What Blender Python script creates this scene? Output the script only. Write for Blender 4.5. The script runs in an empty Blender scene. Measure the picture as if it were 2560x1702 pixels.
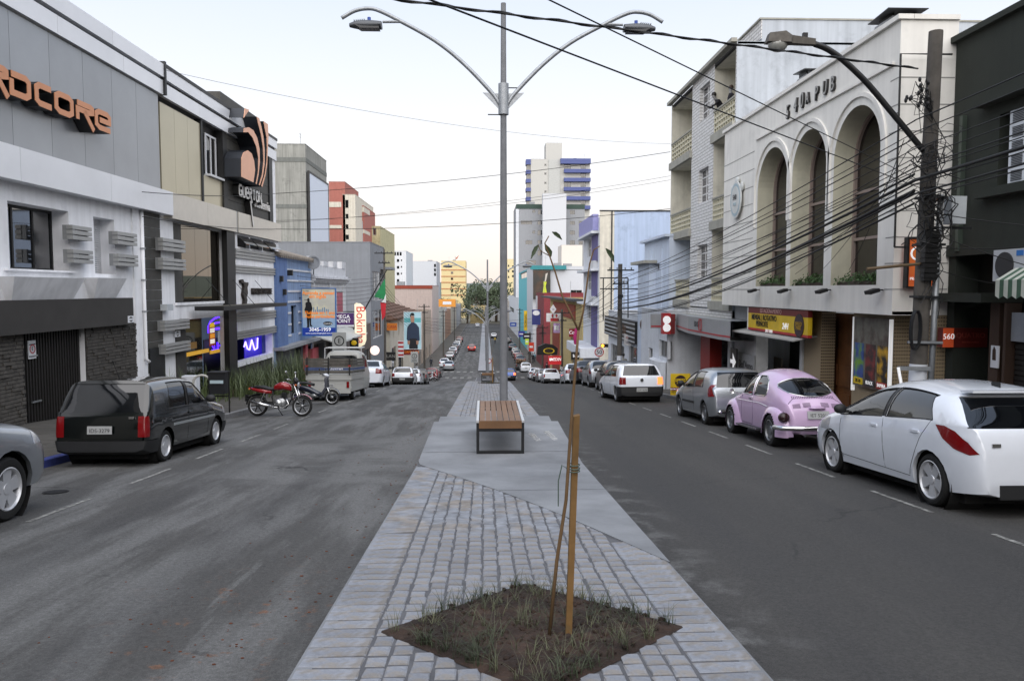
import bpy,bmesh,math,random
from mathutils import Vector,Matrix
random.seed(7)
R = math.radians
S = bpy.context.scene
C = S.collection
# ---------------------------------------------------------------- camera
EYE = 1.86
FPX,VPX,HOR = 1920.0,1211.0,724.0
YAW = math.atan((1280 - VPX) / FPX)
PIT = math.atan((851 - HOR) / FPX)
cd = bpy.data.cameras.new('camera'); cam = bpy.data.objects.new('camera',cd); C.objects.link(cam)
cd.sensor_width = 36; cd.lens = 36 * FPX / 2560; cd.clip_start = .05; cd.clip_end = 9000
cam.location = (0,0,EYE)
CR = Matrix.Rotation(-YAW,3,'Z') @ Matrix.Rotation(math.pi / 2 - PIT,3,'X')
cam.rotation_euler = CR.to_euler()
S.camera = cam
# ---------------------------------------------------------------- sky, sun, exposure
SUN_EL,SUN_AZ = R(42),R(176)           # broad soft evening light from behind the camera
W = bpy.data.worlds.new('World'); S.world = W; W.use_nodes = True
nt = W.node_tree; nt.nodes.clear()
def wn(t,**k):
 n = nt.nodes.new(t)
 for a,b in k.items(): setattr(n,a,b)
 return n
sky = wn('ShaderNodeTexSky',sky_type='NISHITA',sun_disc=False,sun_elevation=SUN_EL,sun_rotation=SUN_AZ,altitude=60,air_density=1.0,dust_density=1.6,ozone_density=1.2)
tc = wn('ShaderNodeTexCoord'); sx = wn('ShaderNodeSeparateXYZ'); nt.links.new(tc.outputs['Generated'],sx.inputs[0])
rp = wn('ShaderNodeValToRGB'); nt.links.new(sx.outputs[2],rp.inputs[0])
e = rp.color_ramp.elements
e[0].position = 0.0; e[0].color = (.97,.82,.74,1)
e[1].position = 1.0; e[1].color = (.52,.64,.86,1)
for p,c in ((.045,(1.0,.89,.83,1)),(.11,(1.0,.95,.92,1)),(.20,(.97,.97,.99,1)),(.36,(.77,.84,.97,1)),(.6,(.60,.71,.90,1))):
 k = e.new(p); k.color = c
mul = wn('ShaderNodeVectorMath',operation='SCALE'); nt.links.new(rp.outputs[0],mul.inputs[0]); mul.inputs['Scale'].default_value = 5.2
mx = wn('ShaderNodeMixRGB',blend_type='MIX'); mx.inputs[0].default_value = .9
nt.links.new(sky.outputs[0],mx.inputs[1]); nt.links.new(mul.outputs[0],mx.inputs[2])
bg = wn('ShaderNodeBackground'); bg.inputs[1].default_value = .12; nt.links.new(mx.outputs[0],bg.inputs[0])
wo = wn('ShaderNodeOutputWorld'); nt.links.new(bg.outputs[0],wo.inputs[0])
sd = bpy.data.lights.new('sun','SUN'); sd.energy = 2.7; sd.angle = R(105); sd.color = (1,.93,.86)
so = bpy.data.objects.new('sun',sd); C.objects.link(so); so.location = (0,-20,40)
sv = Vector((math.sin(SUN_AZ) * math.cos(SUN_EL),math.cos(SUN_AZ) * math.cos(SUN_EL),math.sin(SUN_EL)))
so.rotation_euler = sv.to_track_quat('Z','Y').to_euler()
VS = S.view_settings
VS.view_transform = 'Standard'; VS.look = 'None'; VS.gamma = 1; VS.exposure = 0.84; VS.use_curve_mapping = False
S.cycles.max_bounces = 6; S.cycles.diffuse_bounces = 3; S.cycles.glossy_bounces = 3; S.cycles.transparent_max_bounces = 6
S.cycles.caustics_reflective = False; S.cycles.caustics_refractive = False
# ---------------------------------------------------------------- geometry of the view: pixel -> ray -> point
def ray(px,py):
 return CR @ Vector(((px - 1280) / FPX,-(py - 851) / FPX,-1.0))
def at(px,py,Y):
 d = ray(px,py); t = Y / d.y
 return Vector((d.x * t,Y,EYE + d.z * t))
PROF = [(-400,-20.5),(-200,-15.0),(-60,-3.4),(-20,.18),(0,1.86),(10,2.70),(20,3.48),(28,4.12),(36,4.77),(42,5.27),(48,5.93),(55,6.83),(65,8.05),(75,9.2),(95,11.0),(120,12.3),(165,13.0),(215,13.5),(400,15.3),(900,17),(3000,22)]
def gz(Y):
 P = PROF
 if Y <= P[0][0]: return EYE - P[0][1]
 for i in range(len(P) - 1):
  if Y <= P[i + 1][0]:
   x0,y0 = P[i]; x1,y1 = P[i + 1]
   h = x1 - x0
   def m(k):
    if k <= 0 or k >= len(P) - 1: return (P[min(k + 1,len(P) - 1)][1] - P[max(k - 1,0)][1]) / (P[min(k + 1,len(P) - 1)][0] - P[max(k - 1,0)][0])
    a = (P[k][1] - P[k - 1][1]) / (P[k][0] - P[k - 1][0]); b = (P[k + 1][1] - P[k][1]) / (P[k + 1][0] - P[k][0])
    return 0 if a * b <= 0 else 2 * a * b / (a + b)
   t = (Y - x0) / h
   v = (2 * t**3 - 3 * t**2 + 1) * y0 + (t**3 - 2 * t**2 + t) * h * m(i) + (-2 * t**3 + 3 * t**2) * y1 + (t**3 - t**2) * h * m(i + 1)
   return EYE - v
 return EYE - P[-1][1]
def slope(Y): return math.atan2(gz(Y + .8) - gz(Y - .8),1.6)
def on_plane(px,py,fn):
 d = ray(px,py); t = 3.0
 for _ in range(60):
  Y = d.y * t; z = EYE + d.z * t
  err = z - fn(Y); t += err / (-d.z) * .5 if d.z < 0 else 0
 return Vector((d.x * t,d.y * t,fn(d.y * t)))
# ---------------------------------------------------------------- materials
def lin(h):
 if isinstance(h,str):
  h = h.lstrip('#'); c = [int(h[i:i + 2],16) / 255 for i in (0,2,4)]
  return tuple((v / 12.92 if v <= .04045 else ((v + .055) / 1.055) ** 2.4) for v in c)
 return tuple(h)
MC = {}
ORD = ('topmost','second highest','third highest','fourth highest','fifth highest','sixth highest','seventh highest','eighth highest','ninth highest','tenth highest','eleventh highest','fifth lowest','fourth lowest','third lowest','second lowest','lowest')
def M(name,col='#888888',rough=.6,metal=0,var=.12,scale=3.0,bump=0,bscale=40,spec=.5,rand=0,streak=0,coat=0,emit=0,ior=None,dirt=0,col2=None,trans=0):
 if name in MC: return MC[name]
 m = bpy.data.materials.new(name); m.use_nodes = True; MC[name] = m
 n = m.node_tree.nodes; L = m.node_tree.links; b = n['Principled BSDF']
 c = lin(col)
 b.inputs['Roughness'].default_value = rough; b.inputs['Metallic'].default_value = metal
 b.inputs['Specular IOR Level'].default_value = spec
 if coat: b.inputs['Coat Weight'].default_value = coat; b.inputs['Coat Roughness'].default_value = .05
 if ior: b.inputs['IOR'].default_value = ior
 if emit:
  b.inputs['Emission Color'].default_value = (*c,1); b.inputs['Emission Strength'].default_value = emit
 if trans: b.inputs['Transmission Weight'].default_value = trans
 out = None
 t = n.new('ShaderNodeTexCoord')
 if var or streak or rand or dirt:
  rgb = n.new('ShaderNodeRGB'); rgb.outputs[0].default_value = (*c,1); out = rgb.outputs[0]
  if col2:
   nz = n.new('ShaderNodeTexNoise'); nz.inputs['Scale'].default_value = scale * .7; nz.inputs['Detail'].default_value = 6
   L.new(t.outputs['Object'],nz.inputs['Vector'])
   mr = n.new('ShaderNodeMapRange'); mr.inputs[1].default_value = .45; mr.inputs[2].default_value = .62; L.new(nz.outputs[0],mr.inputs[0])
   mm = n.new('ShaderNodeMixRGB'); L.new(mr.outputs[0],mm.inputs[0]); L.new(out,mm.inputs[1]); mm.inputs[2].default_value = (*lin(col2),1); out = mm.outputs[0]
  def vary(fac_socket,lo,hi):
   nonlocal out
   mr = n.new('ShaderNodeMapRange'); mr.inputs[1].default_value = .3; mr.inputs[2].default_value = .7
   mr.inputs[3].default_value = lo; mr.inputs[4].default_value = hi; L.new(fac_socket,mr.inputs[0])
   mm = n.new('ShaderNodeMixRGB'); mm.blend_type = 'MULTIPLY'; mm.inputs[0].default_value = 1
   L.new(out,mm.inputs[1]); L.new(mr.outputs[0],mm.inputs[2]); out = mm.outputs[0]
  if var:
   nz = n.new('ShaderNodeTexNoise'); nz.inputs['Scale'].default_value = scale; nz.inputs['Detail'].default_value = 8; nz.inputs['Roughness'].default_value = .62
   L.new(t.outputs['Object'],nz.inputs['Vector']); vary(nz.outputs[0],1 - var,1 + var)
  if streak:
   mp = n.new('ShaderNodeMapping'); mp.inputs['Scale'].default_value = (2.2,2.2,.12); L.new(t.outputs['Object'],mp.inputs[0])
   nz = n.new('ShaderNodeTexNoise'); nz.inputs['Scale'].default_value = 2.0; nz.inputs['Detail'].default_value = 7
   L.new(mp.outputs[0],nz.inputs['Vector']); vary(nz.outputs[0],1 - streak,1 + streak * .3)
   nz = n.new('ShaderNodeTexNoise'); nz.inputs['Scale'].default_value = .9; nz.inputs['Detail'].default_value = 11; nz.inputs['Roughness'].default_value = .7; L.new(t.outputs['Object'],nz.inputs['Vector'])
   mr = n.new('ShaderNodeMapRange'); mr.inputs[1].default_value = .54; mr.inputs[2].default_value = .72; mr.inputs[3].default_value = 1; mr.inputs[4].default_value = 1 - min(.5,streak * 1.5); L.new(nz.outputs[0],mr.inputs[0])
   mm = n.new('ShaderNodeMixRGB'); mm.blend_type = 'MULTIPLY'; mm.inputs[0].default_value = 1; L.new(out,mm.inputs[1]); L.new(mr.outputs[0],mm.inputs[2]); out = mm.outputs[0]
  if rand:
   oi = n.new('ShaderNodeObjectInfo'); mr = n.new('ShaderNodeMapRange'); mr.inputs[3].default_value = 1 - rand; mr.inputs[4].default_value = 1 + rand; L.new(oi.outputs['Random'],mr.inputs[0])
   mm = n.new('ShaderNodeMixRGB'); mm.blend_type = 'MULTIPLY'; mm.inputs[0].default_value = 1
   L.new(out,mm.inputs[1]); L.new(mr.outputs[0],mm.inputs[2]); out = mm.outputs[0]
  L.new(out,b.inputs['Base Color'])
 else:
  b.inputs['Base Color'].default_value = (*c,1)
 if bump:
  nz = n.new('ShaderNodeTexNoise'); nz.inputs['Scale'].default_value = bscale; nz.inputs['Detail'].default_value = 5
  L.new(t.outputs['Object'],nz.inputs['Vector'])
  bp = n.new('ShaderNodeBump'); bp.inputs['Strength'].default_value = bump; bp.inputs['Distance'].default_value = .02
  L.new(nz.outputs[0],bp.inputs['Height']); L.new(bp.outputs[0],b.inputs['Normal'])
 return m
def mnodes(m): return m.node_tree.nodes,m.node_tree.links,m.node_tree.nodes['Principled BSDF']
WHITE = M('white_wall','#dcdde0',.75,var=.05,scale=1.2,streak=.10,bump=.15,bscale=60)
ALU = M('aluminium','#a4a7aa',.38,.85,var=.06)
GALV = M('galvanised_steel','#9a9ea2',.5,.6,var=.16,scale=9)
BLACK = M('black_paint','#08080a',.5,var=.1)
DARKGLASS = M('dark_glass','#07080a',.04,var=0,spec=.9,ior=1.6)
SKYGLASS = M('window_glass','#10141a',.03,var=0,spec=1,ior=1.9)
RUBBER = M('rubber','#121212',.8,var=.15,scale=20)
CHROME = M('chrome','#d8d8d8',.1,1,var=0)
STEELD = M('dark_steel','#2a2c2e',.5,.5,var=.15)
WIREM = M('cable_sheath','#0b0b0c',.6,var=0)
# ---------------------------------------------------------------- mesh helpers
def cm(P,n=5):
 P = [Vector(p) for p in P]; out = []
 for i in range(len(P) - 1):
  a,b,c,d = P[max(i - 1,0)],P[i],P[i + 1],P[min(i + 2,len(P) - 1)]
  for k in range(n): t = k / n; out.append(tuple(.5 * (2 * b + (c - a) * t + (2 * a - 5 * b + 4 * c - d) * t * t + (3 * b - a - 3 * c + d) * t ** 3)))
 return out + [tuple(P[-1])]
class MB:
 def __init__(s): s.v = []; s.f = []
 def add(s,v,f):
  o = len(s.v); s.v += [tuple(p) for p in v]; s.f += [tuple(i + o for i in q) for q in f]; return s
 def box(s,x0,x1,y0,y1,z0,z1):
  x0,x1 = min(x0,x1),max(x0,x1); y0,y1 = min(y0,y1),max(y0,y1); z0,z1 = min(z0,z1),max(z0,z1)
  return s.add([(x0,y0,z0),(x1,y0,z0),(x1,y1,z0),(x0,y1,z0),(x0,y0,z1),(x1,y0,z1),(x1,y1,z1),(x0,y1,z1)],
                     [(0,3,2,1),(4,5,6,7),(0,1,5,4),(1,2,6,5),(2,3,7,6),(3,0,4,7)])
 def quad(s,*p): return s.add(p,[tuple(range(len(p)))])
 def prism(s,poly,y0,y1):
  """poly in (x,z), extruded along y from y0 (front) to y1"""
  n = len(poly)
  A = sum(poly[i][0] * poly[(i + 1) % n][1] - poly[(i + 1) % n][0] * poly[i][1] for i in range(n))
  if A < 0: poly = poly[::-1]
  v = [(x,y0,z) for x,z in poly] + [(x,y1,z) for x,z in poly]
  f = [tuple(range(n)),tuple(range(2 * n - 1,n - 1,-1))] + [(i + n,(i + 1) % n + n,(i + 1) % n,i) for i in range(n)]
  return s.add(v,f)
 def tube(s,pts,r,n=8,cap=True):
  pts = [Vector(p) for p in pts]; rr = r if isinstance(r,(list,tuple)) else [r] * len(pts)
  o = len(s.v); up = None
  for i,p in enumerate(pts):
   d = (pts[min(i + 1,len(pts) - 1)] - pts[max(i - 1,0)])
   if d.length < 1e-9: d = Vector((0,0,1))
   d.normalize()
   if up is None: up = Vector((0,0,1)) if abs(d.z) < .9 else Vector((1,0,0))
   a = d.cross(up); 
   if a.length < 1e-6: a = d.orthogonal()
   a.normalize(); bvec = a.cross(d).normalized(); up = bvec
   for k in range(n):
    t = 2 * math.pi * k / n; q = p + (a * math.cos(t) + bvec * math.sin(t)) * rr[i]; s.v.append(tuple(q))
  for i in range(len(pts) - 1):
   for k in range(n):
    s.f.append((o + i * n + k,o + i * n + (k + 1) % n,o + (i + 1) * n + (k + 1) % n,o + (i + 1) * n + k))
  if cap:
   s.f.append(tuple(o + k for k in range(n))[::-1]); s.f.append(tuple(o + (len(pts) - 1) * n + k for k in range(n)))
  return s
 def lathe(s,prof,n=16,M4=None):
  """prof (r,z) round z; M4 places it"""
  o = len(s.v); m = M4 or Matrix()
  for r,z in prof:
   for k in range(n):
    t = 2 * math.pi * k / n; s.v.append(tuple(m @ Vector((r * math.cos(t),r * math.sin(t),z))))
  for i in range(len(prof) - 1):
   for k in range(n): s.f.append((o + i * n + k,o + i * n + (k + 1) % n,o + (i + 1) * n + (k + 1) % n,o + (i + 1) * n + k))
  return s
 def disc(s,c,ax,r,n=16,h=0):
  c = Vector(c); ax = Vector(ax).normalized(); a = ax.orthogonal().normalized(); b = ax.cross(a)
  return s.tube([c,c + ax * (h or .001)],r,n)
 def sphere(s,c,r,nu=10,nv=7):
  rx,ry,rz = r if isinstance(r,(list,tuple)) else (r,r,r)
  o = len(s.v)
  for j in range(nv + 1):
   p = math.pi * j / nv
   for i in range(nu):
    t = 2 * math.pi * i / nu; s.v.append((c[0] + rx * math.sin(p) * math.cos(t),c[1] + ry * math.sin(p) * math.sin(t),c[2] - rz * math.cos(p)))
  for j in range(nv):
   for i in range(nu): s.f.append((o + j * nu + i,o + j * nu + (i + 1) % nu,o + (j + 1) * nu + (i + 1) % nu,o + (j + 1) * nu + i))
  return s
 def build(s,name,mat,parent=None,smooth=False,loc=(0,0,0),rot=(0,0,0)):
  me = bpy.data.meshes.new(name); me.from_pydata(s.v,[],s.f); me.update()
  return link(name,me,mat,parent,smooth,loc,rot)
def link(name,me,mat,parent=None,smooth=False,loc=(0,0,0),rot=(0,0,0)):
 if mat is not None and not me.materials:
  for mm in (mat if isinstance(mat,(list,tuple)) else [mat]): me.materials.append(mm)
 if smooth:
  for p in me.polygons: p.use_smooth = True
  if smooth != True: 
   me.set_sharp_from_angle(angle=R(smooth))
 o = bpy.data.objects.new(name,me); C.objects.link(o)
 o.location = loc; o.rotation_euler = rot
 if parent is not None: o.parent = parent
 return o
def tag(o,label=None,cat=None,group=None,kind=None):
 if label: o['label'] = label
 if cat: o['category'] = cat
 if group: o['group'] = group
 if kind: o['kind'] = kind
 return o
def thing(name,label,cat,loc=(0,0,0),rot=(0,0,0),group=None):
 o = bpy.data.objects.new(name,None); C.objects.link(o); o.location = loc; o.rotation_euler = rot if isinstance(rot,tuple) else (0,0,rot)
 o.empty_display_size = .2
 return tag(o,label,cat,group)
def copy_tree(o,parent=None,kids=None):
 c = o.copy(); C.objects.link(c); c.parent = parent
 for ch in (kids or KIDS(o)): copy_tree(ch,c)
 return c
def KIDS(o): return [x for x in o.children]
def bx(name,mat,parent,x0,x1,y0,y1,z0,z1,**k): return MB().box(x0,x1,y0,y1,z0,z1).build(name,mat,parent,**k)
TXT = {}
def text(name,s,size,mat,parent,loc,rot=(R(90),0,0),depth=.004,align='CENTER',sx=1,shear=0,bold=0):
 cu = bpy.data.curves.new('t','FONT'); cu.body = s; cu.size = size; cu.align_x = align; cu.align_y = 'CENTER'; cu.extrude = depth; cu.shear = shear; cu.offset = bold; cu.resolution_u = 3
 ob = bpy.data.objects.new('t',cu); C.objects.link(ob)
 me = bpy.data.meshes.new_from_object(ob); bpy.data.objects.remove(ob); bpy.data.curves.remove(cu)
 me.name = name
 for v in me.vertices: v.co.x *= sx
 me.materials.clear()
 return link(name,me,mat,parent,False,loc,rot)
# ---------------------------------------------------------------- facades
class Fac:
 """a wall plane: local x runs along it (to the right seen from outside), local y goes into the building, local z up from zb"""
 def __init__(s,name,label,cat,O,rz,zb,group=None):
  s.rz = rz; s.O = Vector((O[0],O[1],zb)); s.u = Vector((math.cos(rz),math.sin(rz),0)); s.n = Vector((-math.sin(rz),math.cos(rz),0)); s.zb = zb
  s.e = thing(name,label,cat,tuple(s.O),rz,group) if name else None
 def at(s,px,py,off=0):
  """pixel -> (x, z) on the plane standing off metres outside the wall"""
  d = ray(px,py); P0 = s.O - s.n * off
  t = (P0 - Vector((0,0,EYE))).dot(s.n) / d.dot(s.n)
  p = Vector((0,0,EYE)) + d * t - s.O
  return p.dot(s.u),p.z
 def x(s,px,off=0): return s.at(px,724,off)[0]
 def rect(s,pl,pr,pt,pb,off=0):
  """left px, right px, top and bottom py read at the left edge -> x0,x1,z0,z1"""
  x0,z1 = s.at(pl,pt,off); _,z0 = s.at(pl,pb,off); x1 = s.x(pr,off)
  return x0,x1,z0,z1
 def box(s,name,mat,r,y0,y1,parent=None,**k):
  return bx(name,mat,parent or s.e,r[0],r[1],y0,y1,r[2],r[3],**k)
 def poly(s,name,mat,pts,y0,y1,parent=None,**k):
  return MB().prism([s.at(px,py,-y0) for px,py in pts],y0,y1).build(name,mat,parent or s.e,**k)
def wallgrid(mb,x0,x1,z0,z1,ops,depth=.18,y=0):
 """wall sheet at y with rectangular openings (x0,x1,z0,z1) and reveals going in"""
 xs = sorted({x0,x1} | {o[0] for o in ops} | {o[1] for o in ops}); zs = sorted({z0,z1} | {o[2] for o in ops} | {o[3] for o in ops})
 xs = [a for a in xs if x0 <= a <= x1]; zs = [a for a in zs if z0 <= a <= z1]
 for i in range(len(xs) - 1):
  for j in range(len(zs) - 1):
   cx,cz = (xs[i] + xs[i + 1]) / 2,(zs[j] + zs[j + 1]) / 2
   if any(o[0] < cx < o[1] and o[2] < cz < o[3] for o in ops): continue
   mb.quad((xs[i],y,zs[j]),(xs[i + 1],y,zs[j]),(xs[i + 1],y,zs[j + 1]),(xs[i],y,zs[j + 1]))
 for a,b,c,d in ops:
  D = y + depth
  mb.quad((a,y,c),(a,y,d),(a,D,d),(a,D,c)); mb.quad((b,y,d),(b,y,c),(b,D,c),(b,D,d))
  mb.quad((a,y,d),(b,y,d),(b,D,d),(a,D,d)); mb.quad((b,y,c),(a,y,c),(a,D,c),(b,D,c))
 return mb
def window(parent,o,depth=.14,cols=2,rows=1,fm=None,gm=None,t=.05,name='window',sill=None):
 """frame with mullions set back in an opening, pane behind it"""
 a,b,c,d = o; fm = fm or ALU; gm = gm or SKYGLASS; mb = MB(); y0,y1 = depth - .06,depth - .01
 mb.box(a,a + t,y0,y1,c,d).box(b - t,b,y0,y1,c,d).box(a + t,b - t,y0,y1,d - t,d).box(a + t,b - t,y0,y1,c,c + t)
 for i in range(1,cols): x = a + (b - a) * i / cols; mb.box(x - t / 2,x + t / 2,y0 + .004,y1 - .004,c + t,d - t)
 for i in range(1,rows): z = c + (d - c) * i / rows; mb.box(a + t,b - t,y0 + .008,y1 - .008,z - t / 2,z + t / 2)
 w = mb.build(name,fm,parent)
 MB().quad((a,depth - .03,c),(b,depth - .03,c),(b,depth - .03,d),(a,depth - .03,d)).build('pane',gm,w)
 if sill: MB().box(a - .06,b + .06,-.08,depth - .07,c - .07,c - .002).build('sill',sill,w)
 return w
def slab_building(name,label,cat,O,rz,zb,w,d,h,mat,front=(),side0=(),side1=(),roofm=None,parapet=.35,depth=.18,fm=None,gm=None,group=None,roof_trim=None,cols=2,far=False):
 """a plain block with real openings: front along local x, side0 = left flank (x=0), side1 = right flank (x=w)"""
 F = Fac(name,label,cat,O,rz,zb,group)
 mb = MB(); wallgrid(mb,0,w,0,h,list(front),depth); mb.build('wall',mat,F.e)
 MB().quad((w,d,0),(0,d,0),(0,d,h),(w,d,h)).build('rear_wall',mat,F.e)
 for o in front: window(F.e,o,depth,cols if o[1] - o[0] > .9 else 1,1,fm,gm)
 for (ops,x,sgn) in ((side0,0,1),(side1,w,-1)):
  m2 = MB(); wallgrid(m2,0,d,0,h,list(ops),depth)
  sw = m2.build('side_wall',mat,F.e)
  sw.location = (x,d,0) if sgn == 1 else (x,0,0); sw.rotation_euler = (0,0,-math.pi / 2 if sgn == 1 else math.pi / 2)
  for o in ops: window(sw,o,depth,cols if o[1] - o[0] > .9 else 1,1,fm,gm)
 rm = roofm or M('roof_felt','#5a5a5c',.9)
 MB().box(.01,w - .01,.01,d - .01,h - parapet - .1,h - parapet).build('roof',rm,F.e)
 cap = roof_trim or mat
 mc = MB(); t = .12
 mc.box(-.03,w + .03,-.03,t,h,h + .06).box(-.03,w + .03,d - t,d + .03,h,h + .06).box(-.03,t,t,d - t,h,h + .06).box(w - t,w + .03,t,d - t,h,h + .06)
 mc.build('coping',cap,F.e)
 rq = random.Random(label)
 if w > 6 and d > 5:
  a,b = rq.uniform(1,w - 3),rq.uniform(1,d - 3); bx('roof_tank',M('tank_grey','#8d9094',.8,var=.15),F.e,a,a + 1.6,b,b + 1.4,h - parapet,h + rq.uniform(.5,1.3)); a,b = rq.uniform(.5,w - .5),rq.uniform(.5,3)
  MB().tube([(a,b,h - parapet),(a,b,h + 2.2)],.03,5).tube([(a - .5,b,h + 2.0),(a + .5,b,h + 2.0)],.02,4).tube([(a - .35,b,h + 1.7),(a + .35,b,h + 1.7)],.02,4).build('aerial',GALV,F.e)
 return F
# ================================================================ ground
def strip(mb,x0,x1,Ys,zf):
 o = len(mb.v)
 for y in Ys: mb.v += [(x0(y) if callable(x0) else x0,y,zf(y)),(x1(y) if callable(x1) else x1,y,zf(y))]
 for i in range(len(Ys) - 1): mb.f.append((o + 2 * i,o + 2 * i + 1,o + 2 * i + 3,o + 2 * i + 2))
def yr(a,b,st):
 n = max(1,int(round((b - a) / st))); return [a + (b - a) * i / n for i in range(n + 1)]
YS = yr(-400,-40,20) + yr(-38,130,1.5) + yr(135,420,8) + [500,700,900,1500,3000]
mb = MB(); xs = [-3000,-700,-120,-12,12,120,700,3000]
for i,y in enumerate(YS):
 for x in xs: mb.v.append((x,y,gz(y) - .25))
for i in range(len(YS) - 1):
 for j in range(len(xs) - 1): a = i * len(xs) + j; mb.f.append((a,a + 1,a + 1 + len(xs),a + len(xs)))
tag(mb.build('ground',M('earth','#6d6a5e',.95,var=.3,scale=.2),smooth=True),kind='structure')
# road ------------------------------------------------------------
def asphalt():
 m = M('asphalt','#5d5f62',.86,var=0,bump=.5,bscale=90); n,L,b = mnodes(m)
 t = n.new('ShaderNodeTexCoord'); O = t.outputs['Object']
 sep = n.new('ShaderNodeSeparateXYZ'); L.new(O,sep.inputs[0])
 def noise(scale,detail=6,mapping=None,rough=.6):
  z = n.new('ShaderNodeTexNoise'); z.inputs['Scale'].default_value = scale; z.inputs['Detail'].default_value = detail; z.inputs['Roughness'].default_value = rough
  if mapping:
   mp = n.new('ShaderNodeMapping'); mp.inputs['Scale'].default_value = mapping[0]; mp.inputs['Rotation'].default_value = mapping[1]; L.new(O,mp.inputs[0]); L.new(mp.outputs[0],z.inputs['Vector'])
  else: L.new(O,z.inputs['Vector'])
  return z.outputs[0]
 def mr(s,a,b2,c=0,d=1,sm=True):
  k = n.new('ShaderNodeMapRange'); k.inputs[1].default_value = a; k.inputs[2].default_value = b2; k.inputs[3].default_value = c; k.inputs[4].default_value = d
  if sm: k.interpolation_type = 'SMOOTHSTEP'
  L.new(s,k.inputs[0]); return k.outputs[0]
 def mt(op,a,b2):
  k = n.new('ShaderNodeMath'); k.operation = op; k.use_clamp = op in ('ADD','MULTIPLY')
  for i,s in enumerate((a,b2)):
   if isinstance(s,(int,float)): k.inputs[i].default_value = s
   else: L.new(s,k.inputs[i])
  return k.outputs[0]
 def mixc(f,a,col,blend='MIX'):
  k = n.new('ShaderNodeMixRGB'); k.blend_type = blend
  L.new(f,k.inputs[0]) if not isinstance(f,float) else setattr(k.inputs[0],'default_value',f)
  L.new(a,k.inputs[1])
  if isinstance(col,tuple): k.inputs[2].default_value = (*col,1)
  else: L.new(col,k.inputs[2])
  return k.outputs[0]
 base = n.new('ShaderNodeRGB'); base.outputs[0].default_value = (.040,.039,.038,1); c = base.outputs[0]
 big = noise(.5,6,((1,.14,1),(0,0,.05))); c = mixc(mr(big,.3,.7),c,(.054,.052,.049))
 track = noise(1.0,4,((1.1,.05,1),(0,0,0))); c = mixc(mr(track,.42,.72,0,.6),c,(.032,.032,.032))
 X,Y = sep.outputs[0],sep.outputs[1]
 left = mr(X,0,-.6); c = mixc(mt('MULTIPLY',left,mr(noise(.9,8,((1.2,.16,1),(0,0,.04))),.35,.65,.25,.75)),c,(.046,.0455,.044))
 # pale cement dust left by the roadworks: along the median kerb, in smears and in patches on the left carriageway
 kerb = mt('MULTIPLY',mr(mt('ADD',X,mt('MULTIPLY',noise(.6,5),.0)),-2.6,-1.1),left)
 kerb = mt('MULTIPLY',kerb,mr(noise(1.3,9,((1.4,.2,1),(0,0,0))),.40,.62,.15,1))
 smear = mr(noise(1.25,10,((1.9,.26,1),(0,0,.07)),.72),.56,.68)
 smear = mt('MULTIPLY',smear,mt('MULTIPLY',left,mr(noise(.42,5,((1.3,.2,1),(0,0,.06))),.38,.58)))
 slab = mt('MULTIPLY',mt('MULTIPLY',mr(Y,10.6,11.0),mr(Y,19.5,15.5)),mt('MULTIPLY',mr(X,-4.6,-3.9),left))
 slab = mt('MULTIPLY',slab,mr(noise(.9,7),.36,.6,.35,1))
 d = mt('MAXIMUM',kerb,mt('MAXIMUM',mt('MULTIPLY',smear,.85),slab))
 rightdust = mt('MULTIPLY',mr(X,2.3,1.42),mr(noise(2.6,9),.5,.66)); d = mt('MAXIMUM',d,mt('MULTIPLY',rightdust,mr(X,1.2,1.42)))
 c = mixc(mt('MULTIPLY',d,.85),c,(.130,.131,.130))
 soil = mt('MULTIPLY',mt('MULTIPLY',mr(X,-3.0,-1.9),mr(X,-.9,-1.5)),mt('MULTIPLY',mr(Y,4.1,4.6),mr(Y,7.2,5.4)))
 soil = mt('MULTIPLY',soil,mr(noise(5.0,9,None,.72),.57,.66)); c = mixc(mt('MULTIPLY',soil,.75),c,(.17,.075,.035))
 for xc in (-4.1,-2.5,2.4,4.0):
  k = n.new('ShaderNodeMath'); k.operation = 'SUBTRACT'; L.new(X,k.inputs[0]); k.inputs[1].default_value = xc
  a = n.new('ShaderNodeMath'); a.operation = 'ABSOLUTE'; L.new(k.outputs[0],a.inputs[0]); tr = mt('MULTIPLY',mr(a.outputs[0],.42,.1),mr(noise(.8,5,((1,.1,1),(0,0,0))),.35,.65,.1,.55)); c = mixc(tr,c,(.034,.034,.035))
 vo = n.new('ShaderNodeTexVoronoi'); vo.feature = 'DISTANCE_TO_EDGE'; vo.inputs['Scale'].default_value = .38; ds = n.new('ShaderNodeMixRGB'); ds.inputs[0].default_value = .35; nz2 = n.new('ShaderNodeTexNoise'); nz2.inputs['Scale'].default_value = 1.6; nz2.inputs['Detail'].default_value = 6; L.new(O,nz2.inputs['Vector']); L.new(O,ds.inputs[1]); L.new(nz2.outputs['Color'],ds.inputs[2]); L.new(ds.outputs[0],vo.inputs['Vector'])
 c = mixc(mt('MULTIPLY',mr(vo.outputs['Distance'],.006,.002),mr(noise(.3,3),.48,.6,0,.8)),c,(.022,.022,.022))
 drip = mt('MULTIPLY',mr(noise(4.1,7),.67,.71),.5); c = mixc(drip,c,(.035,.035,.036))
 ab = n.new('ShaderNodeMath'); ab.operation = 'ABSOLUTE'; L.new(X,ab.inputs[0]); c = mixc(mt('MULTIPLY',mr(ab.outputs[0],6.5,7.15),mr(noise(2.2,9),.38,.62,.1,.8)),c,(.030,.026,.021))
 c = mixc(1.0,c,mr(noise(30,6,None,.75),.3,.7,.72,1.28),'MULTIPLY')
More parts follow.
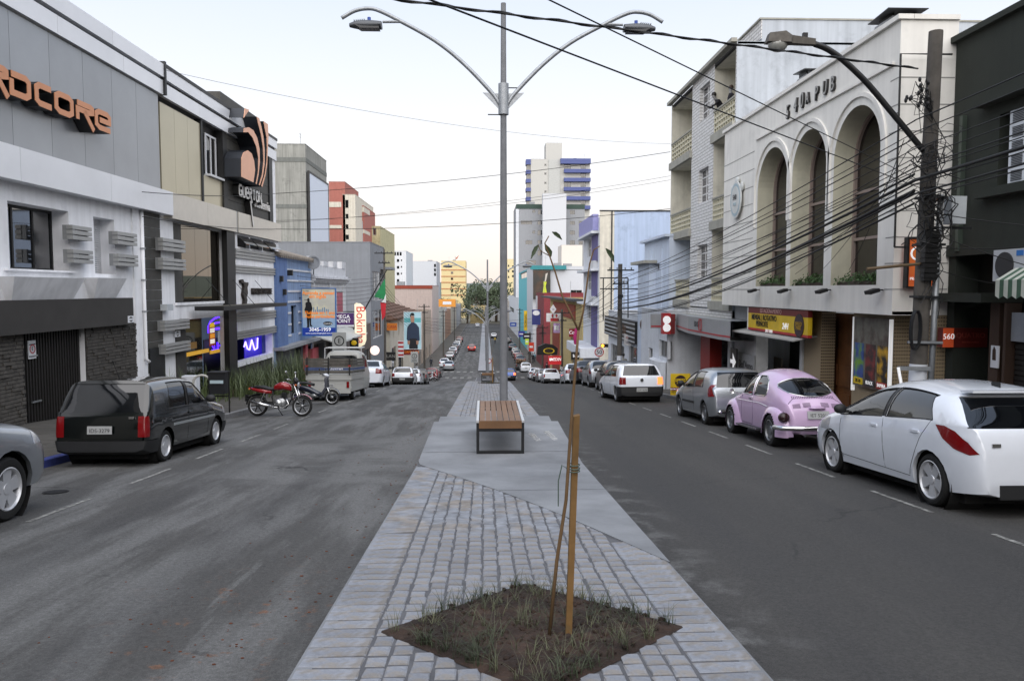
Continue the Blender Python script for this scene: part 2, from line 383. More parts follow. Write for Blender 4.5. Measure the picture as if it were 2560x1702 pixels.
 grain = noise(140,3); c = mixc(1.0,c,mr(grain,.3,.7,.72,1.28),'MULTIPLY')
 L.new(c,b.inputs['Base Color'])
 return m
ASPH = asphalt()
KX = 7.2
mb = MB(); RY = yr(-60,130,1.0) + yr(132,334,6)
for a,b_ in ((-KX,-4),(-4,0),(0,4),(4,KX)): strip(mb,a,b_,RY,gz)
road = tag(mb.build('road',ASPH,smooth=True),kind='structure')
p = on_plane(139,1230,gz); mh = thing('drain_cover','small dark round drain cover by the left dashed line','drain cover',(p.x,p.y,p.z + .004),(slope(p.y),0,0))
MB().lathe([(.001,0),(.13,0),(.13,.006),(.001,.006)],24).build('lid',M('cast_iron','#1c1c1d',.7,.4,var=.2,scale=30),mh); MB().lathe([(.135,0),(.16,0),(.16,.004),(.135,.004)],24).build('ring',M('cast_iron'),mh)
# side street at the foot of the hill
mb = MB(); mb.quad((-90,99,gz(99) - .02),(-KX,99,gz(99) - .02),(-KX,108,gz(108) - .02),(-90,108,gz(108) - .02)); mb.quad((KX,99,gz(99) - .02),(90,99,gz(99) - .02),(90,108,gz(108) - .02),(KX,108,gz(108) - .02))
tag(mb.build('side_street',ASPH),kind='structure')
# painted lines: each dash a sheet of its own
PAINT = M('road_paint','#8c8c88',.85,var=.5,scale=16,rand=.12,col2='#5c5c5a')
def dash(x0,x1,y0,y1):
 m = MB(); strip(m,x0,x1,yr(y0,y1,.5),lambda y: gz(y) + .005); o = m.build('lane_dash',PAINT,road); return o
for xd in (-5.1,5.2):
 for k in range(26):
  y = 3.6 + k * 2.5; dash(xd - .03,xd + .03,y,y + 1.45 - .02 * k)
for ycw in (95.5,110.5):
 for k in range(5):
  for sx in (-1,1):
   x = sx * (1.9 + k * .95) if sx < 0 else 2.0 + k * .95
   dash(x - .24,x + .24,ycw,ycw + 3.0)
for k in range(9): dash(-5.15,-5.05,118 + k * 9,124 + k * 9)
# ---------------------------------------------------------------- median
ML,MR_ = -.98,1.42
def zmed(Y):
 if Y < 11: return gz(Y) + .25
 if Y < 14.8: return max(gz(11) + .25 - .012 * (Y - 11),EYE - 2.56)
 if Y < 16.9: return EYE - 2.80
 return gz(Y) + .20
CONC = M('pad_concrete','#7f8286',.88,var=.2,scale=1.3,bump=.35,bscale=50,col2='#74777b')
MORT = M('mortar','#55565a',.95,var=.22,scale=9,bump=.3,bscale=60)
def Xd(Y): return max(ML,min(MR_,MR_ - (Y - 5.75) / 5.35 * (MR_ - ML) + .16 * math.sin(math.pi * min(1,max(0,(Y - 5.75) / 5.35)))))
med = thing('median_strip',None,None,(0,0,0)); tag(med,kind='structure')
mb = MB(); ys = yr(-14,11.2,.4)
strip(mb,ML + .012,MR_ - .012,ys,lambda y: zmed(min(y,11)) - .007)
ys2 = yr(16.9,60,.8) + yr(62,93,2)
strip(mb,ML + .012,MR_ - .012,ys2,lambda y: zmed(y) - .010)
mb.build('bedding',MORT,med)
mb = MB()
for sx in (ML,MR_):
 for seg in (yr(-14,11,.5),yr(16.9,93,1.2)):
  for i in range(len(seg) - 1):
   y0,y1 = seg[i],seg[i + 1]; s = .09 if sx < 0 else -.09
   mb.add([(sx,y0,gz(y0) - .1),(sx,y1,gz(y1) - .1),(sx,y1,zmed(y1) - .004),(sx,y0,zmed(y0) - .004),(sx + s,y0,zmed(y0) - .004),(sx + s,y1,zmed(y1) - .004)],
                   [(0,1,2,3),(3,2,5,4)])
mb.build('kerb_edge',CONC,med)
# concrete pad with its two steps
mb = MB(); ys = yr(5.75,14.8,.25); o = len(mb.v)
strip(mb,Xd,MR_ + .006,ys,lambda y: zmed(min(y,14.79)) + .006)
strip(mb,MR_ + .006,MR_ + .00605,ys,lambda y: zmed(min(y,14.79)) + .006)
for sx in (0,1):
 for i in range(len(ys) - 1):
  y0,y1 = ys[i],ys[i + 1]; x0 = (Xd(y0),MR_ + .006)[sx]; x1 = (Xd(y1),MR_ + .006)[sx]; z0 = zmed(min(y0,14.79)) + .006; z1 = zmed(min(y1,14.79)) + .006
  lo0 = gz(y0) - .1 if sx or y0 > 11 else z0 - .03; lo1 = gz(y1) - .1 if sx or y1 > 11 else z1 - .03
  mb.quad((x0,y0,lo0),(x1,y1,lo1),(x1,y1,z1),(x0,y0,z0))
mb.quad((ML,14.8,gz(14.8) - .2),(MR_ + .006,14.8,gz(14.8) - .2),(MR_ + .006,14.8,EYE - 2.56 + .006),(ML,14.8,EYE - 2.56 + .006))
mb.build('concrete_pad',CONC,med)
for yj in (8.9,11.9): MB().quad((Xd(yj) + .01,yj,zmed(yj) + .0085),(MR_ + .02,yj,zmed(yj) + .0085),(MR_ + .02,yj + .012,zmed(yj + .012) + .0085),(Xd(yj) + .01,yj + .012,zmed(yj + .012) + .0085)).build('saw_joint',M('joint_dark','#4a4b4d',.95),med)
bx('step',CONC,med,ML,MR_ + .006,14.79,16.9,gz(17) - .3,EYE - 2.80)
# cobbles: 300 nearest as single stones, the rest joined
COB = M('cobble_stone','#82868e',.85,var=.22,scale=14,bump=.4,bscale=45,rand=.13,col2='#7d7a77')
PC = (.28,4.37,.90)
def stone_mesh(w,l,k):
 rnd = random.Random(k); h,ch = .05,.007; m = MB()
 def ring(ix,z,j=0): return [(sx * (w / 2 - ix) + rnd.uniform(-j,j),sy * (l / 2 - ix) + rnd.uniform(-j,j),z + rnd.uniform(-j,j) * .25) for sx,sy in ((-1,-1),(1,-1),(1,1),(-1,1))]
 a = ring(0,-h); b = ring(0,-ch,.005); c = ring(ch,0,.005)
 m.v = a + b + c; m.f = [(8,9,10,11)] + [(i,(i + 1) % 4,4 + (i + 1) % 4,4 + i) for i in range(4)] + [(4 + i,4 + (i + 1) % 4,8 + (i + 1) % 4,8 + i) for i in range(4)]
 return m
SM = {}
def stone(w,l):
 k = random.randrange(7); key = (round(w,3),round(l,3),k)
 if key not in SM:
  SM[key] = stone_mesh(w,l,hash(key) & 255)
 return SM[key]
spots = []
col_w = (MR_ - ML - .70) / 14
for cidx in range(14):
 x = ML + .35 + col_w * (cidx + .5); y = 1.6 + random.uniform(0,.15)
 while y < 60:
  l = random.choice((.112,.12,.128)); spots.append((x + random.uniform(-.006,.006),y + l / 2,round(col_w - .015,3),l)); y += l + .02
for x in (ML + .175,MR_ - .175):
 y = 1.6
 while y < 60: spots.append((x,y + .065,.33,.125)); y += .142
def free(x,y,w,l):
 if 11.2 > y > 5.6 and x > Xd(y) + .05: return False
 if 10.9 < y < 17.0: return False
 if abs(x - PC[0]) + abs(y - PC[1]) < PC[2] - .05: return False
 for py_ in (40.2,):
  if abs(x - .3) + abs(y - py_) < .75: return False
 return True
spots = [s for s in spots if free(*s)]
spots.sort(key=lambda s: abs(s[1] - 3.55) if s[1] < 3.55 else s[1] - 3.55)
far_mb = MB(); cnt = 0; SMe = {}
for (x,y,w,l) in spots:
 m = stone(w,l); z = zmed(y) + random.uniform(-.003,.003); sl = slope(y)
 if cnt < 300 and y > 3.4:
  if id(m) not in SMe:
   me = bpy.data.meshes.new('cobble'); me.from_pydata(m.v,[],m.f); me.update(); me.materials.append(COB); SMe[id(m)] = me
  o = bpy.data.objects.new('cobble',SMe[id(m)]); C.objects.link(o); o.parent = med; o.location = (x,y,z)
  o.rotation_euler = (sl + random.uniform(-.012,.012),random.uniform(-.012,.012),random.uniform(-.03,.03)); cnt += 1
 else:
  mt_ = Matrix.Translation((x,y,z)) @ Matrix.Rotation(sl,4,'X') @ Matrix.Rotation(random.uniform(-.02,.02),4,'Z')
  far_mb.add([mt_ @ Vector(v) for v in m.v],m.f)
tag(far_mb.build('cobbles',M('cobble_far','#80848b',.85,var=.35,scale=5.5,bump=.35,bscale=45,col2='#807b76'),med),kind='stuff')
# stencilled print on the pad beside the bench
for (px,py,s,n_) in ((1336,1092,'OBRA DA',0),(1376,1088,'PREFEITURA',1)):
 p = on_plane(px,py,lambda y: zmed(y) + .010)
 text('stencil',s,.16,M('faded_paint','#b4b4b2',.9,var=.4,scale=20),med,(p.x,p.y,p.z),(-.012,0,R(-82)),.001)
# ---------------------------------------------------------------- planting pits
SOIL = M('soil','#281d17',.98,var=.45,scale=7,bump=1.0,bscale=30,col2='#3b2d25')
def pit(cx,cy,hd,n,nb,seed):
 rnd = random.Random(seed); mb = MB(); N = n; idx = {}
 for i in range(N + 1):
  for j in range(N + 1):
   u,v = i / N - .5,j / N - .5; x = cx + (u - v) * hd; y = cy + (u + v) * hd
   edge = min(.5 - abs(u),.5 - abs(v)); hgt = min(.028,edge * .4) + rnd.uniform(-.010,.012) * (edge > .02)
   idx[i,j] = len(mb.v); mb.v.append((x,y,zmed(y) - .002 + hgt))
 for i in range(N):
  for j in range(N): mb.f.append((idx[i,j],idx[i + 1,j],idx[i + 1,j + 1],idx[i,j + 1]))
 for k in range(int(nb * 1.6)):
  u,v = rnd.uniform(-.47,.47),rnd.uniform(-.47,.47); x = cx + (u - v) * hd; y = cy + (u + v) * hd; r = rnd.uniform(.006,.026)
  mb.sphere((x,y,zmed(y) + .026),(r,r * 1.1,r * .7),5,3)
 tag(mb.build('soil',SOIL,smooth=True),'bare turned soil in a diamond pit cut into the cobbles','soil',kind='stuff')
 g = MB()
 def blade(x,y,z,L_,a,lean,w):
  d = Vector((math.cos(a),math.sin(a),0)); sd_ = Vector((-d.y,d.x,0)) * w; p = Vector((x,y,z)); o = len(g.v)
  for k in range(5):
   t = k / 4; c = p + d * (lean * L_ * t * t) + Vector((0,0,L_ * (t - .42 * lean * t * t)))
   ww = sd_ * (1 - t * .92); g.v += [tuple(c - ww),tuple(c + ww)]
  for k in range(4): g.f.append((o + 2 * k,o + 2 * k + 1,o + 2 * k + 3,o + 2 * k + 2))
 for k in range(nb):
  if k < nb * .42:
   q = rnd.choice(((-.5,None),(.5,None),(None,-.5),(None,.5))); t = rnd.uniform(-.5,.5)
   u,v = (q[0] if q[0] is not None else t),(q[1] if q[1] is not None else t); u *= .93; v *= .93
  else: u,v = rnd.uniform(-.45,.45),rnd.uniform(-.45,.45)
  x0 = cx + (u - v) * hd; y0 = cy + (u + v) * hd
  for b in range(rnd.randint(6,13)): blade(x0 + rnd.uniform(-.025,.025),y0 + rnd.uniform(-.025,.025),zmed(y0) + .0,rnd.uniform(.05,.19),rnd.uniform(0,6.3),rnd.uniform(.3,1.1),rnd.uniform(.0016,.0034))
 tag(g.build('grass',M('grass_blades','#353e2a',.7,var=.4,scale=3,col2='#5d5f48')),'thin tufts of young grass round the soil pit','grass',kind='stuff')
pit(PC[0],PC[1],PC[2],60,190,3)
pit(.3,40.2,.72,8,60,5)
# earth crumbs and dead leaves on the left carriageway
cl = MB(); rnd = random.Random(9)
for k in range(70):
 x = rnd.gauss(-1.75,.5); y = rnd.gauss(5.0,.75)
 if x > -1.02 or y < 3.3: continue
 r = rnd.uniform(.003,.010); cl.sphere((x,y,gz(y) + r * .3),(r * 1.5,r,r * .6),5,3)
for k in range(160):
 y = rnd.uniform(5,26); x = -1.05 - abs(rnd.gauss(0,.5)); r = rnd.uniform(.004,.012); cl.sphere((x,y,gz(y) + r * .3),(r * 1.6,r,r * .5),5,3)
tag(cl.build('earth_crumbs',M('clods','#5b3422',.95,var=.5,scale=9)),'crumbs of red earth spilled on the asphalt by the median','soil',kind='stuff')
# ---------------------------------------------------------------- pavements with kerb stones and slabs
PAV = M('pavement_slab','#484540',.9,var=.22,scale=2.5,bump=.3,bscale=40,rand=.12)
KERB = M('kerb_concrete','#6b6b6c',.9,var=.2,scale=5,rand=.1)
KBLUE = M('kerb_blue','#2f3a78',.8,var=.3,scale=9)
for side,x0,x1 in ((-1,-7.35,-12.6),(1,7.35,11.2)):
 pv = thing('pavement',None,None,(0,0,0)); tag(pv,kind='structure')
 mb = MB(); strip(mb,min(x0,x1),max(x0,x1),yr(-14,130,1.0) + yr(135,334,10),lambda y: gz(y) + .13)
 mb.build('bed',M('pavement_bed','#55524d',.92,var=.25,scale=1.4,bump=.2),pv)
 k = 0; y = 6.0
 while y < 44:
  y1 = y + .985; m = MB(); xa,xb = (side * 7.2,side * 7.345)
  for a,b in ((y,y1),):
   m.add([(xa,a,gz(a) - .05),(xa,b,gz(b) - .05),(xa,b,gz(b) + .125),(xa,a,gz(a) + .125),(xb,a,gz(a) + .14),(xb,b,gz(b) + .14),(xa + side * .02,a,gz(a) + .14),(xa + side * .02,b,gz(b) + .14)],
                  [(0,1,2,3),(3,2,7,6),(6,7,5,4),(0,3,6,4),(1,5,7,2)])
  m.build('kerb_stone',KBLUE if side < 0 and 9.5 < y < 16.5 else KERB,pv); y += 1.0
 mb = MB(); 
 for a,b in ((-14,6),(44,130),(130,334)):
  seg = yr(a,b,2)
  for i in range(len(seg) - 1):
   p,q = seg[i],seg[i + 1]; xa,xb = side * 7.2,side * 7.345
   mb.add([(xa,p,gz(p) - .05),(xa,q,gz(q) - .05),(xa,q,gz(q) + .14),(xa,p,gz(p) + .14),(xb,p,gz(p) + .14),(xb,q,gz(q) + .14)],[(0,1,2,3),(3,2,5,4)])
 mb.build('kerb',KERB,pv)
 nx = 5 if side < 0 else 3; wd = (abs(x1) - abs(x0) - .05) / nx; y = 7.0; row = 0
 while y < 31:
  for i in range(nx):
   xc = side * (abs(x0) + wd * (i + .5)); l = 1.18; yc = y + .6
   m = stone_mesh(wd - .02,l,row * 7 + i); o = m.build('slab',PAV,pv); o.location = (xc,yc,gz(yc) + .143); o.rotation_euler = (slope(yc),random.uniform(-.003,.003),0)
  y += 1.2; row += 1
# ================================================================ left side: gym
def ribbon(path,w,closed=False):
 """stroke a 2-D path with mitred corners -> list of quads (outer,outer,inner,inner)"""
 n = len(path); L_,R_ = [],[]
 for i in range(n):
  p = Vector(path[i]); a = Vector(path[(i - 1) % n]); b = Vector(path[(i + 1) % n])
  if not closed and i == 0: a = p - (b - p)
  if not closed and i == n - 1: b = p + (p - a)
  d1 = (p - a).normalized(); d2 = (b - p).normalized(); n1 = Vector((-d1.y,d1.x)); n2 = Vector((-d2.y,d2.x)); m = (n1 + n2)
  m = m / max(.35,m.length) ; k = w / 2 / max(.45,m.dot(n1)); L_.append(p + m * k); R_.append(p - m * k)
 return L_,R_
def stroke3(mb,path,w,y0,y1,closed=False):
 L_,R_ = ribbon(path,w,closed); n = len(path); o = len(mb.v)
 for a,b in zip(L_,R_): mb.v += [(a.x,y0,a.y),(b.x,y0,b.y),(a.x,y1,a.y),(b.x,y1,b.y)]
 for i in range(n if closed else n - 1):
  a,b = o + 4 * i,o + 4 * ((i + 1) % n); mb.f += [(a,b,b + 1,a + 1),(a + 2,a + 3,b + 3,b + 2),(a,a + 2,b + 2,b),(a + 1,b + 1,b + 3,a + 3)]
 if not closed:
  for a in (o,o + 4 * (n - 1)): mb.f.append((a,a + 1,a + 3,a + 2))
GLY = {'R': [([(0,-.02),(0,.62),(.72,.62),(.95,.70),(.95,.92),(.82,1),(0,1)],0),([(.42,.62),(1.0,-.38)],0)],
       'D': [([(0,.98),(.78,1),(.97,.84),(.97,.16),(.78,0),(0,0),(0,.72)],0)],
       'C': [([(1,1),(.2,1),(0,.84),(0,.16),(.2,0),(1,0)],0)],'G': [([(1,1),(.2,1),(0,.84),(0,.16),(.2,0),(1,0),(1,.48),(.55,.48)],0)],
       'O': [([(.2,1),(.8,1),(1,.84),(1,.16),(.8,0),(.2,0),(0,.16),(0,.84)],1)],
       'U': [([(0,1),(0,.16),(.2,0),(.8,0),(1,.16),(1,1)],0)],'T': [([(0,1),(1,1)],0),([(.5,.9),(.5,0)],0)],'N': [([(0,0),(0,1),(1,0),(1,1)],0)],
       'E': [([(1,0),(.2,0),(0,.16),(0,.84),(.2,1),(.8,1),(.97,.84),(.97,.5),(.25,.5)],0)]}
def glyph(mb,ch,x0,x1,z0,z1,w,y0,y1):
 for path,cl in GLY[ch]: stroke3(mb,[(x0 + (x1 - x0) * a,z0 + (z1 - z0) * b) for a,b in path],w,y0,y1,cl)
PANEL = M('composite_panel','#94979b',.34,.5,var=.07,scale=.6,rand=.05)
PANELG = M('champagne_panel','#b0a992',.28,.5,var=.06,scale=.6,rand=.04)
SILVER = M('silver_fascia','#dcdee2',.4,.2,var=.05,scale=.8,rand=.03)
PLANK = M('dark_plank','#3c3b37',.6,var=.2,scale=4,rand=.14,streak=.15)
COPPER = M('copper_paint','#c98a63',.45,.15,var=.05)
BARM = M('louvre_bar','#9fa09f',.45,.4,var=.08)
GYMWHITE = M('gym_white','#ebecef',.7,var=.05,scale=1.0,streak=.13,bump=.1,bscale=70)
GRX = -11.5; GSL = .0224
G = Fac('gym_building','white and grey two-storey gym with copper lettering and dark panelled upper floor','building',(GRX + GSL * 6,6),R(90) - math.atan(GSL),gz(40) - .6)
e = G.e; xA = G.x(408); xE = G.x(691); DEP = 14
def zr(px,py): return G.at(px,py)[1]
zt,zs1,zs2,zp0,zb0 = zr(405,171),zr(406,207),zr(407,246),zr(410,481),zr(405,538)
# body behind the cladding
mb = MB(); wallgrid(mb,0,xA,0,zb0 + .2,[G.rect(18,178,501,672),G.rect(233,291,541,684),(G.x(47),G.x(207),0,zr(0,838) + .1)],.55)
mb.build('wall',GYMWHITE,e); MB().quad((0,DEP,0),(0,0,0),(0,0,zt),(0,DEP,zt)).build('end_wall',GYMWHITE,e); mb = MB(); mb.quad((xE,0,0),(xE,DEP,0),(xE,DEP,zt),(xE,0,zt))
mb.build('end_wall',GYMWHITE,e)
bx('roof',M('roof_felt','#5a5a5c',.9),e,.05,xE - .05,.1,DEP,zt - .9,zt - .8)
def cladding(name,mat,edges,z0,z1,y0,y1):
 for a,b in zip(edges[:-1],edges[1:]): bx(name,mat,e,a + .006,b - .006,y0,y1,z0,z1)
ed = [0,1.9,3.8,5.7] + [G.x(p,.12) for p in (-110,-40)] 
ed = [G.x(p,.12) for p in (49,145,226,296,355,409)]; st = ed[1] - ed[0]
ed = [x for x in [ed[0] - st * k for k in (4,3,2,1)] if x > 0] + ed
cladding('cladding_panel',PANEL,[0] + ed,zp0,zs2 - .04,-.12,.0)
ef = yr(0,xA,3.6)
cladding('fascia_panel',SILVER,ef,zs1 + .05,zt,-.26,.0); cladding('fascia_panel',SILVER,[a + (.7 if 0 < a < xA else 0) for a in ef],zs2,zs1 - .05,-.22,.0)
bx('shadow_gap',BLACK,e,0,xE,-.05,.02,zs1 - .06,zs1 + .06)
cladding('band_panel',SILVER,yr(0,xA + .2,4.6),zb0,zp0 - .012,-.34,.0)
# windows of the near half
w = window(e,G.rect(18,178,501,672),.5,3,1,BLACK,SKYGLASS,.07); bx('sill',GYMWHITE,w,G.x(18) - .1,G.x(178) + .1,-.1,.42,zr(18,676),zr(18,671))
sh = G.rect(233,291,541,684); bl = thing('roller_shutter',None,None); bl.parent = e
for i in range(26):
 z = sh[2] + (sh[3] - sh[2]) * i / 26; bx('slat',M('blind_slat','#c6c8cc',.6,var=.05),bl,sh[0],sh[1],.42,.46,z + .006,z + (sh[3] - sh[2]) / 26 - .006)
for pl,pr,pt,pb in ((23,203,691,753),(234,308,694,746)):
 x0,x1,z0,z1 = G.rect(pl,pr,pt,pb,.3)
 MB().add([(x0,0,z1),(x1,0,z1),(x1 - .12,0,z0),(x0 + .3,0,z0),(x0,-.42,z1),(x1,-.42,z1),(x1 - .12,-.14,z0),(x0 + .3,-.14,z0)],
             [(4,7,6,5),(0,4,5,1),(0,3,7,4),(1,5,6,2),(3,2,6,7)]).build('window_box',GYMWHITE,e)
def bars(pl,pr,pt,pb,n=3,off=.28):
 x0,x1,z0,z1 = G.rect(pl,pr,pt,pb,off); h = (z1 - z0) / n
 lv = bx('louvre',M('louvre_core','#8b8d8e',.5,.3),e,x0 + .02,x0 + .09,-off + .02,.0,z0 + .01,z1 - .01)
 bx('bracket',M('louvre_core','#8b8d8e',.5,.3),lv,x1 - .2,x1 - .13,-off + .03,.0,z0 + .01,z1 - .01)
 for i in range(n): bx('bar',BARM,lv,x0,x1,-off,-off + .16,z0 + h * i + h * .12,z0 + h * (i + 1) - h * .12)
for r_ in ((181,235,561,599),(183,236,622,658),(294,347,577,611),(296,348,633,665),(407,467,593,627),(407,467,643,674),(412,472,801,829),(414,473,860,887)): bars(*r_)
for r_ in ((590,697,620,645),(590,697,661,682),(592,699,783,806),(593,700,829,850)): bars(*r_,off=.22)
# downpipe and its cables
xp = G.x(352); MB().tube([(xp,-.10,zb0),(xp,-.10,zr(362,896)),(xp + .1,-.16,zr(362,905))],.055,10).build('downpipe',GYMWHITE,e,True)
for z in (.3,.5,.7): bx('pipe_clip',ALU,e,xp - .075,xp + .075,-.16,0,zr(362,896) + z * 5,zr(362,896) + z * 5 + .04)
bx('column',GYMWHITE,e,G.x(333),G.x(360),-.05,.3,0,zb0)
# plank strip between the halves
def planks(x0,x1,z0,z1,h,y0,y1):
 z = z0
 while z < z1 - .05: bx('plank',PLANK,e,x0,x1,y0,y1,z + .008,min(z + h,z1) - .008); z += h
bx('plank_backing',BLACK,e,G.x(361),G.x(405),.02,.12,0,zb0); planks(G.x(362),G.x(403),zr(362,905) - .4,zb0,.34,-.02,.019)
bx('gate',STEELD,e,G.x(366),G.x(404),-.05,-.021,0,zr(366,872))
# garage
x0,x1,z0,z1 = G.rect(-150,332,751,836,.25); x0 = 0; z0 = zr(0,838)
bx('garage_fascia',M('garage_render','#383634',.85,var=.12,scale=1.5,bump=.2),e,x0,x1,-.25,0,z0,zr(0,751))
SPLIT = M('split_stone','#4b4844',.95,var=.35,scale=7,bump=.5,bscale=20,rand=.1)
def splitwall(xa,xb,z1_):
 m = MB(); rnd = random.Random(4); z = z1_ - .09
 while z > 1.0 and z > z1_ - 3.0:
  x = xa + rnd.uniform(-.2,0)
  while x < xb:
   L_ = rnd.uniform(.2,.42); a,b = max(x,xa),min(x + L_,xb)
   if b - a > .03: m.box(a + .006,b - .006,-.03 - rnd.uniform(0,.045),.0,z + .008,z + .082)
   x += L_
  z -= .09
 o = m.build('split_stones',SPLIT,e); tag(o,kind='stuff'); bx('stone_backing',BLACK,e,xa,xb,-.02,-.001,0,z1_)
splitwall(0,G.x(47),z0); splitwall(G.x(207),G.x(333),z0)
gd = bx('garage_door',M('garage_steel','#1e1c1b',.6,.2,var=.12),e,G.x(47),G.x(207),.15,.2,0,z0)
xg = G.x(47)
while xg < G.x(207) - .1: bx('rib',M('garage_steel','#1e1c1b'),gd,xg + .01,xg + .06,.12,.15,.02,z0 - .02); xg += .12
for pr_ in ((82,96,889,893),(90,102,1004,1008)): G.box('handle',ALU,G.rect(*pr_),0.08,.12,gd)
sg = G.box('no_parking_plate',M('sign_white','#d8dade',.5),G.rect(82,95,852,898,.02),.09,.115,gd)
r = G.rect(82,95,852,898,.02); xc = (r[0] + r[1]) / 2
MB().lathe([(.085,0),(.115,0),(.115,.004),(.085,.004)],20,Matrix.Translation((xc,.085,r[2] + .24)) @ Matrix.Rotation(R(90),4,'X')).build('ring',M('sign_red','#a8252b',.5),sg)
text('letter','E',.14,BLACK,sg,(xc,.084,r[2] + .24)); text('lettering','GARAGEM',.05,BLACK,sg,(xc,.086,r[3] - .1)); text('lettering','PROIBIDO',.05,BLACK,sg,(xc,.086,r[2] + .05))
for k,(pr_,of) in enumerate((((320,332,790,807),.26),((437,448,828,843),.06))):
 q = G.rect(*pr_,of); o = G.box('arrow_plate',M('sign_white','#d8dade',.5),q,-of,-of + .02)
 xc = (q[0] + q[1]) / 2; zc = (q[2] + q[3]) / 2; h = (q[3] - q[2])
 MB().prism([(xc - .12,zc + .03),(xc + .12,zc + .03),(xc,zc + h * .42)],-of - .004,-of).prism([(xc - .12,zc - .03),(xc,zc - h * .42),(xc + .12,zc - .03)],-of - .004,-of).build('arrow',BLACK,o)
# copper letters
ltr = ((-14,45,152,232,'R'),(46,98,178,246,'D'),(107,150,211,263,'C'),(155,200,231,283,'O'),(207,252,256,309,'R'),(253,292,276,324,'E'))
_zs = [G.at(l[0],l[2],.5)[1] for l in ltr[1:]]; _zb = [G.at(l[0],l[3],.5)[1] for l in ltr[1:]]; LZ1 = sum(_zs) / 5; LZ0 = sum(_zb) / 5
for pl,pr,pt,pb,ch in ltr:
 x0,x1 = G.x(pl,.5),G.x(pr,.5); m = MB(); glyph(m,ch,x0 + .08,x1 - .05,LZ0 + .05,LZ1 - .07,.145,-.48,-.13); o = m.build('letter',BLACK,e)
 m = MB(); glyph(m,ch,x0 + .08,x1 - .05,LZ0 + .05,LZ1 - .07,.145,-.5,-.482); m.build('letter_face',COPPER,o)
# ---- far half
zc0,zc1 = zr(415,482),zr(415,547)
bx('parapet_trim',BLACK,e,xA,xE + .02,-.2,.3,zt - .02,zt + .1)
cladding('fascia_panel',SILVER,yr(xA,xE,3.3),zs1 + .06,zt - .02,-.18,.0); cladding('fascia_panel',SILVER,yr(xA,xE,3.3),zs2,zs1 - .06,-.14,.0)
bx('expansion_joint',STEELD,e,xA - .06,xA + .06,-.3,0,zs2,zt + .1)
bx('recess',BLACK,e,xA,G.x(568),.25,.3,zc0,zs2)
cladding('champagne_panel',PANELG,[G.x(p) for p in (411,446,478,509)],zc0 + .02,zr(411,262),-.02,.24)
bx('post',STEELD,e,G.x(509),G.x(513),-.06,.2,zc0,zs2); bx('champagne_panel',PANELG,e,G.x(514),G.x(560),-.02,.24,zc0 + .02,zr(514,440))
wr = G.rect(522,558,332,436); wr = (wr[0],wr[1],wr[2],wr[3]); w = window(e,wr,.2,2,1,SILVER,DARKGLASS,.08); bx('sill',SILVER,w,wr[0] - .3,wr[1] + .1,-.14,.1,wr[2] - .08,wr[2])
bx('black_pier',BLACK,e,G.x(560),G.x(570),-.1,.24,zc0,zs2)
bx('sign_backing',BLACK,e,G.x(569),G.x(674),.0,.1,zc0,zs2); planks(G.x(570),G.x(672),zc0 + .02,zs2 - .02,.42,-.06,-.001)
bx('end_pier',STEELD,e,G.x(673),G.x(681),-.12,.2,zc0,zs2); bx('end_column',GYMWHITE,e,G.x(681),xE,-.05,.2,zc0,zs2)
tw = bx('sign_tower',PLANK,e,G.x(566,.0),G.x(652),.06,.9,zt,zr(566,237))
cladding('band_panel',M('champagne_fascia','#c3beb4',.35,.4,var=.05),yr(xA + .2,G.x(578),3.2) ,zc1,zc0 - .01,-.3,.0); cladding('band_panel',M('champagne_fascia'),[G.x(583),xE],zc1,zc0 - .01,-.3,.0)
bx('band_joint',ALU,e,G.x(578),G.x(583),-.26,.0,zc1,zc0 - .01)
# logo
def Z8(pts): return [(540 + a / 4.611,220 + b / 4.611) for a,b in pts]
logo = [[(295,1025),(295,810),(318,745),(368,720),(413,758),(440,840),(452,950),(432,1090)],
  [(462,1105),(488,960),(490,810),(466,680),(420,570),(372,512),(322,512),(325,465),(380,455),(432,490),(477,580),(503,700),(507,850),(492,1000),(470,1112)],
  [(498,1118),(533,1000),(550,850),(545,700),(522,550),(492,430),(470,332),(500,352),(522,440),(547,560),(562,720),(562,880),(541,1020),(506,1124)],
  [(525,1132),(565,1000),(586,850),(591,700),(586,580),(566,480),(550,385),(600,420),(606,560),(599,700),(591,880),(571,1010),(535,1142)],
  [(322,345),(336,236),(385,255),(346,310)]]
for pg in logo:
 pts = [G.at(px,py,.8) for px,py in Z8(pg)]
 o = MB().prism(pts,-.78,.05).build('logo_shape',M('logo_side','#2b2f36',.5,.3),e); MB().prism(pts,-.80,-.781).build('logo_face',M('copper_face','#d9a486',.45,.1,var=.04),o)
gx0,gz0 = G.at(598,490,.35); gx1 = G.x(660,.35); _,gz1 = G.at(598,459,.35); stp = (gx1 - gx0) / 7
o = MB(); f_ = MB()
for i,ch in enumerate('GUERTON'):
 a = gx0 + stp * i; glyph(o,ch,a + .06,a + stp - .09,gz0 + .05,gz1 - .05,.1,-.33,-.06); glyph(f_,ch,a + .06,a + stp - .09,gz0 + .05,gz1 - .05,.1,-.35,-.331)
for m_ in (o,f_): stroke3(m_,[(gx0 + stp * 3.35,gz0 - .05),(gx0 + stp * 4.1,gz0 - 1.15)],.1,-.33 if m_ is o else -.35,-.06 if m_ is o else -.331)
o = o.build('letters',BLACK,e); f_.build('letter_faces',M('letter_white','#d5d3d0',.5),o)
xa,za = G.at(656,520,.1); text('letters','academia',.62,M('letter_white'),e,(xa - .1,-.12,za + .12),depth=.03,sx=1.05)
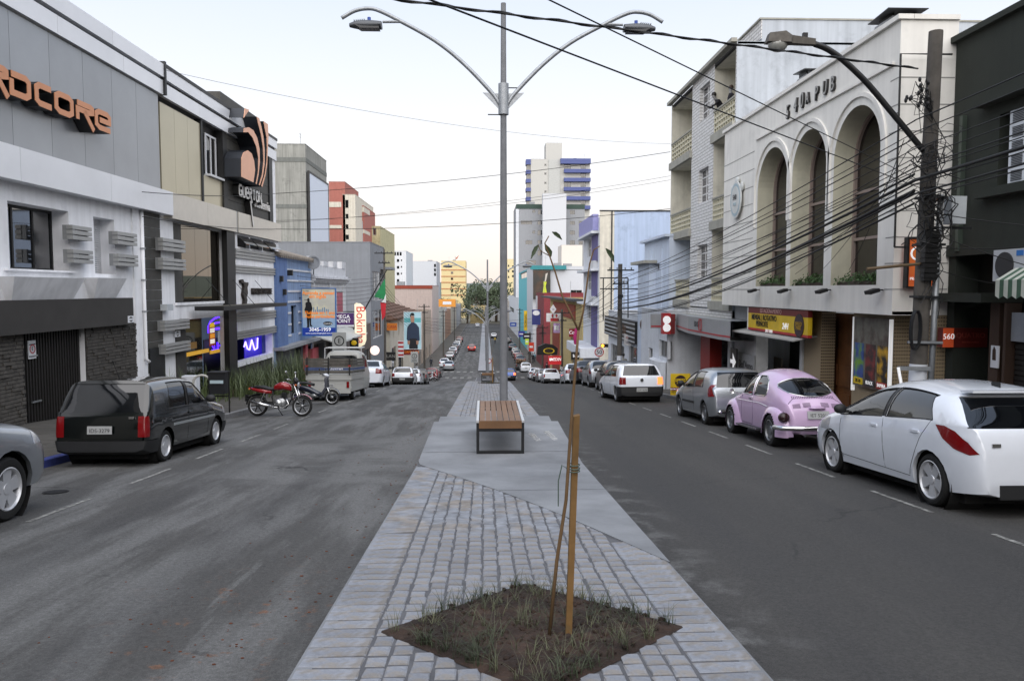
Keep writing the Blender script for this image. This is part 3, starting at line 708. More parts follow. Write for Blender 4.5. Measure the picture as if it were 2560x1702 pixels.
# big mirror window
x0,x1,z0,z1 = G.rect(432,558,551,757); z1 = zc1 - .06
mb = MB(); wallgrid(mb,G.x(407),G.x(577),0,zc1,[(x0,x1 + .1,z0,zc1 - .02),(G.x(455),G.x(562),0.0,zr(455,800))],.25); mb.build('front_wall',GYMWHITE,e)
MIR = M('reflective_glass','#6d675c',.015,.95,var=0)
pw = bx('mirror_window',BLACK,e,x0,x1 + .1,.2,.25,z0,z1); nx_ = 3
bx('pane',PLANK,pw,x0 + .02,x0 + .9,.1,.19,z0 + .02,z1)
for i in range(nx_): a = x0 + .92 + (x1 - x0 - .92) * i / nx_; b = x0 + .92 + (x1 - x0 - .92) * (i + 1) / nx_; bx('pane',MIR,pw,a + .008,b - .008,.12,.14,z0 + .02,z1)
bx('sill',GYMWHITE,pw,x0,x1 + .1,-.06,.2,z0 - .1,z0)
bx('black_pier',BLACK,e,G.x(557),G.x(577),-.22,-.004,0,zc1)
bx('meter_box',M('meter_grey','#aeb4b8',.5),e,G.x(413,.2),G.x(428,.2),-.25,0,zr(415,776),zr(415,760))
# canopy
cx0,cx1,cz = G.x(470),G.x(648),zr(470,770); cn = bx('canopy',M('canopy_sheet','#5d594f',.5,.3),e,cx0,cx1,-1.25,-.23,cz - .02,cz + .05)
bx('edge',BLACK,cn,cx0 - .02,cx1 + .02,-1.29,-1.25,cz - .1,cz + .06); bx('edge',BLACK,cn,cx0 - .03,cx0,-1.25,-.23,cz - .1,cz + .06)
for t in (.15,.5,.85): x = cx0 + (cx1 - cx0) * t; MB().tube([(x,-1.1,cz + .05),(x,-.2,cz + 1.1)],.012,5).build('stay',STEELD,cn)
# entrance
ex0,ex1,ez1 = G.x(455),G.x(562),zr(455,800)
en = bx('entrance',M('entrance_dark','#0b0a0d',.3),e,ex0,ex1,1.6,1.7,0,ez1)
PURP = M('neon_violet','#4a22ff',.4,emit=2.2,var=0)
MB().quad((ex0,.2,0),(ex0 + (ex1 - ex0) * .52,.2,0),(ex0 + (ex1 - ex0) * .52,.2,ez1),(ex0,.2,ez1)).build('door_pane',DARKGLASS,en)
x_,z_ = G.at(520,815); arcs = MB()
def px3(l,off): return [(G.at(a,b,off)[0],-off,G.at(a,b,off)[1]) for a,b in l]
def ZB(pts): return [(380 + a / 6.03,700 + b / 6.03) for a,b in pts]
arcs.tube(px3(ZB([(850,800),(850,700),(880,630),(940,580),(1010,555)]),-.6),.035,6).tube(px3(ZB([(890,700),(930,655),(1000,640),(1045,635)]),-.6),.035,6).tube(px3(ZB([(950,735),(1045,725)]),-.6),.05,6)
arcs.build('neon_arc',PURP,en)
tx,tz = G.at(540,867,-.6); text('neon_word','SUF',.5,PURP,en,(tx,.6,tz),sx=1.2)
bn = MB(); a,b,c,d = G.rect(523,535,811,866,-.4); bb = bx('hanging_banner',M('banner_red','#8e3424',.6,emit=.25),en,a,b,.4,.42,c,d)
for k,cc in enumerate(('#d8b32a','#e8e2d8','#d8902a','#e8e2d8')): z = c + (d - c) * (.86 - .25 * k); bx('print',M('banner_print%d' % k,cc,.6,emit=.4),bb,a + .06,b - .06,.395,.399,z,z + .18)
for p,q in (((463,886),(521,886)),((521,884),(569,870))):
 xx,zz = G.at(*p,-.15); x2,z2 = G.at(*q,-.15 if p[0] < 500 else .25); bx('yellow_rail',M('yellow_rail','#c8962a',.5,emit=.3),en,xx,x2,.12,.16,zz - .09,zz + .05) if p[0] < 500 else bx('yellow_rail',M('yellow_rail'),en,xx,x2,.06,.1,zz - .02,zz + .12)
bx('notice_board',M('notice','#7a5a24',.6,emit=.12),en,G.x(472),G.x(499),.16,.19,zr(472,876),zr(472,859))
bx('column_dark',M('garage_render'),e,G.x(434),G.x(459),-.04,.3,0,zr(434,824))
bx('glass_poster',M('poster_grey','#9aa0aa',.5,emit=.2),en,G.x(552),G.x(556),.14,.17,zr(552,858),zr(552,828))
# right white block with awning windows
bz0 = zr(583,850)
mb = MB(); aw = []
for k in range(3):
 a = G.x(588 + k * 32); aw.append((a,G.x(588 + k * 32 + 30),zr(588,617),zr(588,588)))
x0b = G.x(583); wallgrid(mb,x0b,xE,bz0,zc1,aw,.2,y=-.14); mb.quad((x0b,-.14,bz0),(x0b,.3,bz0),(x0b,.3,zc1),(x0b,-.14,zc1)); mb.quad((xE,-.14,bz0),(xE,-.14,bz0 - .1),(xE,.3,bz0 - .1),(xE,.3,bz0)); mb.quad((x0b,-.14,bz0),(xE,-.14,bz0),(xE,.4,bz0),(x0b,.4,bz0))
mb.build('front_block',GYMWHITE,e)
for a,b,c,d in aw:
 o = bx('awning_window',BLACK,e,a,b,.02,.05,c,d)
 MB().add([(a + .05,-.13,d - .03),(b - .05,-.13,d - .03),(b - .05,-.5,c + .12),(a + .05,-.5,c + .12),(a + .05,-.11,d - .03),(b - .05,-.11,d - .03),(b - .05,-.48,c + .10),(a + .05,-.48,c + .10)],[(0,3,2,1),(4,5,6,7),(3,7,6,2),(0,4,7,3),(1,2,6,5)]).build('pane',SKYGLASS,o)
# figure and lettering
fg = ZB([(1345,0),(1375,-10),(1390,25),(1430,40),(1455,35),(1455,70),(1440,110),(1450,200),(1430,260),(1440,300),(1425,390),(1390,390),(1400,300),(1378,220),(1395,100),(1385,50),(1350,40)])
G.poly('wall_figure',M('bronze_dark','#2a2522',.5,.4),fg,-.26,-.15)
tx,tz = G.at(656,729,.2); text('letters','MENTE&CORPORE',.42,M('bronze_dark'),e,(tx - .05,-.2,tz),depth=.04,sx=.86)
# ground shop with violet backlit panel
mb = MB(); sx0,sx1,sx2 = G.x(583),G.x(672),xE; szt = bz0; szb = zr(590,911)
bx('shop_back',M('entrance_dark'),e,sx0,sx1 + .3,1.3,1.35,0,szt); bx('end_column',GYMWHITE,e,sx1 + .25,xE,-.05,.3,0,szt); bx('shop_sill',GYMWHITE,e,sx0,sx1 + .25,-.1,.2,szb - .12,szb + .1)
bx('plinth',M('garage_render'),e,sx0,sx1 + .25,-.02,.15,0,szb - .12)
vp = bx('violet_panel',M('violet_backlit','#2c1fa8',.4,emit=.35,var=.08),e,G.x(608,-.5),G.x(652,-.5),.5,.53,szb,szt - .05)
nx0,nz0 = G.at(611,867,-.45); MB().tube([(nx0,.46,nz0),(nx0 + .2,.46,nz0 + .22),(nx0 + .45,.46,nz0 - .12),(nx0 + .75,.46,nz0 - .2),(nx0 + 1.1,.46,nz0 + .25),(nx0 + 1.5,.46,nz0 - .25),(nx0 + 1.9,.46,nz0 - .2),(nx0 + 2.0,.46,nz0 + .3)],.035,6).build('neon_squiggle',M('neon_white','#a08cff',.4,emit=2.2,var=0),vp)
# long-leaved planting along the gym
def blades_plant(name,label,cx,cy,rx,ry,n,hgt,seed,group=None):
 rnd = random.Random(seed); z = gz(cy) + .14; t = thing(name,label,'plant',(cx,cy,z),0,group); g = MB()
 for k in range(n):
  x,y = rnd.gauss(0,rx * .5),rnd.gauss(0,ry * .5); a = rnd.uniform(0,6.28); L_ = hgt * rnd.uniform(.6,1.1); ln = rnd.uniform(.15,.8); d = Vector((math.cos(a),math.sin(a),0)); s_ = Vector((-d.y,d.x,0)) * rnd.uniform(.012,.026); o = len(g.v); dz = gz(cy + y) - gz(cy)
  for q in range(5):
   u = q / 4; c = Vector((x,y,dz)) + d * (ln * L_ * u * u) + Vector((0,0,L_ * (u - .35 * ln * u * u))); g.v += [tuple(c - s_ * (1.05 - u)),tuple(c + s_ * (1.05 - u))]
  for q in range(4): g.f.append((o + 2 * q,o + 2 * q + 1,o + 2 * q + 3,o + 2 * q + 2))
 g.build('leaves',M('strap_leaf','#4a5634',.55,var=.4,scale=2.2,rand=.2),t)
 for k in range(4): MB().tube([(rnd.uniform(-.2,.2),rnd.uniform(-.2,.2),-.1),(rnd.uniform(-.2,.2),rnd.uniform(-.2,.2),.25)],.05,6).build('stem',M('stem','#4a4030',.9),t)
wh = ('against the violet window','beside the blue house','in front of the black pier','behind the red motorcycle','next to the litter bin')
for k,(cx,cy,n,h) in enumerate(((-9.6,33.5,420,1.5),(-9.3,37.6,480,2.0),(-9.9,30.0,220,1.3),(-9.0,31.6,420,1.3),(-10.0,26.6,120,1.35))):
 blades_plant('strap_leaf_plant','clump of long dark strap leaves ' + wh[k],cx,cy,1.1,1.8,n,h,k,'strap leaf planting by the gym')
# ================================================================ left side beyond the gym
def fx(X,px): return X * FPX / (px - VPX)     # distance down the street at which a line X = const crosses px
SHUT = M('shutter_grey','#6c6e70',.6,.3,var=.15)
def sign(name,label,X0,X1,Y,z0,z1,mat,th=.14,group=None,frame=None,cat='sign'):
 """a board standing across the street, facing the camera; returns its empty (origin lower left front)"""
 t = thing(name,label,cat,(X0,Y,z0),0,group); w,h = X1 - X0,z1 - z0
 bx('board',mat,t,0,w,0,th,0,h)
 if frame:
  f = .05; MB().box(-f,0,-.03,th + .02,-f,h + f).box(w,w + f,-.03,th + .02,-f,h + f).box(0,w,-.03,th + .02,-f,0).box(0,w,-.03,th + .02,h,h + f).build('frame',frame,t)
 return t,w,h
def psign(name,label,pl,pr,pt,pb,Y,mat,**k):
 a = at(pl,pt,Y); b = at(pr,pb,Y); return sign(name,label,a.x,b.x,Y,b.z,a.z,mat,**k)
def shop_rows(F,w,zg,h,n,mat=None,skip=()):
 """ground-floor openings (x0,x1,z0,z1) for n bays"""
 out = []
 for i in range(n):
  if i in skip: continue
  out.append((w * i / n + .25,w * (i + 1) / n - .25,max(.05,zg),zg + h))
 return out
def rows(x0,x1,n,zs,ww,wh): return [(x0 + (x1 - x0) * (i + .5) / n - ww / 2,x0 + (x1 - x0) * (i + .5) / n + ww / 2,z,z + wh) for z in zs for i in range(n)]
# blue house
BLUE = M('blue_render','#8097ba',.85,var=.14,scale=.9,streak=.25,bump=.15)
YB0,YB1 = fx(-10.5,692),fx(-10.5,783); zb = gz(YB1) - .5
F = Fac('blue_house','blue rendered old house with white string lines beside the gym','building',(-10.5,YB0),R(90),zb); w = YB1 - YB0
zt = F.at(740,649)[1]; zg = F.at(740,858)[1]; wo_ = F.rect(727,741,764,836)
mb = MB(); wallgrid(mb,0,w,zg,zt,[wo_],.3); mb.build('wall',BLUE,F.e); window(F.e,wo_,.25,1,1,BLACK,DARKGLASS)
bx('side_wall',BLUE,F.e,0,.2,.01,9,0,zt); bx('far_wall',BLUE,F.e,w - .2,w,.01,9,0,zt)
bx('corner_pilaster',M('blue_dark','#5c75a3',.85,var=.15,streak=.2),F.e,.0,F.x(712),-.14,0,zg,zt)
for py in (674,701,728,755,783,812,840):
 z = F.at(716,py)[1]
 if z < zg: continue
 xs_ = [(F.x(712),F.x(725)),(F.x(744),w)] if wo_[2] - .1 < z < wo_[3] + .1 else [(F.x(712),w)]
 for a,b in xs_: bx('string_line',M('line_white','#c9ccd2',.7),F.e,a,b,-.05,0,z - .05,z + .05)
SHOPDARK = M('shop_dark','#1c1b1d',.5)
mb = MB(); fr = [(F.x(722),F.x(752),.1,zg - .3),(F.x(768),w - .2,.1,zg - .4)]
wallgrid(mb,0,w,0,zg,fr,.4,y=.05); mb.build('shop_wall',M('shop_grey','#45444a',.8,var=.15),F.e)
for o in fr:
 k = bx('shop_shutter',SHUT,F.e,o[0],o[1],.4,.45,o[2],o[3]); z = o[2]
 while z < o[3] - .12: bx('slat',SHUT,k,o[0],o[1],.37,.4,z + .01,z + .1); z += .12
bx('pink_pier',M('pink_paint','#b5525c',.7,var=.1),F.e,F.x(757),F.x(763),-.1,.3,0,zg); bx('pink_pier',M('pink_paint'),F.e,F.x(774),F.x(789) ,-.12,.3,0,zg - .6)
bx('ledge',M('shop_grey2','#8b8d90',.8),F.e,-.05,w + .1,-.5,.1,zg - .08,zg + .08)
rf = MB()  # tiled eave running back from the street
for i in range(20): x = .3 + i * (w - .8) / 20; rf.tube([(x,-.35,zt + .05),(x,3.0,zt + .95)],.14,6)
tag(rf.build('roof_tiles',M('old_tile','#8a8279',.9,var=.25),F.e),kind='stuff')
bx('roof',M('old_tile'),F.e,.0,w,.05,9,zt - .06,zt)
for k,(px,py) in enumerate(((727,682),(703,697),(711,730))): x,z = F.at(px,py,.2); bx('insulator_bracket',STEELD,F.e,x - .1,x + .1,-.3,0,z - .15,z + .15)
# satellite dish on the blue house
x,z = F.at(784,657,.3); p = Vector((-10.2,YB0 + x,zb + z)); t = thing('satellite_dish','round grey satellite dish on the corner of the blue house','dish',tuple(p))
MB().lathe([(0,.0),(.22,.03),(.42,.12),(.44,.12),(.22,.04),(.001,.012)],18,Matrix.Rotation(R(78),4,'X')).build('reflector',M('dish_grey','#7c8086',.6),t,True); MB().tube([(0,0,-.05),(0,-.1,-.7)],.03,6).build('mast',STEELD,t); MB().tube([(0,0,0),(0,-.4,.1)],.012,5).build('feed_arm',STEELD,t)
# billboard for language lessons
def img_ad(m):
 n,L,b = mnodes(m)
ADB = M('ad_panel','#b4b3a8',.4,emit=.08,var=.12,scale=1.2,col2='#d9d2b0'); ADBLUE = M('ad_blue','#1c3b98',.4,emit=.1); ADY = M('ad_yellow','#e07a10',.4,emit=.3,var=0)
Yb = 44.0; t,w,h = psign('language_school_billboard','blue framed billboard with yellow lettering and a black suited figure',755,839,722,838,Yb,ADB,frame=M('ad_frame','#3e6ba6',.5))
bx('phone_band',ADBLUE,t,0,w,-.006,-.001,0,h * .165)
bx('map_tint',M('ad_tint','#8fa9c4',.4,emit=.08),t,0,w,-.003,-.001,h * .165,h * .38)
def ln(s,x,z,sz,m,sx=1,bold=0): text('lettering',s,sz,m,t,(w * x,-.012,h * z),depth=.003,sx=sx,bold=bold)
ln('Aprenda a pensar',.5,.91,.27,ADY,.94,.004); ln('em inglês',.47,.835,.27,ADY,.94,.004); ln('· Fluência em 1 ano',.5,.485,.25,ADY,.92,.004); ln('· Aulas particulares',.5,.405,.25,ADY,.92,.004)
WL = M('ad_white','#f2f2f2',.4,emit=.2,var=0); ln('3045-1959',.53,.122,.27,WL,1.05,.006); ln('www.outstandingenglish.com.br',.5,.045,.125,WL,.95)
fig = [(.10,.62),(.06,.55),(.08,.50),(.12,.49),(.13,.38),(.14,.20),(.12,.17),(.20,.17),(.21,.36),(.22,.20),(.28,.19),(.30,.20),(.26,.23),(.27,.48),(.28,.50),(.31,.58),(.27,.70),(.22,.725),(.225,.76),(.21,.80),(.17,.80),(.15,.77),(.16,.725),(.10,.70)]
MB().prism([(a * w,b * h) for a,b in fig],-.009,-.002).build('suited_silhouette',BLACK,t)
mb = MB()
for k in range(9): a = .33 + k * .055; hh = random.Random(k).uniform(.04,.12); mb.box(w * a,w * (a + .03),-.006,-.002,h * .5,h * (.5 + hh))
tag(mb.build('skyline_print',M('ad_sky','#5f86ad',.5),t),kind='stuff')
MB().lathe([(.001,0),(.27,0),(.27,.004),(.001,.004)],20,Matrix.Translation((w * .77,-.004,h * .255)) @ Matrix.Scale(.42,4,(0,0,1)) @ Matrix.Rotation(R(90),4,'X')).build('logo_oval',BLACK,t); text('lettering','outstanding',.1,WL,t,(w * .77,-.014,h * .255))
MB().tube([(.2,.07,h * .3),(-.6,.07,h * .3)],.03,6).build('bracket',STEELD,t); MB().tube([(.2,.07,h * .8),(-.6,.07,h * .8)],.03,6).build('bracket',STEELD,t)
# white ornate house
Y0,Y1 = fx(-10.5,785),fx(-10.5,868); zb = gz(Y1) - .5; w = Y1 - Y0
OW = M('ornate_white','#c6c8cc',.85,var=.1,scale=1.3,streak=.2,bump=.2)
F = Fac('ornate_house','white old house with a crenellated parapet and heavy cornice','building',(-10.5,Y0),R(90),zb); zc = F.at(830,706)[1]; zt = F.at(830,668)[1]; zg = F.at(800,838)[1]
ops = [(.8,1.8,zg + .7,zc - .7),(3.4,4.4,zg + .7,zc - .7),(w - 3.4,w - 2.2,zg + .7,zc - .7)]
mb = MB(); wallgrid(mb,0,w,zg,zt,ops,.25); mb.build('wall',OW,F.e)
for o in ops: window(F.e,o,.2,2,2,M('frame_white','#d0d0d0',.6),DARKGLASS)
bx('side_wall',OW,F.e,0,.2,.01,9,0,zt); bx('far_wall',OW,F.e,w - .2,w,.01,9,0,zt); bx('roof',M('old_tile'),F.e,.2,w - .2,.05,9,zc,zc + .2)
for i,(dz,dy) in enumerate(((0,.12),(.14,.25),(.28,.4),(.42,.18))): bx('cornice',OW,F.e,-.06,w + .06,-dy,0,zc - .1 + dz,zc + .03 + dz)
for i in range(7):
 a = w * i / 7
 if i % 2 == 0: bx('merlon',OW,F.e,a,a + w / 7 * .9,-.04,.3,zt,zt + .5 - .1 * (i % 3))
 bx('pilaster',OW,F.e,a + .05,a + .45,-.1,0,zg,zc - .1) if i % 3 == 0 else None
fr = shop_rows(F,w,.1,zg - .6,3); mb = MB(); wallgrid(mb,0,w,0,zg,fr,.5,y=.03); mb.build('shop_wall',M('shop_grey2'),F.e)
for o in fr: bx('shop_opening',SHOPDARK,F.e,o[0],o[1],.45,.5,o[2],o[3])
AW = M('awning_grey','#b8bab6',.8,var=.1)
MB().add([(0,-.02,zg + .1),(w,-.02,zg + .1),(w,-1.6,zg - .35),(0,-1.6,zg - .35),(0,-.02,zg + .05),(w,-.02,zg + .05),(w,-1.6,zg - .45),(0,-1.6,zg - .45)],[(0,3,2,1),(4,5,6,7),(3,7,6,2),(0,4,7,3),(1,2,6,5)]).build('awning',AW,F.e)
t,w_,h_ = psign('optician_sign','violet to crimson gradient sign with serif lettering half hidden by the billboard',836,884,783,812,50,M('optic_violet','#4a2a63',.4,emit=.06,var=.1,scale=.8,col2='#7a1c4a'))
text('lettering','MEGA',.34,WL,t,(w_ * .44,-.01,h_ * .70)); text('lettering','POINT',.34,WL,t,(w_ * .44,-.01,h_ * .32)); bx('under_tray',M('sign_white'),t,0,w_,-.02,.16,-.12,-.002)
t,w_,h_ = psign('pink_fabric_sign','faded pink upright banner on the ornate white house',842,857,731,780,50.5,M('faded_pink','#9a5a66',.7,var=.2),th=.06)
bx('rod',STEELD,t,-.05,w_ + .05,0,.05,h_ + .002,h_ + .04)
# restaurant light box
a = at(886,757,56); b = at(915,867,56); w_,h_ = b.x - a.x,a.z - b.z; t = thing('restaurant_light_box','tall lit cream light box with red vertical lettering','sign',(a.x,56,b.z))
pts = [(w_ * .15,h_),(w_ * .0,h_ * .97),(0,0.02),(w_ * .5,0.0),(w_ * .85,h_ * .05),(w_,h_ * .15),(w_,h_ * .8),(w_ * .8,h_ * .92),(w_ * .45,h_ * .99)]
MB().prism(pts,0,.25).build('light_box',M('lit_cream','#efe6c8',.5,emit=.3,var=0),t); text('lettering','Bokinha',.92,M('bok_red','#c22a2a',.5,emit=.2),t,(w_ * .52,-.01,h_ * .5),(R(90),R(90),0),sx=.92)
MB().tube([(0,.12,h_ * .3),(-1,.12,h_ * .3)],.04,6).tube([(0,.12,h_ * .8),(-1,.12,h_ * .8)],.04,6).build('bracket',STEELD,t)
# flag of green, white and red
Yf = 58; p0 = at(872,845,Yf); p1 = at(966,676,Yf); t = thing('flag','green white and red flag hanging from a long leaning pole','flag',tuple(p0)); d = p1 - p0
MB().tube([(0,0,0),tuple(d)],[.06,.04],8).build('pole',BLACK,t)
for nm,c,zz in (('green_band','#1f7a48',[(935,742),(962,697),(964,735),(960,748)]),('white_band','#cfd2d2',[(960,748),(964,735),(965,758),(951,757)]),('red_band','#b3222e',[(951,755),(965,757),(963,790),(955,801)])):
 m = MB(); pts = [at(x,y,Yf - .05) - p0 for x,y in zz]; m.add([tuple(q) for q in pts] + [(q.x,q.y + .05 + .1 * (i % 2),q.z) for i,q in enumerate(pts)],[(0,1,2,3),(7,6,5,4),(0,4,5,1),(1,5,6,2),(2,6,7,3),(3,7,4,0)]); m.build(nm,M('cloth_' + nm,c,.8,var=.15),t)
# low cafe in front of the grey block
Y0,Y1 = Y1 + .1,fx(-10.5,929); zb = gz(Y1) - .5
z3 = gz(Y0) - zb
slab_building('cafe_building','low dark cafe front with white canopy below the grey block','building',(-10.5,Y0),R(90),zb,Y1 - Y0 - .2,8,z3 + 4.2,M('cafe_wall','#5d544e',.8,var=.15),front=[(.5,4.5,.2,z3 + 2.2),(5.5,Y1 - Y0 - .8,.1,z3 + 2.0)],gm=DARKGLASS)
# grey block
zb = gz(82) - .5; Yg = fx(-10.5,929); wg = fx(-10.5,963) - Yg
GREY = M('grey_render','#7c8086',.85,var=.08,scale=.8,streak=.1); zt = at(929,606,Yg).z - zb; z2 = at(929,690,Yg).z - zb
F = slab_building('grey_block','plain grey rendered block with white framed windows facing the street','building',(-10.5,Yg),R(90),zb,wg,16,zt,GREY,front=[(1.2,wg - 1.5,zt - 5.4,zt - 2.6),(1.2,wg - 1.5,zt - 9.0,zt - 6.3),(.5,wg - .5,.3,3.0)],fm=M('frame_white'),cols=3)
bx('ledge',GREY,F.e,wg - 3,wg + .3,-1.1,0,zt - 2.3,zt - 2.05)
# concrete tower with the blank billboard
CONCW = M('raw_concrete','#92938e',.9,var=.12,scale=.5,streak=.35,bump=.15); Yc = 86.0; Xc = at(763,360,Yc).x; Y2 = fx(Xc,825); zb = gz(90) - .5; zt = at(763,361,Yc).z - zb
F = slab_building('concrete_tower','raw concrete windowless tower with grey floor bands','building',(Xc,Yc),R(90),zb,Y2 - Yc,14,zt,CONCW)
GB = M('band_grey','#6d706d',.9,var=.1,streak=.15)
for py0,py1 in ((394,405),(511,521)):
 a,b = at(763,py1,Yc).z - zb,at(763,py0,Yc).z - zb; bx('floor_band',GB,F.e,-.04,Y2 - Yc + .04,-.04,14,a,b)
bb = Fac('blank_billboard','large blank pale billboard in a black frame on the concrete tower','billboard',(Xc + .25,Yc),R(90),zb)
q = bb.rect(772,823,432,640); bx('sheet',M('billboard_sheet','#c8d2e2',.5,var=.03),bb.e,q[0],q[1],-.05,.1,q[2],q[3]); bx('frame',BLACK,bb.e,q[0] - .25,q[0] - .001,-.1,.12,q[2],q[3] + .2); bx('frame',BLACK,bb.e,q[0],q[1],-.1,.12,q[3] + .001,q[3] + .2); bx('frame',BLACK,bb.e,q[1] + .001,q[1] + .2,-.1,.12,q[2],q[3] + .2)
# red and white stepped flats
def cross_block(name,label,pl,pr,pt,Y,dep,mat,wins=(),group=None,fm=None,gm=None,trim=None):
 a = at(pl,pt,Y); b = at(pr,pt,Y); zb = gz(Y) - .5
 px = lambda r: (at(r[0],r[2],Y).x - a.x,at(r[1],r[2],Y).x - a.x,at(r[0],r[3],Y).z - zb,at(r[0],r[2],Y).z - zb)
 return slab_building(name,label,'building',(a.x,Y),0,zb,b.x - a.x,dep,a.z - zb,mat,front=[px(r) for r in wins],group=group,fm=fm,gm=gm,roof_trim=trim),a,zb
RED = M('red_render','#a5675c',.85,var=.1,streak=.1); CREAM = M('cream_render','#cfcabc',.85,var=.08,streak=.15)
F,a,zb = cross_block('red_flats','red and cream block of flats rising behind the concrete tower',822,862,455,112,12,RED)
for p0,p1 in ((505,518),(563,571)): bx('cream_band',CREAM,F.e,-.05,at(853,500,112).x - a.x,-.05,6,at(830,p1,112).z - zb,at(830,p0,112).z - zb)
F,a,zb = cross_block('cream_flats','narrow cream block of flats with small square windows',856.5,888,487,112.0,18,CREAM,[(863,871,500,520),(864,871,535,547),(864,871,561,572),(864,872,587,599)],fm=STEELD,gm=DARKGLASS)
F,a,zb = cross_block('red_flats','lower red block of flats with a cream crown beside the narrow cream flats',889,909.5,515,118,12,RED); bx('cream_band',CREAM,F.e,-.05,at(909,515,118).x - a.x + .05,-.05,6,at(890,530,118).z - zb,at(890,517,118).z - zb); bx('cream_band',CREAM,F.e,-.05,at(909,515,118).x - a.x + .05,-.05,6,at(890,583,118).z - zb,at(890,574,118).z - zb)
F,a,zb = cross_block('yellowish_block','weathered yellowish windowless block stepping down to the grey block',910,950,566,126,20,M('yellow_weather','#b5b08c',.9,var=.15,streak=.3),[(921,926,568,582),(932,940,570,588)])
F,a,zb = cross_block('grey_white_flats','grey and white flats with a glazed top floor on the left horizon',963,1015,627,190,18,M('flat_white','#cdd0d4',.85,var=.06,streak=.1),[(964 + i * 7,969 + i * 7,630,639) for i in range(6)] + [(992,998,y,y + 7) for y in (648,665,681,698)] + [(1002,1005,y,y + 4) for y in (649,665,682)],fm=STEELD,gm=DARKGLASS)
bx('grey_strip',M('flat_grey','#8c9096',.85),F.e,at(991,640,190).x - a.x,at(999,640,190).x - a.x,-.03,.0,0,.5)
F,a,zb = cross_block('plain_white_block','plain white slab building with few small windows on the left skyline',1021,1091,653,255,20,M('slab_white','#bcc0c6',.85,var=.05),[(1085,1090,y,y + 8) for y in (660,671,682)] + [(1029,1031,y,y + 5) for y in (662,673,684,695)],fm=STEELD,gm=DARKGLASS)
YEL = M('banded_cream','#cbbb8e',.85,var=.06); ORB = M('band_orange','#a6633f',.85)
F,a,zb = cross_block('banded_flats','cream flats with orange floor bands at the far end on the left',1103,1164,652,430,24,YEL,[(1127,1133,y,y + 6) for y in (679,694,709,724)],fm=ORB,gm=DARKGLASS)
for py in (674,690,705,721,737): bx('floor_band',ORB,F.e,-.1,at(1164,650,430).x - a.x + .1,-.15,.0,at(1110,py + 2,430).z - zb,at(1110,py,430).z - zb)
p = at(1138,652,436); t = thing('rooftop_flag','dark orange flag on the roof of the banded flats','flag',tuple(p)); MB().tube([(0,0,0),(0,0,2.6)],.08,6).build('pole',STEELD,t); MB().add([(0,0,1.2),(2.2,.1,3.2),(.9,0,.9),(0,.1,1.2),(2.2,.2,3.2),(.9,.1,.9)],[(0,2,1),(3,4,5),(0,1,4,3),(1,2,5,4),(2,0,3,5)]).build('cloth',M('flag_orange','#a2502a',.8),t)
# pink house with red cornice, tiled house
PINKW = M('pinkish_render','#b9aaa4',.85,var=.08,streak=.12); Yp = fx(-10.5,1080); F,a,zb = cross_block('pinkish_house','pinkish building with a dark red roof edge above the tiled house',960,1080,714,Yp,22,PINKW,trim=M('brick_red','#8a4030',.85))
bx('red_edge',M('brick_red'),F.e,-.1,at(1080,714,Yp).x - a.x + .1,-.1,0,at(1000,722,Yp).z - zb,at(1000,714,Yp).z - zb - .01)
TILE = M('brown_tile','#5d4436',.9,var=.3,scale=2.5); Y0,Y1 = 84,112; zb = gz(Y1) - .5; ze = at(1030,786,100).z - zb; zp = at(989,741,95).z - zb
F = Fac('tiled_house','old cream house with a brown hipped tile roof','building',(-10.3,Y0),R(90),zb); w = Y1 - Y0
ops = rows(1,w - 1,5,[ze - 2.3],1.0,1.6) + [(1.5,6,.3,ze - 3.3),(8,14,.3,ze - 3.3)]
mb = MB(); wallgrid(mb,0,w,0,ze,ops,.2); mb.build('wall',CREAM,F.e); bx('side_wall',CREAM,F.e,0,.2,.01,11,0,ze); [window(F.e,o,.18,2,1,STEELD,DARKGLASS) for o in ops]
MB().add([(-.5,-.9,ze),(w + .5,-.9,ze),(w + .5,11.5,ze),(-.5,11.5,ze),(5,5.2,zp),(w - 5,5.2,zp),(-.5,-.9,ze - .15),(w + .5,-.9,ze - .15),(w + .5,11.5,ze - .15),(-.5,11.5,ze - .15)],[(0,1,5,4),(1,2,5),(2,3,4,5),(3,0,4),(6,9,8,7),(0,6,7,1),(1,7,8,2),(2,8,9,3),(3,9,6,0)]).build('roof',TILE,F.e)
for i in range(9): bx('tile_row',TILE,F.e,-.5 + i * .6,w + .5 - i * .6,-.9 + i * .68 - .04,-.9 + i * .68 + .5,ze + (zp - ze) * i / 9.2 + .02,ze + (zp - ze) * i / 9.2 + .12)
# more street houses further on, both sides hidden one behind the other
for k,(Y0,Y1,h,c,nm) in enumerate(((112.5,128,7,'#8f8a84','grey stone'),(128.5,152,8.5,'#a89a8c','beige'),(178,205,9,'#c2bdb6','off white'),(206,240,7.5,'#9c7a66','clay coloured'),(241,290,10,'#b9b3a6','sand coloured'),(291,350,8,'#a5a8ac','pale grey'))):
 zb = gz(Y1) - .6; hh = h + gz(Y0) - zb
 slab_building('street_house',nm + ' house in the left row down the hill','building',(-10.5,Y0),R(90),zb,Y1 - Y0 - .3,10,hh,M('house%d' % k,c,.85,var=.1,streak=.12),front=rows(.5,Y1 - Y0 - .8,4,[hh - 2.6],1.3,1.5) + rows(.5,Y1 - Y0 - .8,3,[.4],3,2.6),gm=DARKGLASS,group='houses in the left row')
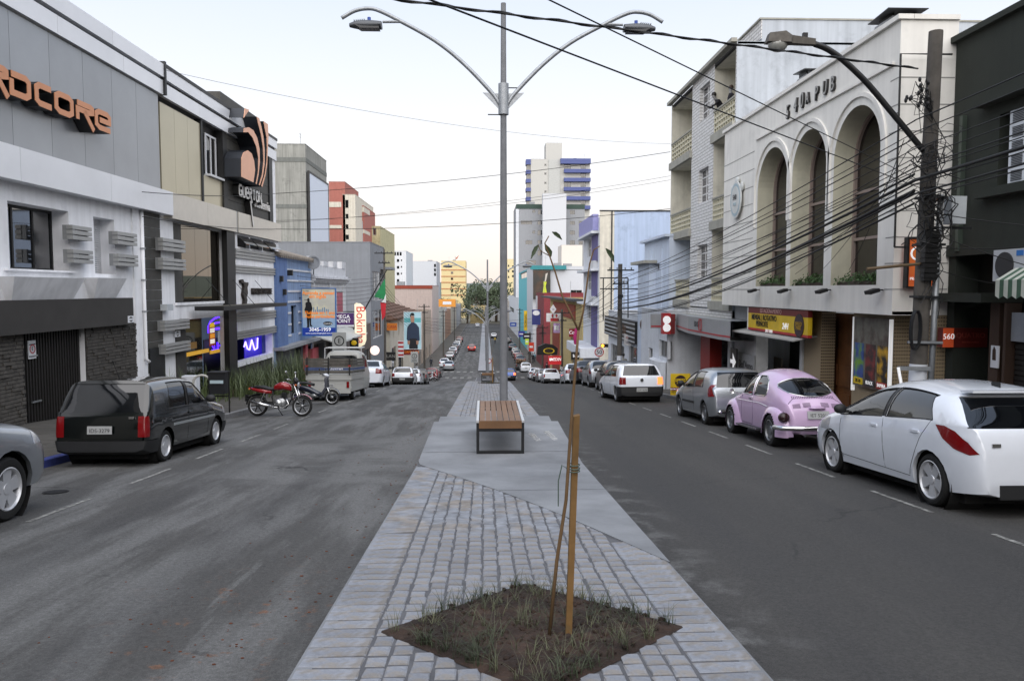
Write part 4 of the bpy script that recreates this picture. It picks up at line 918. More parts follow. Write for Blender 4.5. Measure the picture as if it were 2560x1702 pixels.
# poster of a man in a dark shirt: plain printed figure
t,w,h = psign('clothing_poster','tall poster of a man in dark blue shirt against a pale sea',1010,1053,780,872,80,M('poster_sea','#a9cdd8',.5,emit=.05,var=.12,scale=.9),frame=M('frame_white'))
bx('sea_band',M('poster_teal','#5fb0b4',.5),t,0,w,-.004,-.001,h * .72,h * .84)
DN = M('poster_navy','#26364e',.6); SK = M('poster_skin','#a9806a',.6)
def flat(nm,pts,m,y): MB().prism([(a * w,b * h) for a,b in pts],y,y + .004).build(nm,m,t)
flat('trousers',[(.28,.0),(.80,.0),(.78,.30),(.30,.30)],M('poster_black','#14151c',.6),-.008)
flat('shirt',[(.14,.26),(.30,.18),(.32,.28),(.74,.28),(.78,.16),(.92,.24),(.88,.58),(.72,.68),(.58,.72),(.44,.72),(.30,.66),(.18,.58)],DN,-.014)
flat('face',[(.42,.72),(.58,.72),(.61,.80),(.60,.89),(.40,.90),(.38,.80)],SK,-.019); flat('hair',[(.36,.84),(.36,.94),(.46,.98),(.58,.97),(.62,.92),(.56,.90),(.42,.91)],BLACK,-.024)
for x in (.20,.72): flat('hand',[(x,.12),(x + .12,.12),(x + .14,.22),(x - .02,.22)],SK,-.02)
t,w,h = psign('shop_fascia_sign','dark red fascia sign with gold lettering under the poster',1009,1046,873,887,80.4,M('fascia_red','#7a1f22',.5,emit=.05)); text('lettering','CORPO & CIA',.34,ADY,t,(w / 2,-.01,h / 2),sx=.8)
t,w,h = psign('striped_board','red and white striped board by the parked hatchback',995,1009,852,893,79,M('sign_white'))
for k in range(4): bx('stripe',M('sign_red'),t,0,w,-.005,-.001,h * (.08 + k * .25),h * (.2 + k * .25))
t,w,h = psign('dark_shop_sign','black shop sign with pale letters beside the globe lamp',965,989,880,901,73,BLACK); text('lettering','LAN',.4,M('letter_grey','#8b8b88',.5),t,(w / 2,-.01,h * .5),sx=1.1)
t,w,h = psign('orange_sign','small orange shop sign on the tiled house',967,993,808,826,83.5,M('orange_sign','#c8752a',.5,emit=.05)); text('lettering','CASA',.4,M('sign_red'),t,(w / 2,-.01,h * .5),sx=1)
t,w,h = psign('far_orange_billboard','orange and yellow billboard far down the left side',1096,1139,748,767,188,M('orange_bill','#cf8a34',.5,emit=.06,var=.1)); bx('logo_patch',M('sign_white'),t,w * .25,w * .75,-.02,-.001,h * .3,h * .7)
t,w,h = psign('black_yellow_sign','small black sign with a yellow mascot-less drawing near the parked truck',874,896,845,876,52,BLACK); o = MB().sphere((w * .5,-.02,h * .62),(w * .34,.02,h * .2),10,6).build('yellow_patch',M('sign_yellow','#d8b620',.5),t); t['label'] = 'small black hanging sign with a yellow blob behind the parked truck'
p = at(937,876,66); t = thing('globe_sign','round lit white and pink sign at the dark shops','sign',tuple(p)); MB().lathe([(.001,-.1),(.36,-.1),(.40,-.05),(.40,.05),(.36,.1),(.001,.1)],24,Matrix.Rotation(R(90),4,'X')).build('light_disc',M('lit_pink','#f3d8cc',.4,emit=.6,var=0),t,40); MB().tube([(0,.15,0),(-1.2,.15,.1)],.03,6).build('arm',STEELD,t)
# parking signs
def round_sign(label,px,py,Y,X=None,dia=.5,plate=True,txt='E',ring=BLACK,group='parking signs'):
 p = at(px,py,Y); g0 = gz(Y) + .13; t = thing('parking_sign',label,'sign',(p.x,Y,g0),0,group); h = p.z - g0
 MB().tube([(0,.04,0),(0,.04,h + .4)],.03,8).build('post',GALV,t)
 if plate: bx('plate',M('plate_grey','#9a9d9c',.5,var=.08),t,-.34,.34,-.01,.01,h - .62,h + .42)
 MB().lathe([(dia * .40,0),(dia * .5,0),(dia * .5,.006),(dia * .40,.006)],24,Matrix.Translation((0,-.012,h)) @ Matrix.Rotation(R(90),4,'X')).build('ring',ring,t)
 if not plate: MB().disc((0,-.002,h),(0,1,0),dia * .5,24,.008).build('face',M('sign_white'),t)
 text('symbol',txt,dia * .62,BLACK,t,(0,-.02,h - .01)); 
 for k in range(3 if plate else 0): bx('print',M('print_dark','#3a3c3e',.6),t,-.24,.24,-.014,-.011,h - .36 - k * .09,h - .32 - k * .09)
 return t
round_sign('grey plate with a circled E standing above the flatbed truck',848,852,38)
round_sign('grey plate with a circled E in front of the clothing poster',1036,890,72)
# ================================================================ right side
RZ = R(-90)
# ---- dark green building
GREEN = M('dark_green_render','#252a24',.85,var=.16,scale=.9,streak=.12,bump=.2)
GX,GY0 = 10.0,16.28
F = Fac('green_building','dark green rendered building at the right edge with white louvred shutters','building',(GX,GY0),RZ,gz(17) - .4); w = 9.5
zt = F.at(2388,111)[1]; zl = F.at(2400,735)[1]; zl2 = F.at(2400,628)[1]
wo_ = (F.x(2482),F.x(2482) + 2.3,F.at(2504,462)[1],F.at(2504,285)[1])
mb = MB(); wallgrid(mb,0,w,zl2,zt,[wo_],.3); mb.build('wall',GREEN,F.e); bx('side_wall',GREEN,F.e,0,.25,.01,10,0,zt); bx('near_wall',GREEN,F.e,w - .2,w,.01,10,0,zt); bx('roof',M('roof_felt'),F.e,.3,w - .3,.1,10,zt - .5,zt - .4)
bx('parapet_cap',GREEN,F.e,-.05,w,-.12,.3,zt,zt + .12)
sx0 = F.x(2504); sl = thing('louvred_shutters',None,None); sl.parent = F.e
for k in range(4):
 a = sx0 + k * .5; lf = bx('shutter_leaf',M('shutter_white','#cfd4da',.6,var=.05),sl,a + .01,a + .49,.02,.05,wo_[2],wo_[3])
lv = MB()
for k in range(4):
 a = sx0 + k * .5
 for j in range(5):
  for i in range(7): z = wo_[2] + (wo_[3] - wo_[2]) * (j + .12 + i * .11) / 5; lv.box(a + .1,a + .4,.008,.019,z,z + .016)
tag(lv.build('louvre_slots',M('slot_dark','#4a4d52',.7),sl),kind='stuff')
bx('hood',GREEN,F.e,wo_[0] - .5,w,-.28,0,wo_[3] + .22,wo_[3] + .34); bx('sill',GREEN,F.e,wo_[0] - .4,w,-.22,0,wo_[2] - .22,wo_[2] - .06)
bx('band',GREEN,F.e,0,w,-.06,.0,zl2 - .1,zl2 + .14)
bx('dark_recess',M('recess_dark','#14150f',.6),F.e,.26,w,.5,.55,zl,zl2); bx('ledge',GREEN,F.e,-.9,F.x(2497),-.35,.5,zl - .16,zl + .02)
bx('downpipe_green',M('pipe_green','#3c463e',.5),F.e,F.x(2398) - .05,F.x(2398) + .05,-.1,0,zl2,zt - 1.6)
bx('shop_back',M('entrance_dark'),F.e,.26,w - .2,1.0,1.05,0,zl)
BRN = M('brown_post','#3b2a20',.7,var=.15); p0 = F.x(2466)
for a,b in ((p0,p0 + .28),(F.x(2500),F.x(2500) + .08)): bx('door_post',BRN,F.e,a,b,.1,.4,0,zl - .17)
rs = bx('roller_shutter',M('shutter_dark','#25221f',.6,.2),F.e,F.x(2501) + .1,w - .3,.3,.34,0,zl - .9); z = .1
while z < zl - 1.0: bx('slat',M('shutter_dark'),rs,F.x(2501) + .1,w - .3,.27,.3,z + .008,z + .085); z += .1
bx('transom',M('render_pale','#8f9298',.8),F.e,F.x(2502),w - .3,.2,.33,zl - .9,zl - .35)
q = F.rect(2469,2494,863,918,.0); nb_ = bx('notice',M('sign_white'),F.e,q[0],q[1],.07,.095,q[2],q[3]); MB().prism([(q[0] + .06,q[2] + .15),(q[0] + .16,q[2] + .15),(q[0] + .15,q[2] + .36),(q[0] + .1,q[2] + .42),(q[0] + .06,q[2] + .34)],.062,.069).build('print',BRN,nb_)
# box sign 560
a = at(2358,820,16.0); b = at(2382,868,16.0); t = thing('number_box_sign','orange box sign with white house number 560 over the dark doorway','sign',(a.x,16.0,b.z)); bw,bh = b.x - a.x,a.z - b.z
bx('face',M('sign_orange','#c8512a',.5,emit=.08),t,0,bw,-.02,0,0,bh); bx('box',M('sign_darkred','#5a1712',.5,emit=.04),t,.002,bw - .002,-1.5,-.021,.002,bh - .002) if 0 else bx('box',M('sign_darkred','#5a1712',.5),t,.002,bw + .75,.001,.2,.0,bh)
text('number','560',.17,WL,t,(bw / 2,-.026,bh * .55)); text('lettering','QUATRO',.15,M('dull_red','#8a3a30',.5),t,(bw + .38,-.004,bh * .6)); text('lettering','PROPAGANDA',.055,M('dull_red'),t,(bw + .38,-.004,bh * .25))
# propaganda hanging sign
a = at(2273,598,16.05); b = at(2340,716,16.05); t = thing('orange_hanging_sign','orange upright sign with white lettering half hidden behind the concrete pole','sign',(a.x,16.05,b.z)); w_,h_ = b.x - a.x,a.z - b.z
bx('panel',M('sign_orange2','#c0562a',.5,emit=.12,var=.12,scale=1.2,col2='#c98a2e'),t,0,w_,0,.1,0,h_); MB().box(-.04,0,-.03,.12,-.04,h_ + .04).box(w_,w_ + .04,-.03,.12,-.04,h_ + .04).box(0,w_,-.03,.12,-.04,0).box(0,w_,-.03,.12,h_,h_ + .04).build('frame',BLACK,t)
text('lettering','PROPAGANDA',.085,WL,t,(w_ * .52,-.01,h_ * .16)); text('lettering','Q',.42,WL,t,(w_ * .3,-.01,h_ * .68)); bx('rule',WL,t,w_ * .1,w_ * .7,-.01,-.001,h_ * .48,h_ * .49)
# air conditioner and awning
a = F.rect(2491,2580,626,703,.5); o = thing('air_conditioner','white air conditioner outdoor unit above the striped awning','air conditioner',(GX - .55,GY0 - a[0],F.zb + a[2]),RZ); hh = a[3] - a[2]
bx('case',M('ac_white','#b9bcc0',.5,var=.06),o,0,.82,0,.3,0,hh); MB().lathe([(.001,0),(hh * .42,0),(hh * .42,.02),(.001,.02)],24,Matrix.Translation((.32,-.001,hh * .5)) @ Matrix.Rotation(R(90),4,'X')).build('fan_grille',M('grille','#2c2c2e',.6),o); bx('badge',M('badge_blue','#2a6fb8',.5),o,.62,.8,-.006,-.001,hh * .78,hh * .95); bx('bracket',STEELD,o,.1,.16,0,.55,-.06,-.002); bx('bracket',STEELD,o,.6,.66,0,.55,-.06,-.002)
ax0 = F.x(2488,.9); aw = thing('striped_awning','green and white striped awning with scalloped valance','awning',(GX,GY0 - ax0,F.zb),RZ); za,zbk = F.at(2492,700,.9)[1],F.at(2560,640,.2)[1]; n = 26; sw = .11
for k in range(n):
 a = k * sw; mt_ = M('awn_green','#3f5a48',.8,var=.1) if k % 2 else M('awn_white','#b9bcb2',.8,var=.1)
 MB().add([(a,-.9,za),(a + sw,-.9,za),(a + sw,-.02,zbk + .1),(a,-.02,zbk + .1),(a,-.9,za - .28 - .05 * (k % 2)),(a + sw,-.9,za - .28 - .05 * ((k + 1) % 2))],[(0,1,2,3),(4,5,1,0)]).build('stripe',mt_,aw)
MB().tube([(0,-.88,za - .01),(n * sw,-.88,za - .01)],.015,6).build('front_rail',GALV,aw)
# ---- pub
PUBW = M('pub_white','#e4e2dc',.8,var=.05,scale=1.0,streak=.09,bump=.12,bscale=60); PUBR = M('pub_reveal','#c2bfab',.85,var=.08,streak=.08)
PX,PY = 8.8,28.2
P_ = Fac('pub_building','cream pub with three tall arched windows and raised lettering','building',(PX,PY),RZ,gz(29) - .4); w = PY - 16.3
zlo = P_.at(1990,773)[1]; zt = P_.at(2114,139)[1]; zsl = P_.at(2050,714)[1]; zar = P_.at(2147,264)[1]
arch = [(P_.x(1889),P_.x(1963)),(P_.x(1974),P_.x(2057)),(P_.x(2076),P_.x(2190))]
DP = .6
mb = MB(); rv = MB(); xs = [0]
def arc(a,b,n=22):
 c,r = (a + b) / 2,(b - a) / 2; return [(c - r * math.cos(math.pi * i / n),zar - r + r * math.sin(math.pi * i / n)) for i in range(n + 1)]
cur = 0
for a,b in arch:
 mb.quad((cur,0,zsl),(a,0,zsl),(a,0,zt),(cur,0,zt)); pts = arc(a,b)
 for (x0,z0),(x1,z1) in zip(pts[:-1],pts[1:]): mb.quad((x0,0,z0),(x1,0,z1),(x1,0,zt),(x0,0,zt))
 path = [(a,zsl)] + pts + [(b,zsl)]
 r1 = MB()
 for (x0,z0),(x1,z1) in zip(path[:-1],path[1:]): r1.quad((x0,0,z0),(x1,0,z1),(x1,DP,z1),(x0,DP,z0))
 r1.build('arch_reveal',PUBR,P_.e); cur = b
mb.quad((cur,0,zsl),(w,0,zsl),(w,0,zt),(cur,0,zt)); mb.quad((0,0,zlo),(w,0,zlo),(w,0,zsl),(0,0,zsl)); mb.quad((w,0,zlo),(w,1.25,zlo),(w,1.25,zt),(w,0,zt))
mb.quad((0,9,zlo),(0,0,zlo),(0,0,zt),(0,9,zt)); mb.build('wall',PUBW,P_.e)
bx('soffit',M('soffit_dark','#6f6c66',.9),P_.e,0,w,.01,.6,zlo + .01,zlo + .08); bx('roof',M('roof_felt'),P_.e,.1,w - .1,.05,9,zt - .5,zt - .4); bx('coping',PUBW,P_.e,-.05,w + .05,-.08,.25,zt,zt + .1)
bx('near_parapet',PUBW,P_.e,w - .2,w + .05,.26,1.25,zt,zt + .1)
FRM = M('window_frame_buff','#8f8078',.6,var=.08); PUBG = M('pub_glass','#15110f',.08,var=.1,spec=.8)
for a,b in arch:
 pts = arc(a,b); wn_ = MB(); path = [(a,zsl)] + pts + [(b,zsl)]; stroke3(wn_,path,.16,DP - .09,DP - .01); xm = a + (b - a) * .62
 c,r = (a + b) / 2,(b - a) / 2; ztop = zar - r + math.sqrt(max(0,r * r - (xm - c) ** 2)); wn_.box(xm - .05,xm + .05,DP - .08,DP - .02,zsl,ztop - .5); z = zsl + 1.15
 stroke3(wn_,[(xm,ztop - .5),(xm + .12,ztop - .25),(b - .2,ztop - .15)],.09,DP - .08,DP - .02)
 while z < zar - r + .2: wn_.box(a + .08,b - .08,DP - .075,DP - .025,z - .035,z + .035); z += 1.15
 fr_ = wn_.build('arched_window',FRM,P_.e); MB().prism(path,DP - .02,DP + .04).build('pane',PUBG,fr_)
 rg = MB(); k = r + .24; stroke3(rg,[(c - k,zsl + 1.9)] + [(c - k * math.cos(math.pi * i / 20),zar - r + k * math.sin(math.pi * i / 20)) for i in range(21)] + [(c + k,zsl + 1.9)],.10,-.05,0); rg.build('arch_moulding',PUBW,P_.e)
 # planter greenery
 lf = MB(); rnd = random.Random(int(a * 100))
 for q in range(520):
  x = rnd.uniform(a + .05,b - .05); y = rnd.uniform(.04,.5); z = zsl + rnd.uniform(0,.16) + .20 * math.sin(math.pi * (x - a) / (b - a)) * rnd.random(); s_ = rnd.uniform(.025,.055); d = Vector((rnd.gauss(0,1),rnd.gauss(0,1),rnd.gauss(0,1))).normalized(); u = d.orthogonal().normalized() * s_; v = d.cross(u)
  lf.quad((x - u.x,y - u.y,z - u.z),(x + v.x * .5,y + v.y * .5,z + v.z * .5),(x + u.x,y + u.y,z + u.z),(x - v.x * .5,y - v.y * .5,z - v.z * .5))
 pl_ = thing('window_planting','green bushy plants filling the sill of the ' + ('far','middle','near')[arch.index((a,b))] + ' arched pub window','plant',(PX,PY,P_.zb),RZ,'plants in the pub arches')
 lf.build('leaves',M('sill_leaf','#3f5a30',.6,var=.45,scale=5),pl_); bx('trough',M('trough','#4a4038',.9),pl_,a + .1,b - .1,.12,.5,zsl + .002,zsl + .09)
# mouldings, grooves, floodlights
hz = zar + .48; bx('string_course',PUBW,P_.e,arch[0][0] - .15,arch[2][1] + .5,-.06,0,hz,hz + .07)
for k in range(9):
 z = zlo + .55 + k * .56
 for a,b in ((.02,arch[0][0] - .35),(arch[2][1] + .35,w + .0)):
  if z < zar + .3: bx('groove_line',M('pub_line','#8f8f8b',.9),P_.e,a,b,-.006,.0,z,z + .022)
 bx('groove_line',M('pub_line'),P_.e,w,w + .006,.0,1.2,z,z + .022)
for px in (1880,1956,2053,2180):
 x,z = P_.at(px,723,.25); o = thing('floodlight','small black floodlight clamped below the ' + {1880: 'blank pier left of the arches',1956: 'far arch of the pub',2053: 'middle arch of the pub',2180: 'near arch of the pub'}[px],'lamp',(PX - .02,PY - x,P_.zb + z),RZ,'floodlights on the pub'); bx('head',BLACK,o,-.14,.14,-.34,-.12,-.02,.06,rot=(.3,0,0)); bx('arm',BLACK,o,-.02,.02,-.14,.02,-.03,.0)
x,z = P_.at(2025,240,.05)
for s,px,py,sz in (('5',1966,283,.55),('4',1986,266,.55),('0',2002,254,.6),('A',2016,247,.42),('P',2038,236,.52),('U',2059,222,.52),('B',2078,212,.52)):
 x,z = P_.at(px,py,.08); lo_ = text('letter',s,sz,M('pub_letter_shadow','#2e2d2c',.6),P_.e,(x,-.03,z),depth=.03,sx=.72,shear=.12,bold=.004); text('letter_face',s,sz,M('pub_letter','#9a9a98',.5),lo_,(-.012,.012,.034),(0,0,0),depth=.004,sx=.72,shear=.12)  # dark copy behind the shifted face paints shadow along the letter edges
x,z = P_.at(1841,500,.08); cr = thing('shield_crest','pale blue round crest with ornate scrolls on the pub wall','sign',(PX,PY - x,P_.zb + z),RZ); SHB = M('crest_blue','#9fb4bd',.6,var=.06)
def disk(r,rz_,y,m,nm): MB().lathe([(.001,0),(r,0),(r,.04),(.001,.04)],28,Matrix.Translation((0,y,0)) @ Matrix.Scale(rz_,4,(0,0,1)) @ Matrix.Rotation(R(90),4,'X')).build(nm,m,cr)
disk(.56,1.12,-.08,M('crest_white','#c9ccca',.6),'rim'); disk(.50,1.12,-.085,SHB,'ring'); disk(.42,1.12,-.09,M('crest_white'),'field'); text('numeral','540',.26,STEELD,cr,(0,-.15,.08)); text('lettering','PUB',.16,SHB,cr,(0,-.15,-.15))
for q in (-.5,.5): MB().sphere((q,-.06,.4),(.14,.05,.16),8,6).build('scroll',M('crest_white'),cr,True)
MB().sphere((0,-.06,.66),(.2,.05,.13),8,6).build('crown',M('crest_white'),cr,True)
# black tube frame on the return wall
p = at(2252,135,16.15); q = at(2252,618,16.15); t = thing('black_tube_frame','tall empty black tube frame on the pub return wall behind the pole','frame',(p.x,16.15,q.z)); L_ = p.z - q.z
MB().tube([(0,0,0),(0,0,L_),(1.1,0,L_)],.022,6).build('tube',BLACK,t); MB().tube([(0,0,0),(.35,0,0)],.022,6).build('foot_tube',BLACK,t); MB().tube([(0,0,L_ * .7),(0,.16,L_ * .7)],.015,6).build('lug',BLACK,t)
# kitchen chimneys
def chimney(label,px0,px1,pyb,pyt,Y,dx):
 a = at(px0,pyb,Y); b = at(px1,pyt,Y); t = thing('kitchen_chimney',label,'chimney',(a.x,Y,a.z)); w_,h_ = b.x - a.x,b.z - a.z
 bx('stack',M('stack_white','#a9abae',.8,var=.15,streak=.2),t,w_ * .26,w_ * .84,.2,1.0,-.9,h_ * .48)
 for x in (.32,.78): bx('post',STEELD,t,w_ * x - .02,w_ * x + .02,.3,.9,h_ * .48,h_ * .8)
 MB().add([(0,-.15,h_ * .55),(w_ * .8,-.15,h_ * .55),(w_,1.3,h_ * .95),(w_ * .25,1.3,h_ * .95),(0,-.15,h_ * .6),(w_ * .8,-.15,h_ * .6),(w_,1.3,h_),(w_ * .25,1.3,h_)],[(0,3,2,1),(4,5,6,7),(0,1,5,4),(1,2,6,5),(2,3,7,6),(3,0,4,7)]).build('hood',BLACK,t)
chimney('square white chimney with a wide black metal hood on the pub corner',2211,2338,50,11,16.8,0); chimney('small dark roof vent with flat hood above the pub lettering',2006,2074,200,158,24.5,0)
# ground floor of the pub, set back
TILEP = M('lattice_tile','#9a8668',.6,var=.15,scale=3)
n_,L_n,b_ = mnodes(TILEP); tcn = n_.new('ShaderNodeTexCoord'); mp = n_.new('ShaderNodeMapping'); mp.inputs['Rotation'].default_value = (0,R(45),0); L_n.new(tcn.outputs['Object'],mp.inputs[0])
vo = n_.new('ShaderNodeTexVoronoi'); vo.distance = 'CHEBYCHEV'; vo.inputs['Scale'].default_value = 17.0; vo.inputs['Randomness'].default_value = 0; L_n.new(mp.outputs[0],vo.inputs['Vector'])
mr = n_.new('ShaderNodeMapRange'); mr.inputs[1].default_value = .30; mr.inputs[2].default_value = .36; L_n.new(vo.outputs[0],mr.inputs[0])
mm = n_.new('ShaderNodeMixRGB'); L_n.new(mr.outputs[0],mm.inputs[0]); mm.inputs[1].default_value = (.035,.026,.018,1); mm.inputs[2].default_value = (.30,.235,.15,1); L_n.new(mm.outputs[0],b_.inputs['Base Color'])
GF = .5
def gbox(nm,m,pl,pr,y0,y1,z0=0,z1=None,par=None): return bx(nm,m,par or P_.e,P_.x(pl,-y0),P_.x(pr,-y0),y0,y1,z0,z1 if z1 is not None else zlo)
gbox('tile_pier',TILEP,2010,2056,GF,GF + .4); gbox('tile_wall',TILEP,2136,2238,GF,GF + .4); bx('tile_return',TILEP,P_.e,w - .28,w - .02,GF + .401,1.25,0,zlo)
WOOD = M('door_wood','#6b4426',.55,var=.3,scale=2.2,streak=.3)
dr = gbox('pub_door',WOOD,2062,2140,GF + .55,GF + .6,0,zlo - .1)
x0,x1 = P_.x(2062,-GF - .5),P_.x(2140,-GF - .5)
for k in range(3):
 for j in range(2): a = x0 + .22 + j * (x1 - x0 - .3) / 2; bx('door_panel',WOOD,dr,a,a + (x1 - x0) / 2 - .3,GF + .51,GF + .549,.45 + k * .75,1.02 + k * .75)
bx('door_frame',WOOD,dr,x0,x0 + .16,GF + .42,GF + .549,0,zlo - .1)
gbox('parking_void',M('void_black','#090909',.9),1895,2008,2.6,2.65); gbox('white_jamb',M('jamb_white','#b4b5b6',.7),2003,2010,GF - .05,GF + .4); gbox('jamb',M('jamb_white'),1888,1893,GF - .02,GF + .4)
gb = gbox('inner_banner',M('banner_dark','#3a352c',.7),1910,1958,2.0,2.04,.7,2.1); text('lettering','3317.1010',.2,M('dull_yellow','#a8862a',.6),gb,((P_.x(1910,-2) + P_.x(1958,-2)) / 2,1.99,.85))
MB().add([(P_.x(1846),-.2,zlo - .9),(P_.x(2002),-.2,zlo - .9),(P_.x(2002),.6,zlo - .75),(P_.x(1846),.6,zlo - .75),(P_.x(1846),-.2,zlo - .86),(P_.x(2002),-.2,zlo - .86),(P_.x(2002),.6,zlo - .71),(P_.x(1846),.6,zlo - .71)],[(0,3,2,1),(4,5,6,7),(0,1,5,4),(1,2,6,5),(3,0,4,7),(2,3,7,6)]).build('door_canopy',M('canopy_pale','#a5a5a3',.7,var=.12),P_.e)
da = gbox('shop_front',M('shop_pale','#a9abad',.7,var=.1),1822,1888,GF,GF + .2); 
for k in range(16): a = P_.x(1824,-GF) + k * .16; bx('grille_bar',M('grille_white','#b9babc',.6),da,a,a + .06,GF - .05,GF - .002,0,1.5)
bx('name_board',M('board_grey','#8c8e90',.6),da,P_.x(1826,-GF + .1),P_.x(1888,-GF + .1),GF - .1,GF - .051,1.62,2.35); text('lettering',"Dell'Anno",.36,M('print_dark'),da,(P_.x(1868,-GF + .1),GF - .11,1.95))
ar = gbox('arrow_board',BLACK,1829,1844,GF - .35,GF - .3,1.55,2.5,da); ax,az = (P_.x(1829,-.15) + P_.x(1844,-.15)) / 2,2.02; MB().prism([(ax - .3,az + .07),(ax - .05,az + .07),(ax - .05,az + .3),(ax + .3,az),(ax - .05,az - .3),(ax - .05,az - .07),(ax - .3,az - .07)],GF - .36,GF - .351).build('arrow',WL,ar)
# parking sign
x0,x1,z0,z1 = P_.rect(1864,2013,771,823,.05); z1 = zlo - .02; t = thing('parking_fascia_sign','long yellow and red sign for the car park below the pub','sign',(PX + .05,PY - x0,P_.zb + z0),RZ); w_,h_ = x1 - x0,z1 - z0
bx('board',M('sign_yellow'),t,0,w_,0,.12,h_ * .1,h_ * .74); bx('red_band',M('sign_maroon','#6e1a1c',.5),t,0,w_,-.002,.12,h_ * .741,h_); bx('red_foot',M('sign_red'),t,0,w_,-.002,.12,0,h_ * .099); bx('end_cap',M('sign_white'),t,-.05,-.001,-.02,.13,0,h_)
text('lettering','ESTACIONAMENTO',.2,M('pale_pink','#c9a09a',.5),t,(w_ * .42,-.01,h_ * .87)); text('lettering','MENSAL | ROTATIVO',.24,BLACK,t,(w_ * .3,-.01,h_ * .57),sx=.95,bold=.004); text('lettering','PERNOITE',.24,BLACK,t,(w_ * .27,-.01,h_ * .3),sx=.95,bold=.004); text('lettering','24H',.26,WL,t,(w_ * .67,-.012,h_ * .32),shear=.2,bold=.004); text('lettering','3317-1010',.14,WL,t,(w_ * .4,-.012,h_ * .045))
MB().disc((w_ * .88,-.02,h_ * .42),(0,1,0),.33,24,.018).build('emblem',M('emblem_plum','#2a1420',.5),t); text('lettering','SPEED',.17,M('dull_yellow'),t,(w_ * .88,-.03,h_ * .47)); text('lettering','PARK',.15,M('dull_yellow'),t,(w_ * .88,-.03,h_ * .32))
# event poster stand
x0,x1,z0,z1 = P_.rect(2136,2228,792,905,-GF + .12); z0 = zlo - 1.95; t = thing('event_poster_frame','white framed panel with three event posters on the pub tile wall','poster',(PX + GF - .12,PY - x0,P_.zb + z0),RZ); w_,h_ = x1 - x0,zlo - .12 - z0
bx('panel',M('poster_back','#6c6a60',.5,var=.3,scale=4,col2='#4a3a34'),t,0,w_,0,.04,.15,h_); bx('rail',WL,t,-.04,.0,-.02,.06,0,h_); bx('rail',WL,t,w_,w_ + .04,-.02,.06,0,h_)
for k,(c1,c2) in enumerate((('#2a4a8c','#6a9a2a'),('#2a1e20','#7a2a2a'),('#1c1a1e','#c89a1c'))):
 a = w_ * (.04 + k * .33); pp = bx('poster',M('ev%d' % k,c1,.4,var=.3,scale=5,col2=c2),t,a,a + w_ * .27,-.008,-.001,.2,h_ * .66); bx('footer',M('evf%d' % k,('#d8b81c','#3a3c40','#a83a34')[k],.5),pp,a,a + w_ * .27,-.014,-.009,.2,.36); text('lettering',('20.10','ROCK','SAMBA')[k],.12,WL if k else BLACK,pp,(a + w_ * .135,-.018,.28))
# ---- brick flats
BRK = M('white_brick','#c3c3c1',.8,var=.06,streak=.1); n_,L_n,b_ = mnodes(BRK); tcn = n_.new('ShaderNodeTexCoord'); wv = n_.new('ShaderNodeTexBrick'); wv.inputs['Scale'].default_value = 1; wv.inputs['Brick Width'].default_value = .5; wv.inputs['Row Height'].default_value = .13; wv.inputs['Mortar Size'].default_value = .012; wv.inputs['Mortar Smooth'].default_value = .3
mp = n_.new('ShaderNodeMapping'); mp.inputs['Rotation'].default_value = (R(-90),0,0); L_n.new(tcn.outputs['Object'],mp.inputs[0]); L_n.new(mp.outputs[0],wv.inputs['Vector'])
wv.inputs['Color1'].default_value = (.68,.68,.68,1); wv.inputs['Color2'].default_value = (.62,.62,.61,1); wv.inputs['Mortar'].default_value = (.2,.195,.19,1); L_n.new(wv.outputs[0],b_.inputs['Base Color']); bp = n_.new('ShaderNodeBump'); bp.inputs['Distance'].default_value = .02; bp.inputs['Strength'].default_value = .6; L_n.new(wv.outputs['Fac'],bp.inputs['Height']); bp.invert = True; L_n.new(bp.outputs[0],b_.inputs['Normal'])
BUFF = M('balcony_buff','#cdcabd',.85,var=.08,streak=.15); SIDEW = M('flank_bluegrey','#b3bac2',.85,var=.06,scale=.6,streak=.18)
AX,AY = 9.2,38.0
A = Fac('brick_flats','white brick block of flats with buff balconies and pierced railings','building',(AX,AY),RZ,gz(39) - .4); w = AY - 28.22
zt = A.at(1778,167)[1]; fl = [A.at(1778,343)[1],A.at(1778,556)[1],A.at(1778,752)[1]]; x1,x2 = A.x(1724),A.x(1778)
bays = [(0.124,x1 - .003),(x2 + .003,w - .124)]; fz = [(fl[0],zt - .25),(fl[1],fl[0] - .35),(fl[2],fl[1] - .35)]
ops = [(a,b,z0 + .02,z1) for a,b in bays for z0,z1 in fz]; wops = []
for z0,z1 in fz: a = A.x(1742); wops.append((a,A.x(1766),z0 + .95,z0 + 2.35))
mb = MB(); wallgrid(mb,x1,x2,fl[2] - .28,zt,wops,.22); mb.build('wall',BRK,A.e)
for o in wops:
 wd = window(A.e,o,.2,2,4,M('frame_white'),SKYGLASS,.05)
